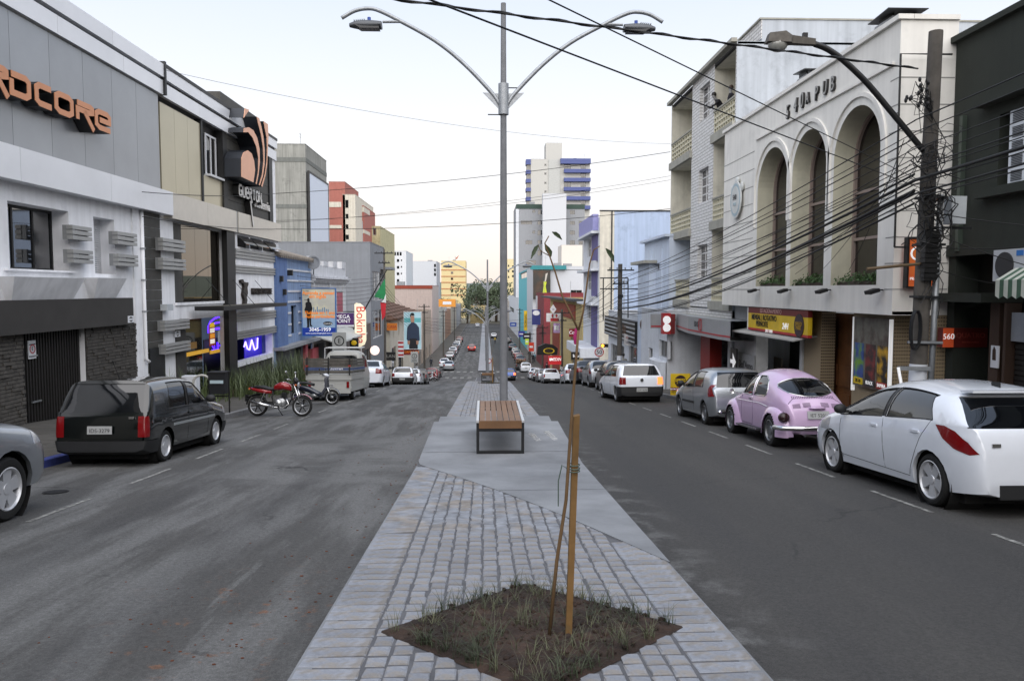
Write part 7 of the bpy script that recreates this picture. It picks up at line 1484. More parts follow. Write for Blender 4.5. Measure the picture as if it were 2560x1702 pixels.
 def seam(s,mb,pts,side,r=.005,off=.0):
  q = []
  for i in range(len(pts) - 1):
   for k in range(6): t = k / 6; h,nn = s.hit(side,pts[i][0] + (pts[i + 1][0] - pts[i][0]) * t,pts[i][1] + (pts[i + 1][1] - pts[i][1]) * t); q += [h + nn * off] if h else []
  h,nn = s.hit(side,*pts[-1]); q += [h + nn * off] if h else []
  if len(q) > 1: mb.tube(q,r,5)
 def mesh(s,name,mat,parent):
  me = bpy.data.meshes.new(name); bmesh.ops.recalc_face_normals(s.bm,faces=s.bm.faces) if 0 else None; s.bm.to_mesh(me); s.bm.free(); return link(name,me,mat,parent,38)
def paint(name,col,metal=.0,rough=.22,coat=.8): return M('paint_' + name,col,rough,metal,var=.05,scale=1.5,coat=coat)
TAIL = M('tail_red','#74090e',.15,var=.1,coat=.5); TAILON = M('tail_lit','#ff5a2a',.3,emit=2.5,var=0); CLEAR = M('lamp_clear','#b9bcc2',.12,.4,var=.1); PLATE = M('plate_grey2','#a6a8a8',.5,var=.04); BUMP = M('bumper_black','#1c1d1f',.6,var=.1); RIM = M('rim_alloy','#c6c8cc',.3,.35,var=.06); RIMD = M('rim_steel','#7c7e82',.4,.7,var=.12); CGLASS = M('car_glass','#0b0d10',.03,var=0,spec=.6,ior=1.65); WELL = M('wheel_well','#0a0a0a',.9,var=0)
WH = {}
def wheel(parent,x,y,z,r,w,side,style):
 key = (r,w,style)
 if key not in WH:
  rr = r * (.74 if style == 'five' else .68); ty = MB().lathe([(rr,-w / 2 + .01),(rr + .02,-w / 2),(r - .03,-w / 2 + .005),(r - .005,-w / 2 + .03),(r,-w * .2),(r,w * .2),(r - .005,w / 2 - .03),(r - .03,w / 2 - .005),(rr + .02,w / 2),(rr,w / 2 - .01),(rr - .02,-w / 2 + .02),(rr,-w / 2 + .01)],36)
  rm = MB().lathe([(rr,-w / 2 + .005),(rr - .012,-w / 2 + .0),(rr - .025,-w / 2 + .02),(rr - .03,w / 4)],36)
  hb = -w / 2 + .03
  if style == 'five':
   for k in range(5):
    for sgn in (-1,1):
     a = 2 * math.pi * k / 5 + sgn * .10; a2 = 2 * math.pi * k / 5 + sgn * .17; t_ = .036 * r / .3
     def pt(rad,ang,off,zz): return (rad * math.cos(ang) - off * math.sin(ang),rad * math.sin(ang) + off * math.cos(ang),zz)
     v = [pt(.05,a,-t_,hb),pt(.05,a,t_,hb),pt(rr - .02,a2,t_,hb - .01),pt(rr - .02,a2,-t_,hb - .01),pt(.05,a,-t_,hb + .05),pt(.05,a,t_,hb + .05),pt(rr - .02,a2,t_,hb + .03),pt(rr - .02,a2,-t_,hb + .03)]
     rm.add(v,[(0,1,2,3),(0,4,5,1),(1,5,6,2),(3,2,6,7),(0,3,7,4)])
   rm.lathe([(.001,hb - .012),(.05,hb - .01),(.07,hb + .02),(.07,hb + .06)],16)
  elif style == 'thick5':
   for k in range(5):
    a = 2 * math.pi * k / 5; t0,t1 = .055,.085
    def pt(rad,off,zz): return (rad * math.cos(a) - off * math.sin(a),rad * math.sin(a) + off * math.cos(a),zz)
    v = [pt(.04,-t0,hb),pt(.04,t0,hb),pt(rr - .02,t1,hb - .005),pt(rr - .02,-t1,hb - .005),pt(.04,-t0,hb + .05),pt(.04,t0,hb + .05),pt(rr - .02,t1,hb + .04),pt(rr - .02,-t1,hb + .04)]; rm.add(v,[(0,1,2,3),(0,4,5,1),(1,5,6,2),(3,2,6,7),(0,3,7,4)])
   rm.lathe([(.001,hb - .01),(.06,hb - .008),(.075,hb + .03)],16)
  else:
   rm.lathe([(.001,hb - .005),(.07,hb - .005),(.09,hb + .015),(rr * .62,hb + .01),(rr * .74,hb + .0),(rr - .025,hb + .03)],28)
   for k in range(10): a = 2 * math.pi * k / 10; rm.box(rr * .8 * math.cos(a) - .012,rr * .8 * math.cos(a) + .012,rr * .8 * math.sin(a) - .012,rr * .8 * math.sin(a) + .012,hb - .006,hb + .02)
  dk = MB().lathe([(.001,hb + .06),(rr - .02,hb + .06)],24)
  o = []
  for m_,nm,mt_ in ((ty,'tyre',RUBBER),(rm,'rim',RIM if style != 'cap' else RIMD),(dk,'brake_disc',WELL)):
   me = bpy.data.meshes.new(nm); me.from_pydata(m_.v,[],m_.f); me.update(); me.materials.append(mt_)
   for p in me.polygons: p.use_smooth = True
   me.set_sharp_from_angle(angle=R(35)); o.append((nm,me))
  WH[key] = o
 rot = (0,R(-90) if side < 0 else R(90),0); rot = (0,R(90) if side < 0 else R(-90),0)
 base = link('wheel',WH[key][0][1],None,parent,False,(x,y,z),rot)
 for nm,me in WH[key][1:]: link(nm,me,None,base)
 return base
def plate(parent,txt,x,y,z,rz=math.pi,w=.4,h=.13,tilt=0,mat=None):
 o = bx('number_plate',mat or PLATE,parent,-w / 2,w / 2,-.006,.006,-h / 2,h / 2); o.location = (x,y,z); o.rotation_euler = (tilt,0,0); 
 text('plate_text',txt,.088,BLACK,o,(0,-.008,-.012),depth=.001); return o
def car(label,kind,X,Y,pm,yaw=0,hi=True,group='cars parked along the kerbs',plt=None,lit=False,name='parked_car',style=None,cat='car'):
 K = KINDS[kind]; t = thing(name,label,cat,(X,Y,gz(Y)),(slope(Y),0,yaw),group)
 B = Body(K['prof'],K['belt'],K['W'],K.get('zb',.2),K.get('nr',4.2),K.get('tb',.28),K.get('end',.45),K.get('ek',.16),6 if hi else 3,9 if hi else 6)
 W,r = K['W'],K['r']; ya,yb_ = K['axles']; parts = []
 top = lambda y: B.tz(y)
 panes = []; pillars = []; seams = MB(); frame = MB()
 def pane(fs,nm):
  if fs: panes.append((nm,B.take(fs)))
 sidef = lambda sd: (lambda f: f.normal.x * sd > .42 and f.calc_center_median().x * sd > .25)
 for sd in (1,-1):
  for (a,b) in K['win']:
   n = 7; ys = [a + (b - a) * i / n for i in range(n + 1)]; lo = [(y,interp(K['belt'],y) + .025) for y in ys]; hi_ = [(y,max(top(y) - K.get('wt',.10),interp(K['belt'],y) + .03)) for y in ys]
   # rake the rear edge
   rk = K.get('rake',0); hi_ = [(y + (rk if i == 0 and (a,b) == K['win'][0] else 0),z) for i,(y,z) in enumerate(hi_)]
   poly = lo + hi_[::-1]; fs = B.cut_poly(poly,'x',sidef(sd)); pane(fs,'side_window')
   if hi and (a,b) != K['win'][-1]:
    q = K['win'][K['win'].index((a,b)) + 1][0]; pil = [(b + .006,lo[-1][1]),(q - .006,lo[-1][1]),(q - .006,hi_[-1][1]),(b + .006,hi_[-1][1])]; fs = B.cut_poly(pil,'x',sidef(sd)); pillars.append(B.take(fs,.002,.0)) if fs else None
   if hi: B.seam(frame,lo + hi_[::-1] + [lo[0]],sd,.007)
 if 'rw' in K:
  z0,z1,xb,xt = K['rw']; fs = B.cut_poly([(-xb,z0),(xb,z0),(xt,z1),(-xt,z1)],'y',lambda f: f.normal.y < -.25 and f.calc_center_median().y < K['rwy']); pane(fs,'rear_window')
 z0,z1,xb,xt = K['ws']; fs = B.cut_poly([(-xb,z0),(xb,z0),(xt,z1),(-xt,z1)],'y',lambda f: f.normal.y > .3 and .1 < f.calc_center_median().y < K['wsy']); pane(fs,'windscreen')
 tl = []
 for sd in (1,-1):
  m = MB()
  if 'tlp' in K: fs = B.cut_poly(K['tlp'],'x',lambda f,q=sd: f.calc_center_median().x * q > W * .22 and f.calc_center_median().y < -1.2)
  else: x0,y1,z0,z1 = K['tl']; fs = B.cut_box((x0,9) if sd > 0 else (-9,-x0),(-9,y1),(z0,z1),lambda f: f.normal.z < .8)
  B.take(fs,-.004,.01,out=m); tl.append((m,sd))
 hl = []; x0,y1,z0,z1 = K['hl']
 for sd in (1,-1): fs = B.cut_box((x0,9) if sd > 0 else (-9,-x0),(y1,9),(z0,z1)); hl.append(B.take(fs,-.002,.01))
 bps = []
 if K.get('bump'): fs = B.cut_box((-9,9),(-9,K['bump'][0]),(-1,K['bump'][1]),lambda f: f.calc_center_median().z > .05); bps.append(B.take(fs,-.02,0)); fs = B.cut_box((-9,9),(K['bump'][2],9),(-1,K['bump'][1])); bps.append(B.take(fs,-.02,0))
 # wheel arches
 ar = r + K.get('gap',.055); wells = []
 for sd in (1,-1):
  for y in (ya,yb_):
   well = MB(); wells.append(well)
   poly = [(y + ar * math.cos(2 * math.pi * k / 20),r + ar * math.sin(2 * math.pi * k / 20)) for k in range(20)]; fs = B.cut_poly(poly,'x',lambda f,q=sd: f.calc_center_median().x * q > W * .3 and abs(f.normal.z) < .98); dump = MB(); B.take(fs,0,.05,out=dump)
   well.lathe([(ar + .03,W / 2 - .05),(ar + .03,W * .22),(.001,W * .22)],20,Matrix.Translation((0,y,r)) @ Matrix.Rotation(R(90) * sd,4,'Y'))
 bd = B.mesh('body',pm,t)
 if hi:
  for sd in (1,-1):
   for s_ in K['seams']: B.seam(seams,s_,sd,.004)
  seams.build('door_seams',BLACK,bd); frame.build('window_rubber',BLACK,bd)
  for sd in (1,-1):
   for (y,z) in K['handles']: h,nn = B.hit(sd,y,z); bx('door_handle',K.get('hm') or pm,bd,h.x - .015,h.x + .02,y - .09,y + .09,z - .016,z + .016) if h else None
 [m.build('pillar',M('pillar_black','#1a1a1c',.4),t) for m in pillars]; [m.build(nm,CGLASS,t,True) for nm,m in panes]; [m.build('wheel_well',WELL,t) for m in wells]
 for i,(m,sd) in enumerate(tl): m.build('tail_light',TAILON if lit and (lit == 2 or sd > 0) else TAIL,t,True)
 [m.build('headlight',CLEAR,t,True) for m in hl if m.v]
 [m.build('bumper',BUMP,t,35) for m in bps if m.v]
 stl = style or K.get('style','cap')
 for sd in (1,-1):
  for y in (ya,yb_): wheel(t,sd * (W / 2 - K.get('wi',.12)),y,r,r,.19,sd,stl)
 for sd in (1,-1):
  y,z = K['mir']; h,nn = B.hit(sd,y,z)
  if h: mo = MB().sphere((sd * (abs(h.x) + .12),y,z + .05),(.10,.06,.075),10,6).build('mirror',pm if K.get('mirc') else BUMP,t,True); bx('stalk',BUMP,mo,min(h.x,h.x + sd * .1) - .01,max(h.x,h.x + sd * .1) + .01,y - .025,y + .025,z - .01,z + .03)
 bx('underbody',WELL,t,-W * .40,W * .40,ya - .45,yb_ + .45,.11,K.get('zb',.2) + .02)  # box added below the floor to block light and deepen the contact shadow
 yy,zz,tt = K['plate']; plate(t,plt or 'IKR 2041',0,yy,zz,tilt=tt)
 return t,bd,B
KINDS = {}
KINDS['hatch308'] = dict(W=1.80,zb=.19,r=.318,axles=(-1.33,1.30),style='five',end=.85,ek=.25,nr=3.4,tb=.42,gap=.045,wt=.115,rake=.20,
 prof=[(-2.13,.45),(-2.12,.74),(-2.06,.96),(-1.96,1.05),(-1.80,1.20),(-1.60,1.34),(-1.40,1.42),(-.9,1.48),(-.3,1.50),(.3,1.42),(.8,1.22),(1.2,1.05),(1.45,.99),(1.8,.87),(2.02,.74),(2.12,.45)],
 belt=[(-2.13,1.02),(-1.2,1.02),(0,.96),(1.0,.90),(1.6,.80),(2.13,.62)],win=[(-1.38,-.28),(-.20,1.02)],rw=(1.0,1.34,.80,.60),rwy=-1.45,ws=(1.06,1.40,.66,.52),wsy=1.35,tlp=[(-1.46,1.0),(-1.62,1.0),(-1.80,.95),(-1.98,.84),(-2.09,.72),(-2.0,.70),(-1.80,.75),(-1.62,.85)],hl=(.42,1.35,.66,.86),
 bump=None,mir=(.82,.97),plate=(-2.15,.52,0),seams=[[(.98,.95),(.98,.42),(.9,.30)],[(-.24,.98),(-.30,.32)],[(-1.36,1.04),(-1.15,.80),(-.95,.45),(-.90,.32)],[(.98,.34),(-.9,.30)]],handles=[(-.02,.86),(-1.05,.88)],mirc=False)
KINDS['clio'] = dict(W=1.64,zb=.19,r=.29,axles=(-1.22,1.24),end=.5,ek=.2,nr=3.9,tb=.30,rake=.22,
 prof=[(-1.89,.45),(-1.88,.72),(-1.83,.90),(-1.72,1.06),(-1.52,1.32),(-1.3,1.40),(-.6,1.43),(0,1.41),(.45,1.29),(.95,1.0),(1.2,.92),(1.6,.82),(1.82,.68),(1.89,.45)],
 belt=[(-1.9,.90),(-1.0,.92),(0,.88),(1.0,.84),(1.9,.58)],win=[(-1.12,-.22),(-.14,.84)],rw=(.96,1.33,.64,.52),rwy=-1.2,ws=(.98,1.32,.6,.48),wsy=1.1,tlp=[(-1.56,.92),(-1.66,1.02),(-1.72,1.02),(-1.86,.74),(-1.62,.72)],hl=(.38,1.35,.62,.8),bump=None,mir=(.66,.92),plate=(-1.9,.62,0),
 seams=[[(.80,.88),(.82,.40),(.74,.28)],[(-.20,.92),(-.32,.6),(-.30,.30)],[(.74,.30),(-.3,.29)]],handles=[(-.1,.78)])
KINDS['gol'] = dict(W=1.66,zb=.2,r=.285,axles=(-1.2,1.27),end=.36,ek=.14,nr=4.6,tb=.26,rake=.2,
 prof=[(-1.92,.45),(-1.92,.78),(-1.88,.95),(-1.60,1.34),(-1.42,1.40),(-.5,1.42),(.1,1.38),(.88,1.0),(1.5,.88),(1.84,.74),(1.92,.45)],
 belt=[(-1.92,.92),(0,.90),(1.0,.86),(1.92,.62)],win=[(-1.28,-.38),(-.30,.72)],rw=(.98,1.33,.68,.56),rwy=-1.2,ws=(1.02,1.32,.6,.5),wsy=1.0,tl=(.58,-1.80,.66,.92),hl=(.4,1.6,.64,.8),bump=(-1.55,.58,1.6),mir=(.58,.92),plate=(-1.96,.47,0),
 seams=[[(.70,.9),(.70,.3)],[(-.34,.92),(-.42,.3)],[(.7,.3),(-.42,.29)]],handles=[(-.22,.8)])
KINDS['uno'] = dict(W=1.56,zb=.21,r=.275,axles=(-1.10,1.26),style='cap',end=.25,ek=.10,nr=5.6,tb=.16,rake=.1,wt=.085,
 prof=[(-1.82,.45),(-1.82,.72),(-1.79,.86),(-1.54,1.36),(-1.40,1.42),(-.4,1.445),(.15,1.41),(.30,1.36),(.92,.97),(1.5,.87),(1.76,.76),(1.83,.45)],
 belt=[(-1.82,.88),(0,.89),(1.0,.87),(1.83,.68)],win=[(-.98,-.20),(-.12,.78)],rw=(.90,1.36,.66,.58),rwy=-1.2,ws=(.98,1.34,.6,.54),wsy=1.0,tl=(.60,-1.74,.50,.84),hl=(.4,1.6,.62,.78),bump=(-1.42,.44,1.5),mir=(.66,.93),plate=(-1.86,.62,-.02),
 seams=[[(.78,.9),(.78,.3)],[(-.16,.9),(-.20,.3)],[(.78,.3),(-.2,.29)],[(1.2,.62),(-.9,.62)]],handles=[(-.1,.78)])
KINDS['sedan'] = dict(W=1.70,zb=.19,r=.295,axles=(-1.28,1.28),end=.5,ek=.2,nr=4.0,tb=.3,
 prof=[(-2.1,.45),(-2.09,.80),(-2.02,.98),(-1.86,1.04),(-1.42,1.07),(-1.0,1.32),(-.72,1.41),(-.1,1.44),(.4,1.37),(1.0,1.0),(1.5,.90),(1.95,.74),(2.1,.45)],
 belt=[(-2.1,.94),(0,.92),(1.0,.88),(2.1,.6)],win=[(-1.05,-.28),(-.2,.84)],rw=(1.08,1.36,.62,.5),rwy=-.6,ws=(1.02,1.34,.62,.5),wsy=1.1,tl=(.50,-1.93,.72,.98),hl=(.4,1.6,.64,.82),bump=None,mir=(.70,.94),plate=(-2.13,.75,0),
 seams=[[(.82,.92),(.82,.3)],[(-.24,.94),(-.28,.3)],[(-1.05,.9),(-.95,.5)]],handles=[(-.05,.82),(-.95,.84)])
KINDS['ka'] = dict(KINDS['clio'],W=1.62,prof=[(-1.8,.45),(-1.79,.7),(-1.74,.92),(-1.55,1.16),(-1.3,1.34),(-.9,1.40),(-.3,1.41),(.2,1.35),(.8,1.02),(1.2,.92),(1.6,.78),(1.8,.45)],tlp=[(-1.48,.98),(-1.58,1.02),(-1.78,.72),(-1.60,.70)],axles=(-1.2,1.22))
KINDS['suv'] = dict(W=1.82,zb=.30,r=.36,axles=(-1.32,1.32),style='thick5',end=.5,ek=.2,nr=4.2,tb=.26,gap=.07,
 prof=[(-2.15,.5),(-2.14,.95),(-2.08,1.15),(-1.85,1.55),(-1.6,1.68),(-.6,1.74),(.2,1.68),(.95,1.22),(1.25,1.13),(1.7,1.08),(2.0,.97),(2.12,.80),(2.17,.5)],
 belt=[(-2.15,1.08),(0,1.08),(1.2,1.0),(1.8,.90),(2.17,.72)],win=[(-1.55,-.9),(-.82,-.02),(.06,.95)],rw=(1.16,1.55,.7,.6),rwy=-1.5,ws=(1.24,1.6,.66,.56),wsy=1.2,tl=(.6,-1.9,.85,1.15),hl=(.46,1.75,.82,.98),bump=None,mir=(.8,1.12),plate=(-2.18,.75,0),seams=[[(.95,1.05),(.95,.4)],[(.02,1.08),(0,.42)],[(-.86,1.08),(-.9,.45)]],handles=[(.12,.96),(-.75,.98)],mirc=True)
KINDS['pickup'] = dict(W=1.70,zb=.22,r=.30,axles=(-1.30,1.42),end=.3,ek=.10,nr=4.4,tb=.26,
 prof=[(-2.2,.45),(-2.2,.88),(-2.17,.98),(-.64,1.0),(-.60,1.04),(-.36,1.40),(-.1,1.46),(.3,1.43),(.95,1.02),(1.6,.92),(2.05,.76),(2.2,.45)],
 belt=[(-2.2,.95),(0,.93),(1,.9),(2.2,.62)],win=[(-.34,.02),(.1,.82)],rw=(1.06,1.38,.62,.52),rwy=-.2,ws=(1.05,1.36,.62,.5),wsy=1.1,tl=(.72,-2.1,.62,.95),hl=(.4,1.7,.66,.84),bump=(-1.95,.5,1.8),mir=(.74,.96),plate=(-2.26,.42,0),seams=[[(.85,.9),(.85,.3)],[(-.3,.95),(-.32,.3)]],handles=[(-.15,.84)])
WHT = paint('white','#dde2ea',0,.18); SLV = paint('silver','#9fa4aa',.75,.3); BLK = paint('black_green','#030706',.0,.12,1.0); LILA = paint('lilac','#c9adce',.05,.25); GRYD = paint('graphite','#34373b',.5,.28); PRED = paint('red','#8c1a1e',.1,.22); PBLUE = paint('blue','#22509a',.3,.25); BEI = paint('champagne','#a79f92',.6,.3); PBLK = paint('black','#101114',.2,.2)
# --- near cars
t308,b308,B308 = car('white five-door hatchback at the right edge with split five-spoke wheels','hatch308',6.28,10.32,WHT,0,plt='IRT 0308')
GREYP = M('pillar_grey','#4a4a4e',.5)
bx('roof_aerial',BLACK,t308,-.004,.004,-1.36,-1.2,1.43,1.5,rot=(0,0,0)); bx('hatch_badge',CHROME,t308,-.62,-.52,-2.12,-2.105,.80,.84); bx('rear_valance',BUMP,t308,-.55,.55,-2.14,-2.10,.22,.38); bx('spoiler',WHT,t308,-.56,.56,-1.70,-1.46,1.385,1.41)
tcl,_,_ = car('silver three-door hatchback parked ahead of the lilac beetle','clio',6.36,20.35,SLV,0,plt='IJX 7710'); bx('side_trim',BUMP,tcl,-.84,-.815,-.35,.75,.48,.54)
tg_,_,_ = car('white boxy hatchback with glowing right tail light pulling away from the kerb','gol',5.55,29.1,WHT,R(3),plt='ILW 4678',lit=1); MB().disc((0,-1.93,.82),(0,-1,0),.06,16,.01).build('badge',CHROME,tg_); bx('aerial',BLACK,tg_,-.005,.005,-1.2,-1.19,1.4,1.7)
tun,_,_ = car('dark green boxy two-door hatchback with black bumper on the left','uno',-6.25,14.45,BLK,R(-1),plt='IDS-3279',style='thick5'); bx('side_trim',M('trim_pale','#8d9294',.4),tun,.775,.79,-.85,1.1,.60,.64); bx('rear_badge',CHROME,tun,.46,.54,-1.845,-1.83,.80,.84); MB().tube([(0,-1.2,1.43),(0,-1.45,1.75)],.006,5).build('aerial',BLACK,tun)
car('silver off-roader cut by the left edge of the frame','suv',-6.22,7.35,SLV,0,plt='IPA 5561')
car('graphite hatchback half hidden behind the white boxy hatchback','clio',6.2,35.6,GRYD,0,plt='IQK 1190'); car('small silver rounded hatchback in the right row','ka',6.15,40.6,SLV,0,plt='IMD 8843'); car('dark sedan between the silver rounded hatchback and a white car','sedan',6.2,46.5,GRYD,0,plt='ISO 3307'); car('white sedan nearest the white pickup in the right row','sedan',6.25,53,WHT,0,plt='ITB 6129')
car('white pickup truck with open bed in the right row','pickup',6.5,75,WHT,0,plt='IUD 9035',hi=False)
car('white sedan parked behind the flatbed truck on the left','sedan',-6.2,42.2,WHT,0,plt='INE 2284'); car('white hatchback with dark rear window in the left row','gol',-6.3,60.6,WHT,0,plt='IPX 7752',hi=False)
# --- lilac beetle
def beetle():
 Y = 16.0; t = thing('beetle_car','lilac rounded beetle car with oval rear window and chrome bumper','car',(6.32,Y,gz(Y)),(slope(Y),0,0),'cars parked along the kerbs'); pm = LILA
 prof = [(-1.86,.42),(-1.84,.62),(-1.76,.80),(-1.60,.98),(-1.38,1.16),(-1.05,1.34),(-.7,1.45),(-.3,1.50),(.1,1.48),(.38,1.40),(.62,1.12),(.78,.99),(1.1,.94),(1.45,.84),(1.7,.66),(1.8,.42)]
 B = Body(prof,[(-1.86,.84),(-1.2,.88),(0,.88),(.7,.86),(1.8,.62)],1.30,.24,3.0,.30,1.0,.34,6,11)
 panes = []; chrome = MB(); seams = MB()
 sf = lambda sd: (lambda f: f.normal.x * sd > .35 and f.calc_center_median().x * sd > .2)
 for sd in (1,-1):
  for poly in ([(-.02,.94),(.56,.95),(.50,1.10),(.34,1.32),(.0,1.36)],[(-.12,.95),(-.10,1.36),(-.40,1.36),(-.66,1.27),(-.80,1.10),(-.80,.99),(-.70,.95)]):
   fs = B.cut_poly(poly,'x',sf(sd)); panes.append(('side_window',B.take(fs))); B.seam(chrome,poly + [poly[0]],sd,.012)
 a = [(.50 * math.cos(u) ,1.16 + .17 * math.sin(u)) for u in [2 * math.pi * k / 20 for k in range(20)]]; a = [(x * (1 if z > 1.1 else 1.04),z) for x,z in a]
 fs = B.cut_poly(a,'y',lambda f: f.normal.y < -.2 and f.calc_center_median().y < -.7); panes.append(('rear_window',B.take(fs)))
 rimb = []
 for x,z in a + [a[0]]:
  h = B.bvh.ray_cast(Vector((x,-4,z)),Vector((0,1,0)))[0]; rimb += [h] if h else []
 chrome.tube(rimb,.014,6)
 fs = B.cut_poly([(-.5,1.02),(.5,1.02),(.42,1.34),(-.42,1.34)],'y',lambda f: f.normal.y > .3 and .3 < f.calc_center_median().y < .75); panes.append(('windscreen',B.take(fs)))
 bd = B.mesh('body',pm,t)
 for sd in (1,-1):
  for s_ in ([(.60,.92),(.60,.32)],[(-.08,.92),(-.10,.5),(-.02,.32)],[(.60,.33),(-.02,.32)]): B.seam(seams,s_,sd,.005)
  h,n_ = B.hit(sd,.04,.86); bx('door_handle',CHROME,bd,h.x - .02,h.x + .03,-.02,.12,.85,.875)
  rl = MB(); B.seam(rl,[(.9,.80),(.3,.80),(-.5,.80),(-.95,.76)],sd,.007,.004); rl.build('waist_trim',CHROME,bd)
 # rear lid outline, louvres, plate light
 def rear(x,z): h = B.bvh.ray_cast(Vector((x,-4,z)),Vector((0,1,0)))[0]; return h
 seams.tube([rear(x,z) for x,z in [(-.56,.50),(-.58,.70),(-.52,.86),(-.40,.95),(0,.98),(.40,.95),(.52,.86),(.58,.70),(.56,.50)]],.006,5); seams.build('panel_seams',M('seam_plum','#4a3a50',.7),bd)
 lv = MB()
 for k in range(25): x = -.40 + k * .8 / 24; p = rear(x,1.00); q = rear(x,.955); lv.tube([p,q],.008,4)
 for sx in (-1,1):
  for g in (0,1):
   for k in range(6): x0 = sx * (.10 + .20 * g); p = rear(x0,.88 - k * .014 - .02 * g); q = rear(x0 + sx * .15,.87 - k * .014 - .02 * g); lv.tube([p,q],.005,4)
 tag(lv.build('louvres',M('seam_plum'),bd),kind='stuff')
 p = rear(0,.78); MB().sphere((0,p.y - .03,.79),(.17,.07,.03),12,6).build('plate_light',pm,bd,True); plate(t,'IET 5201',0,rear(0,.68).y - .03,.66,w=.42,h=.15,tilt=-.25)
 # fenders
 def fender(sd,yc,L0,L1,ht,out,xin,rw):
  m = MB(); N,K = 64,22; rings = []
  for i in range(N + 1):
   u = -1 + 2 * i / N; y = yc + (L1 if u > 0 else L0) * abs(u) * (1 if u > 0 else -1); e_ = math.sqrt(max(0,1 - abs(u) ** 2.3)); zt = .24 + (ht - .24) * e_ ** .8; o = out * (.35 + .65 * e_)
   rings.append([(sd * (xin + o * math.sin(math.pi / 2 * k / K) ** .8 if k else sd * 0 + xin),y,max(.2,zt - (zt - .22) * (1 - math.cos(math.pi / 2 * k / K)) ** 1.5)) for k in range(K + 1)])
   rings[-1] = [(sd * abs(x),y_,z_) for x,y_,z_ in rings[-1]]
  o_ = len(m.v); m.v += [p for r_ in rings for p in r_]
  for i in range(N):
   for k in range(K):
    f = (i * (K + 1) + k,(i + 1) * (K + 1) + k,(i + 1) * (K + 1) + k + 1,i * (K + 1) + k + 1); c = [sum(m.v[j][q] for j in f) / 4 for q in range(3)]
    if math.hypot(c[1] - rw[0],c[2] - rw[1]) < rw[2] and abs(c[0]) > xin + out * .62: continue
    m.f.append(f)
  ob = m.build('fender',pm,t,50); return ob
 for sd in (1,-1):
  fender(sd,-1.18,.62,.60,.80,.30,.46,(-1.2,.31,.345)); fender(sd,1.2,.55,.52,.80,.30,.46,(1.2,.31,.345))
  bx('running_board',M('board_dark','#2a2a2c',.6),t,min(sd * .6,sd * .76),max(sd * .6,sd * .76),-.62,.62,.25,.29); bx('board_trim',CHROME,t,min(sd * .76,sd * .775),max(sd * .76,sd * .775),-.62,.62,.26,.29)
  MB().tube([(sd * .62,-1.70,.60),(sd * .62,-1.80,.62)],[.10,.085],18).build('tail_light',M('tail_dark','#2a1216',.3,var=.1),t,True)
  for y in (-1.2,1.2): wheel(t,sd * .63,y,.31,.31,.17,sd,'cap'); MB().lathe([(.34,0),(.34,-.3),(.001,-.3)],18,Matrix.Translation((sd * .70,y,.31)) @ Matrix.Rotation(R(90) * sd,4,'Y')).build('wheel_well',WELL,t)
  MB().lathe([(.001,0),(.05,0),(.06,.02)],12,Matrix.Translation((sd * .85,.62,.98)) @ Matrix.Rotation(R(90),4,'X')).build('mirror',CHROME,t,True); MB().tube([(sd * .60,.62,.9),(sd * .85,.61,.98)],.008,5).build('mirror_arm',CHROME,t)
 [m.build(nm,CGLASS,t,True) for nm,m in panes]; chrome.build('window_trim',CHROME,t,True)
 bb = MB(); bb.tube([(-.80,-1.70,.42),(-.72,-1.92,.42),(-.35,-2.0,.42),(.35,-2.0,.42),(.72,-1.92,.42),(.80,-1.70,.42)],.048,10).build('rear_bumper',CHROME,t,True); bx('bumper_strip',BLACK,t,-.36,.36,-2.052,-2.045,.41,.43); MB().tube([(-.8,1.7,.42),(-.7,1.88,.42),(.7,1.88,.42),(.8,1.7,.42)],.048,10).build('front_bumper',CHROME,t,True)
 for x in (-.3,.3): MB().tube([(x,-1.75,.3),(x,-1.95,.28)],.025,8).build('exhaust',CHROME,t)
beetle()
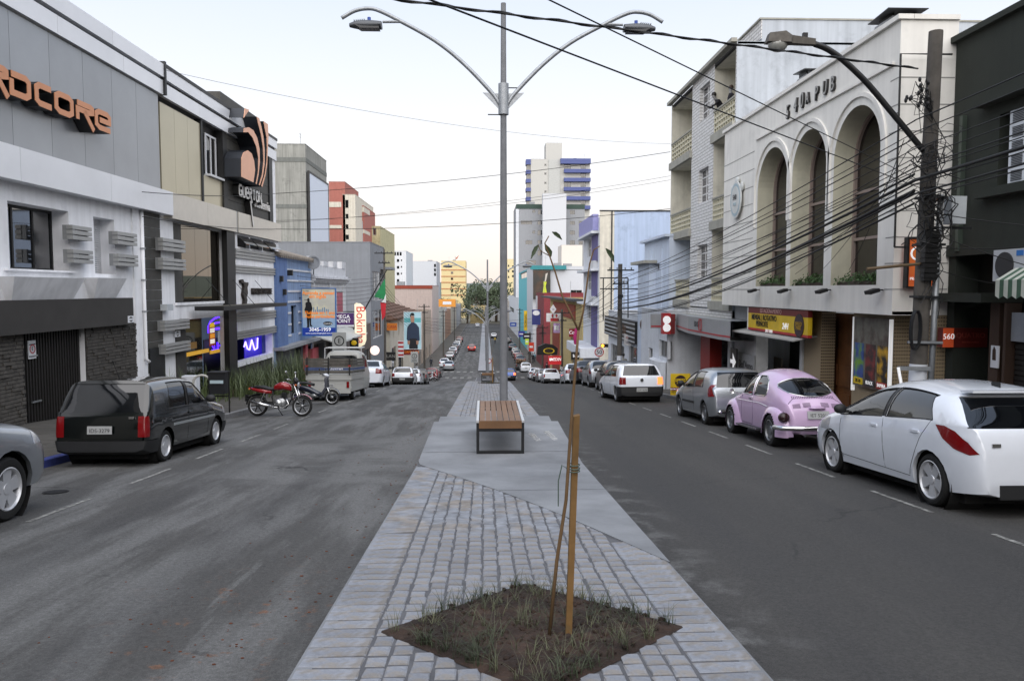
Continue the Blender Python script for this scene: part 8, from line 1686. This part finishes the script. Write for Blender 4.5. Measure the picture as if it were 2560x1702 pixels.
# --- flatbed van with timber rails
def flatbed():
 Y = 31.2; t = thing('flatbed_truck','old white flatbed van with grey timber side rails','truck',(-5.85,Y,gz(Y)),(slope(Y),0,R(-1)),None); pm = paint('old_white','#9fa09d',0,.5,.2)
 B = Body([(.55,1.0),(.56,1.6),(.62,1.84),(.8,1.93),(1.6,1.92),(1.85,1.80),(2.02,1.3),(2.12,1.0),(2.14,.6)],[(.55,1.12),(2.14,1.05)],1.70,.32,5.0,.14,.2,.10,6,9); gl = MB()
 for sd in (1,-1): gl = MB(); fs = B.cut_poly([(.85,1.22),(1.75,1.22),(1.66,1.72),(.85,1.74)],'x',lambda f,q=sd: f.normal.x * q > .5); B.take(fs,out=gl); gl.build('side_window',CGLASS,t,True); gl = MB()
 fs = B.cut_poly([(-.6,1.3),(.6,1.3),(.55,1.72),(-.55,1.72)],'y',lambda f: f.normal.y < -.3 and f.calc_center_median().y < .9); B.take(fs,out=gl)
 B.mesh('cab',pm,t); gl.build('rear_window',CGLASS,t,True); bx('bed',pm,t,-.86,.86,-2.2,.56,.80,1.02); bx('skirt',pm,t,-.84,.84,-2.12,.5,.36,.80); bx('rear_panel',pm,t,-.80,.80,-2.16,-2.121,.42,.80)
 TB = M('grey_timber','#55524d',.9,var=.3,scale=6,streak=.2,rand=.2); BS = M('blue_timber','#3c4a6e',.85,var=.3,scale=6)
 for k in range(5):
  z = 1.05 + k * .115; m_ = BS if k == 1 else TB
  bx('rail_board',m_,t,-.88,.88,-2.24,-2.20,z,z + .1)
  for sd in (-1,1): bx('rail_board',m_,t,sd * .88 - .02,sd * .88 + .02,-2.195,.5,z,z + .1)
 for x in (-.8,0,.8): bx('stake',BLACK,t,x - .025,x + .025,-2.27,-2.241,.98,1.66); bx('latch',M('latch_red','#8a2a20',.6),t,x - .05,x + .05,-2.285,-2.271,1.3,1.36) if x else None
 text('lettering','(51) 9177 0675',.075,WL,t,(.32,-2.249,1.215)); rk = MB()
 for x in (-.75,.75): rk.tube([(x,.5,1.0),(x,.5,2.02),(x,1.3,2.06)],.02,6)
 rk.tube([(-.75,.5,2.02),(.75,.5,2.02)],.02,6).tube([(-.75,1.3,2.06),(.75,1.3,2.06)],.02,6).tube([(-.75,.9,2.04),(.75,.9,2.04)],.02,6).build('roof_rack',M('rack_white','#a9abac',.6),t)
 for sd in (-1,1): bx('tail_light',TAIL,t,sd * .72 - .05,sd * .72 + .05,-2.18,-2.161,.5,.74); [wheel(t,sd * .70,y,.33,.33,.18,sd,'cap') for y in (-1.15,1.25)]
 plate(t,'IGB 8450',0,-2.17,.60); bx('bumper',pm,t,-.84,.84,-2.3,-2.2,.30,.42); bx('underbody',WELL,t,-.7,.7,-2.1,2.0,.25,.36)  # last box is added to keep skylight off the ground underneath
flatbed()
# --- distant parked cars
far = [(-6.3,67.5,'clio',WHT,'white small car just past the white hatchback on the left'),(-6.2,73,'pickup',PBLK,'black pickup in the left row'),(-6.3,92,'clio',PRED,'red hatchback in the left row before the crossing'),(-6.3,97.5,'gol',PBLK,'black hatchback last before the crossing on the left'),(-5.4,117,'sedan',SLV,'silver sedan just beyond the left crossing'),(-6.4,123,'sedan',WHT,'white sedan behind the silver sedan past the crossing'),
       (-6.3,140,'gol',SLV,'silver hatchback lower in the left far row'),(-6.3,147,'clio',GRYD,'graphite hatchback in the left far row'),(-6.3,154,'sedan',WHT,'white sedan in the left far row'),(-6.3,161,'gol',GRYD,'dark hatchback in the left far row'),(-6.3,168,'sedan',SLV,'silver sedan in the left far row'),(-6.3,176,'clio',WHT,'white hatchback in the left far row'),(-6.3,185,'sedan',BEI,'champagne sedan at the end of the left far row'),(-6.3,196,'gol',PRED,'small red car at the end of the left row'),
       (6.3,81,'clio',SLV,'silver hatchback just below the white pickup'),(6.2,86.5,'gol',WHT,'white hatchback below the silver one on the right'),(6.1,92,'sedan',WHT,'white sedan near the right crossing'),(6.0,112,'clio',WHT,'white car ahead of the loaded truck'),(6.1,130,'sedan',GRYD,'graphite sedan in the right far row'),(6.1,137,'clio',PRED,'dark red hatchback in the right far row'),(6.1,144,'sedan',BEI,'champagne sedan in the right far row'),(6.1,151,'gol',SLV,'silver hatchback in the right far row'),(6.0,165,'sedan',PBLK,'black sedan in the right far row'),(5.8,190,'gol',GRYD,'small dark car high in the right row'),(2.6,215,'gol',WHT,'white car driving far on the right carriageway'),(-2.7,300,'sedan',WHT,'pale car far away on the left carriageway')]
proto = {}
for X,Y,k,pm,lab in far:
 if k not in proto:
  t,b,B = car(lab,k,X,Y,pm,0,hi=False,group='distant cars down the street'); proto[k] = t
  for sl_ in b.material_slots: sl_.link = 'OBJECT'; sl_.material = pm
 else:
  t = copy_tree(proto[k]); t.location = (X,Y,gz(Y)); t.rotation_euler = (slope(Y),0,0); t['label'] = lab
  for ch in t.children:
   if ch.name.startswith('body'):
    for sl_ in ch.material_slots: sl_.link = 'OBJECT'; sl_.material = pm
car('red and black small car with lit tail lights driving down the left carriageway','clio',-2.7,163,PRED,0,hi=False,lit=2,group='moving cars',name='moving_car'); car('blue hatchback driving down the right carriageway behind the lamp pole','gol',2.75,89,PBLUE,0,hi=False,lit=2,group='moving cars',name='moving_car')
t,_,_ = car('dark pickup loaded with bundles in the right row past the crossing','pickup',5.6,117.5,GRYD,0,hi=False,group='distant cars down the street'); rnd = random.Random(3)
for k in range(9): MB().sphere((rnd.uniform(-.6,.6),rnd.uniform(-1.9,-.8),rnd.uniform(1.0,1.6)),(.3,.35,.22),8,5).build('bundle',M('bundle','#6a5544',.9,var=.3),t,True)
# ================================================================ motorcycles
MENG = M('engine_alloy','#9a9c9e',.35,.8,var=.15,scale=20); SEATM = M('seat_vinyl','#17181a',.55,var=.1)
def mwheel(t,x,r,w,disc=True):
 o = MB().lathe([(r - .07,-w / 2 + .012),(r - .03,-w / 2),(r - .006,-w / 4),(r,0),(r - .006,w / 4),(r - .03,w / 2),(r - .07,w / 2 - .012),(r - .075,0),(r - .07,-w / 2 + .012)],36,Matrix.Translation((x,0,r)) @ Matrix.Rotation(R(90),4,'X')).build('wheel',RUBBER,t,True)
 MB().lathe([(r - .072,-.022),(r - .066,-.026),(r - .066,.026),(r - .072,.022),(r - .09,.012),(r - .09,-.012),(r - .072,-.022)],36,Matrix.Translation((x,0,r)) @ Matrix.Rotation(R(90),4,'X')).build('rim',RIM,o,True)
 sp = MB()
 for k in range(6): a = k * math.pi / 3; sp.tube([(x + .03 * math.cos(a),0,r + .03 * math.sin(a)),(x + (r - .08) * math.cos(a + .1),0,r + (r - .08) * math.sin(a + .1))],[.02,.013],6)
 sp.build('spokes',BLACK,o,True); MB().lathe([(.001,-.06),(.05,-.06),(.05,.06),(.001,.06)],14,Matrix.Translation((x,0,r)) @ Matrix.Rotation(R(90),4,'X')).build('hub',MENG,o,True)
 return o
def loft(mb,secs,n=12):
 """secs: (x, zc, half width, half height)"""
 o = len(mb.v)
 for x,zc,hw,hh in secs:
  for k in range(n): a = 2 * math.pi * k / n; ca,sa = math.cos(a),math.sin(a); mb.v.append((x,hw * (abs(ca) ** .75) * (1 if ca > 0 else -1),zc + hh * (abs(sa) ** .75) * (1 if sa > 0 else -1)))
 for i in range(len(secs) - 1):
  for k in range(n): mb.f.append((o + i * n + k,o + i * n + (k + 1) % n,o + (i + 1) * n + (k + 1) % n,o + (i + 1) * n + k))
 mb.f.append(tuple(o + k for k in range(n))[::-1]); mb.f.append(tuple(o + (len(secs) - 1) * n + k for k in range(n))); return mb
def arcband(x,zc,r,a0,a1,w,th=.006,n=14):
 m = MB(); o = 0
 for i in range(n + 1):
  a = R(a0 + (a1 - a0) * i / n); c,s = math.cos(a),math.sin(a); m.v += [(x + r * c,-w,zc + r * s),(x + (r + .02) * c,0,zc + (r + .02) * s),(x + r * c,w,zc + r * s)]
 for i in range(n): m.f += [(3 * i,3 * i + 1,3 * i + 4,3 * i + 3),(3 * i + 1,3 * i + 2,3 * i + 5,3 * i + 4)]
 return m
def motorbike(label,X,Y,rz,red,lean=-.14,group='motorcycles parked at the left kerb'):
 t = thing('motorcycle',label,'motorcycle',(X,Y,gz(Y)),(lean,0,rz),group); pm = red
 mwheel(t,-.66,.30,.11); mwheel(t,.66,.30,.09)
 tk = loft(MB(),[(-.20,.80,.06,.05),(-.14,.83,.12,.09),(.0,.87,.15,.12),(.14,.88,.15,.12),(.27,.84,.11,.10),(.33,.80,.05,.06)],14).build('tank',pm,t,True); MB().lathe([(.001,0),(.04,0),(.045,-.02)],12,Matrix.Translation((.08,0,1.0))).build('fuel_cap',CHROME,tk)
 loft(MB(),[(-.82,.83,.05,.02),(-.74,.84,.10,.045),(-.5,.83,.13,.06),(-.3,.78,.13,.055),(-.14,.79,.10,.05)],12).build('seat',SEATM,t,True)
 loft(MB(),[(-.90,.80,.03,.03),(-.80,.77,.09,.05),(-.5,.72,.12,.08),(-.25,.70,.11,.06)],12).build('tail_fairing',pm,t,True); bx('tail_lamp',TAIL,t,-.93,-.89,-.05,.05,.78,.83); [MB().sphere((-.88,s * .13,.78),(.03,.04,.025),8,5).build('indicator',M('amber_lens','#b85a1c',.3),t,True) for s in (-1,1)]
 arcband(-.66,.30,.34,60,175,.06).build('rear_mudguard',BLACK,t,True); bx('plate_hanger',BLACK,t,-1.02,-.98,-.09,.09,.42,.62,rot=(0,.0,0)); arcband(.66,.30,.335,35,150,.06).build('front_mudguard',pm,t,True)
 for s in (-1,1): fk = MB().tube([(.42,s * .085,.93),(.66,s * .085,.30)],[.024,.02],8).build('fork_leg',CHROME,t,True); MB().tube([(-.66,s * .1,.30),(-.12,s * .1,.36)],.02,6).build('swingarm',STEELD,t); MB().tube([(-.58,s * .12,.34),(-.44,s * .12,.66)],.028,8).build('shock',CHROME,t)
 eg = loft(MB(),[(-.16,.36,.09,.12),(-.05,.38,.13,.15),(.1,.40,.12,.15),(.2,.40,.08,.10)],14).build('engine_case',MENG,t,True); MB().lathe([(.001,-.16),(.09,-.16),(.11,-.13),(.11,-.08)],18,Matrix.Translation((-.02,0,.38)) @ Matrix.Rotation(R(-90),4,'X')).build('clutch_cover',M('cover_bright','#c4c6c8',.25,.9),eg,True); MB().lathe([(.001,-.16),(.09,-.16),(.11,-.13),(.11,-.08)],18,Matrix.Translation((-.02,0,.38)) @ Matrix.Rotation(R(90),4,'X')).build('clutch_cover',M('cover_bright'),eg,True)
 fn = MB()
 for k in range(6): fn.box(.03,.20,-.085,.085,.50 + k * .03,.516 + k * .03)
 fn.box(.06,.17,-.06,.06,.48,.69).build('cylinder_fins',STEELD,t); MB().tube([(.3,0,.78),(.34,0,.5),(.18,0,.24),(-.15,0,.24),(-.25,0,.55),(-.2,0,.74)],.022,8).build('frame',BLACK,t,True)
 for sd in (-1,): MB().tube([(.2,sd * .10,.52),(.30,sd * .12,.36),(.15,sd * .13,.24),(-.10,sd * .15,.26),(-.2,sd * .16,.28)],.02,8).build('exhaust_pipe',CHROME,t,True); MB().tube([(-.2,sd * .17,.28),(-.8,sd * .19,.42)],[.042,.05],12).build('silencer',CHROME,t,True)
 MB().lathe([(.001,.0),(.06,.0),(.095,.07),(.1,.09),(.001,.10)],18,Matrix.Translation((.44,0,.90)) @ Matrix.Rotation(R(90),4,'Y')).build('headlamp',BLACK,t,True); MB().lathe([(.001,.105),(.085,.105),(.09,.095)],18,Matrix.Translation((.44,0,.90)) @ Matrix.Rotation(R(90),4,'Y')).build('headlamp_glass',CLEAR,t,True)
 loft(MB(),[(.40,1.06,.10,.06),(.46,1.04,.13,.09),(.52,.99,.10,.05)],12).build('instrument_cowl',BLACK,t,True); MB().tube([(.30,-.36,1.06),(.34,-.25,1.06),(.40,-.08,1.0),(.40,.08,1.0),(.34,.25,1.06),(.30,.36,1.06)],.014,8).build('handlebar',CHROME,t,True)
 for s in (-1,1): MB().tube([(.30,s * .36,1.06),(.28,s * .44,1.07)],.02,8).build('grip',SEATM,t); mr_ = MB().tube([(.34,s * .27,1.07),(.30,s * .36,1.24)],.006,5).build('mirror_stalk',CHROME,t); MB().sphere((.29,s * .38,1.27),(.02,.07,.04),10,6).build('mirror',CHROME,mr_,True); MB().sphere((.50,s * .17,.90),(.04,.04,.028),8,5).build('indicator',M('amber_lens'),t,True)
 MB().tube([(-.1,.12,.22),(-.02,.28,.02)],.012,6).build('side_stand',BLACK,t); bx('foot_peg',BLACK,t,-.02,.03,-.24,.24,.27,.30); bx('chain_guard',BLACK,t,-.62,-.1,.09,.12,.34,.42); MB().tube([(-.60,0,.30 + .33),(-.98,0,.56)],.03,6).build('mud_flap',BLACK,t)
 return t
motorbike('red motorcycle with chrome silencer parked across the left kerb',-5.95,22.35,R(-6),paint('moto_red','#8a1216',.1,.2))
def scooter(label,X,Y,rz,col,group='motorcycles parked at the left kerb'):
 t = thing('scooter',label,'scooter',(X,Y,gz(Y)),(-.1,0,rz),group); mwheel(t,-.60,.27,.08); mwheel(t,.62,.27,.075); pm = col
 loft(MB(),[(-.80,.74,.06,.03),(-.66,.76,.11,.05),(-.3,.76,.12,.05),(-.05,.70,.09,.05)],12).build('seat',SEATM,t,True); loft(MB(),[(-.82,.66,.05,.05),(-.5,.60,.11,.1),(-.2,.52,.11,.12),(.05,.40,.10,.10),(.22,.36,.10,.08)],12).build('body_panel',pm,t,True)
 m = MB(); m.add([(.24,-.2,.36),(.24,.2,.36),(.40,.16,.62),(.40,-.16,.62),(.36,.12,.98),(.36,-.12,.98),(.32,-.2,.34),(.32,.2,.34),(.47,.14,.62),(.47,-.14,.62),(.44,.11,.98),(.44,-.11,.98)],[(0,1,2,3),(3,2,4,5),(6,9,8,7),(9,11,10,8),(0,6,7,1),(0,3,9,6),(3,5,11,9),(1,7,8,2),(2,8,10,4),(5,4,10,11)]).build('leg_shield',pm,t,40)
 loft(MB(),[(.28,1.04,.08,.05),(.38,1.05,.16,.06),(.48,1.01,.10,.05)],12).build('handlebar_cowl',M('moto_white','#c4c8d0',.3),t,True); arcband(.62,.27,.31,20,140,.06).build('front_mudguard',pm,t,True); arcband(-.60,.27,.31,60,150,.05).build('rear_mudguard',BLACK,t,True)
 for s in (-1,1): MB().tube([(.42,s * .07,.68),(.62,s * .07,.27)],.02,8).build('fork_leg',CHROME,t,True); MB().tube([(.36,s * .14,1.06),(.28,s * .34,1.1)],.016,6).build('grip',SEATM,t); MB().sphere((.26,s * .32,1.24),(.02,.06,.045),8,5).build('mirror',BLACK,t,True)
 loft(MB(),[(-.2,.30,.10,.08),(.0,.32,.11,.09),(.15,.32,.06,.06)],10).build('engine',MENG,t,True); MB().tube([(.05,-.12,.28),(-.2,-.14,.24),(-.7,-.16,.34)],[.018,.04,.045],10).build('silencer',STEELD,t,True); bx('rack',STEELD,t,-.95,-.75,-.1,.1,.72,.74); bx('tail_lamp',TAIL,t,-.9,-.84,-.06,.06,.66,.71)
 return t
scooter('dark blue step-through scooter standing behind the red motorcycle',-6.0,27.2,R(-8),paint('moto_navy','#141a2c',.2,.25)); scooter('white step-through scooter in the left row before the crossing',-6.2,85,R(-15),paint('moto_whitep','#c8ccd2',0,.3),'small motorcycles down the street'); motorbike('black motorcycle beside the white scooter down the left row',-6.1,88,R(-12),PBLK,group='small motorcycles down the street'); motorbike('dark motorcycle beyond the crossing on the left',-6.2,132,R(-12),GRYD,group='small motorcycles down the street')
# ================================================================ people
PEOPLE = []
def person(label,X,Y,z,rz,top,legs,hair,pose='stand',h=1.7):
 t = thing('person',label,'person',(X,Y,z),(0,0,rz)); k = h / 1.7; bm = bmesh.new(); ly = bm.verts.layers.skin.verify(); V = []
 def v(x,y,zz,r): q = bm.verts.new((x * k,y * k,zz * k)); q[ly].radius = (r * k,r * k); V.append(q); return q
 if pose == 'lean': J = dict(pel=(0,0,.95),ch=(0,-.18,1.22),nk=(0,-.30,1.40),hd=(0,-.40,1.52),sh=.17,el=(.22,-.42,1.12),ha=(.10,-.62,1.10),kn=(.1,.02,.5),ft=(.1,.05,.06),step=0)
 else: J = dict(pel=(0,0,.92),ch=(0,0,1.22),nk=(0,0,1.42),hd=(0,-.01,1.56),sh=.18,el=(.24,.03,1.12),ha=(.24,-.06,.86),kn=(.1,-.02,.5),ft=(.1,.02,.06),step=.16)
 p = v(*J['pel'],.135); c = v(*J['ch'],.15); n = v(*J['nk'],.055); bm.edges.new((p,c)); bm.edges.new((c,n)); a_ = v(*J['hd'],.075); b_ = v(J['hd'][0],J['hd'][1] - .02,J['hd'][2] + .10,.07); bm.edges.new((n,a_)); bm.edges.new((a_,b_))
 for s in (-1,1):
  sx,sy,sz = s * J['sh'],J['ch'][1] * .95 + (J['nk'][1] - J['ch'][1]) * .5,J['nk'][2] - .07; s1 = v(sx,sy,sz,.06); e1 = v(s * J['el'][0],J['el'][1] + (.05 * s if pose != 'lean' else 0),J['el'][2],.042); w1 = v(s * J['ha'][0],J['ha'][1] + (.1 * s if pose != 'lean' else 0),J['ha'][2],.03); h1 = v(s * J['ha'][0],J['ha'][1] - .06,J['ha'][2] - (.07 if pose != 'lean' else .0),.034)
  bm.edges.new((c,s1)); bm.edges.new((s1,e1)); bm.edges.new((e1,w1)); bm.edges.new((w1,h1)); st_ = J['step'] * s; hp = v(s * .09,0,J['pel'][2] - .1,.09); k1 = v(s * J['kn'][0],J['kn'][1] + st_ * .6,J['kn'][2],.058); f1 = v(s * J['ft'][0],J['ft'][1] + st_,J['ft'][2],.04); t1 = v(s * J['ft'][0],J['ft'][1] + st_ - .16,.035,.035)
  bm.edges.new((p,hp)); bm.edges.new((hp,k1)); bm.edges.new((k1,f1)); bm.edges.new((f1,t1))
 p[ly].use_root = True; me = bpy.data.meshes.new('body'); bm.to_mesh(me); bm.free(); o = link('body',me,None,t); m1 = o.modifiers.new('s','SKIN'); m1.use_smooth_shade = True; m2 = o.modifiers.new('u','SUBSURF'); m2.levels = 1; m2.render_levels = 1
 PEOPLE.append((o,k,J,pose,top,legs))
 hx,hy,hz = [q * k for q in J['hd']]; hr = MB().sphere((hx,hy + .02,hz + .075 * k),(.088 * k,.10 * k,.10 * k),12,8); hr.f = [f for f in hr.f if sum(hr.v[i][2] for i in f) / len(f) > hz + .05 * k or sum(hr.v[i][1] for i in f) / len(f) > hy + .04]; hr.build('hair',hair,t,True); MB().sphere((hx,hy - .085 * k,hz + .04 * k),(.014,.02,.02),6,4).build('nose',M('skin'),t,True)
 return t
HB = M('hair_black','#15110f',.5); HBr = M('hair_brown','#3a281c',.5); c_ = lambda h: M('cloth' + h,h,.85,var=.12)
zbal = A.zb + fl[0]; by = AY - (x2 + 3 * 0) ; pA = A.at(1800,275,-.25); 
person('dark-haired person in black top leaning over the top balcony railing',AX + .35,AY - A.x(1797,-.3),zbal,R(-90),c_('#15161c'),c_('#2a2c34'),HB,'lean'); person('second dark-haired person standing behind on the top balcony',AX + .3,AY - A.x(1818,-.3),zbal,R(-90),c_('#1c1a22'),c_('#22242c'),HBr,'stand',1.66)
for k,(X,Y,rz,a,b,hgt,lab) in enumerate(((8.2,62,0,'#6a4a34','#20242c',1.72,'brown-haired person in brown top walking past the dark shopfronts on the right'),(8.0,98,2.6,'#15171c','#1c2028',1.75,'person in black with a backpack look walking by the right crossing'),(8.1,128,0,'#17181c','#20242e',1.75,'person in dark clothes on the right pavement far down'),(8.6,131,.3,'#7fb0c0','#2a3040',1.65,'person in pale blue top on the right pavement far down'),(8.0,136,2.9,'#1c1a1e','#1a1c22',1.78,'tall person in black on the far right pavement'),(-8.4,95,0,'#9aa0a8','#2a3a5a',1.7,'person in grey top outside the tiled house'),(-8.2,118,3.0,'#1c2230','#23262e',1.74,'person in navy at the left crossing'),(8.3,45.5,3.1,'#8a8a86','#2a2c30',1.7,'grey-haired person near the second utility pole'),(2.6,188,0,'#b8962a','#20242c',1.75,'person in yellow vest far down on the right carriageway'))):
 person(lab,X,Y,gz(Y) + (.13 if abs(X) > 7 else 0),rz,c_(a),c_(b),HB if k % 2 else HBr,'stand',hgt)
dg = bpy.context.evaluated_depsgraph_get()
done = [bpy.data.meshes.new_from_object(q[0].evaluated_get(dg)) for q in PEOPLE]
for (o,k,J,pose,top,legs),em in zip(PEOPLE,done):
 o.modifiers.clear(); o.data = em; em.materials.clear()
 for m_ in (M('skin','#a07a62',.6),top,legs,M('shoe','#1c1a1a',.6)): em.materials.append(m_)
 for f in em.polygons:
  z_ = f.center.z / k; hx = math.hypot(f.center.x,f.center.y); lean = pose == 'lean'; hd = z_ > J['nk'][2] - .01; hand = (lean and f.center.y < -.52 * k and not hd) or (not lean and z_ < .93 and abs(f.center.x) > .19 * k and z_ > .7)
  f.material_index = 0 if hd or hand else (3 if z_ < .1 else 2 if z_ < J['pel'][2] else 1); f.use_smooth = True
# ================================================================ the street goes on behind the camera (seen only in reflections)
for k,(sx,Y0,Y1,h,c,nm) in enumerate(((-1,-16,5.5,10,'#8f8c86','grey'),(-1,-40,-16.5,12,'#a59a8a','sand coloured'),(-1,-70,-40.5,9,'#9aa0a6','pale grey'),(1,-14,6.5,9.5,'#7d8078','olive grey'),(1,-38,-14.5,11,'#a8a29a','beige'),(1,-70,-38.5,13,'#8a8078','brown grey'))):
 zb = gz(Y1) - .5; hh = h + gz(Y0) - zb; w = Y1 - Y0; X = sx * 10.6
 slab_building('street_house',nm + ' house uphill behind the viewer on the ' + ('left' if sx < 0 else 'right'),'building',(X,Y0 if sx < 0 else Y1),R(90) if sx < 0 else RZ,zb,w,10,hh,M('up%d' % k,c,.85,var=.1,streak=.1),front=rows(1,w - 1,5,[hh - 3,hh - 6.2],1.4,1.6) + rows(1,w - 1,3,[hh - h + .1],3.2,2.4),gm=DARKGLASS,group='houses uphill behind the viewer')
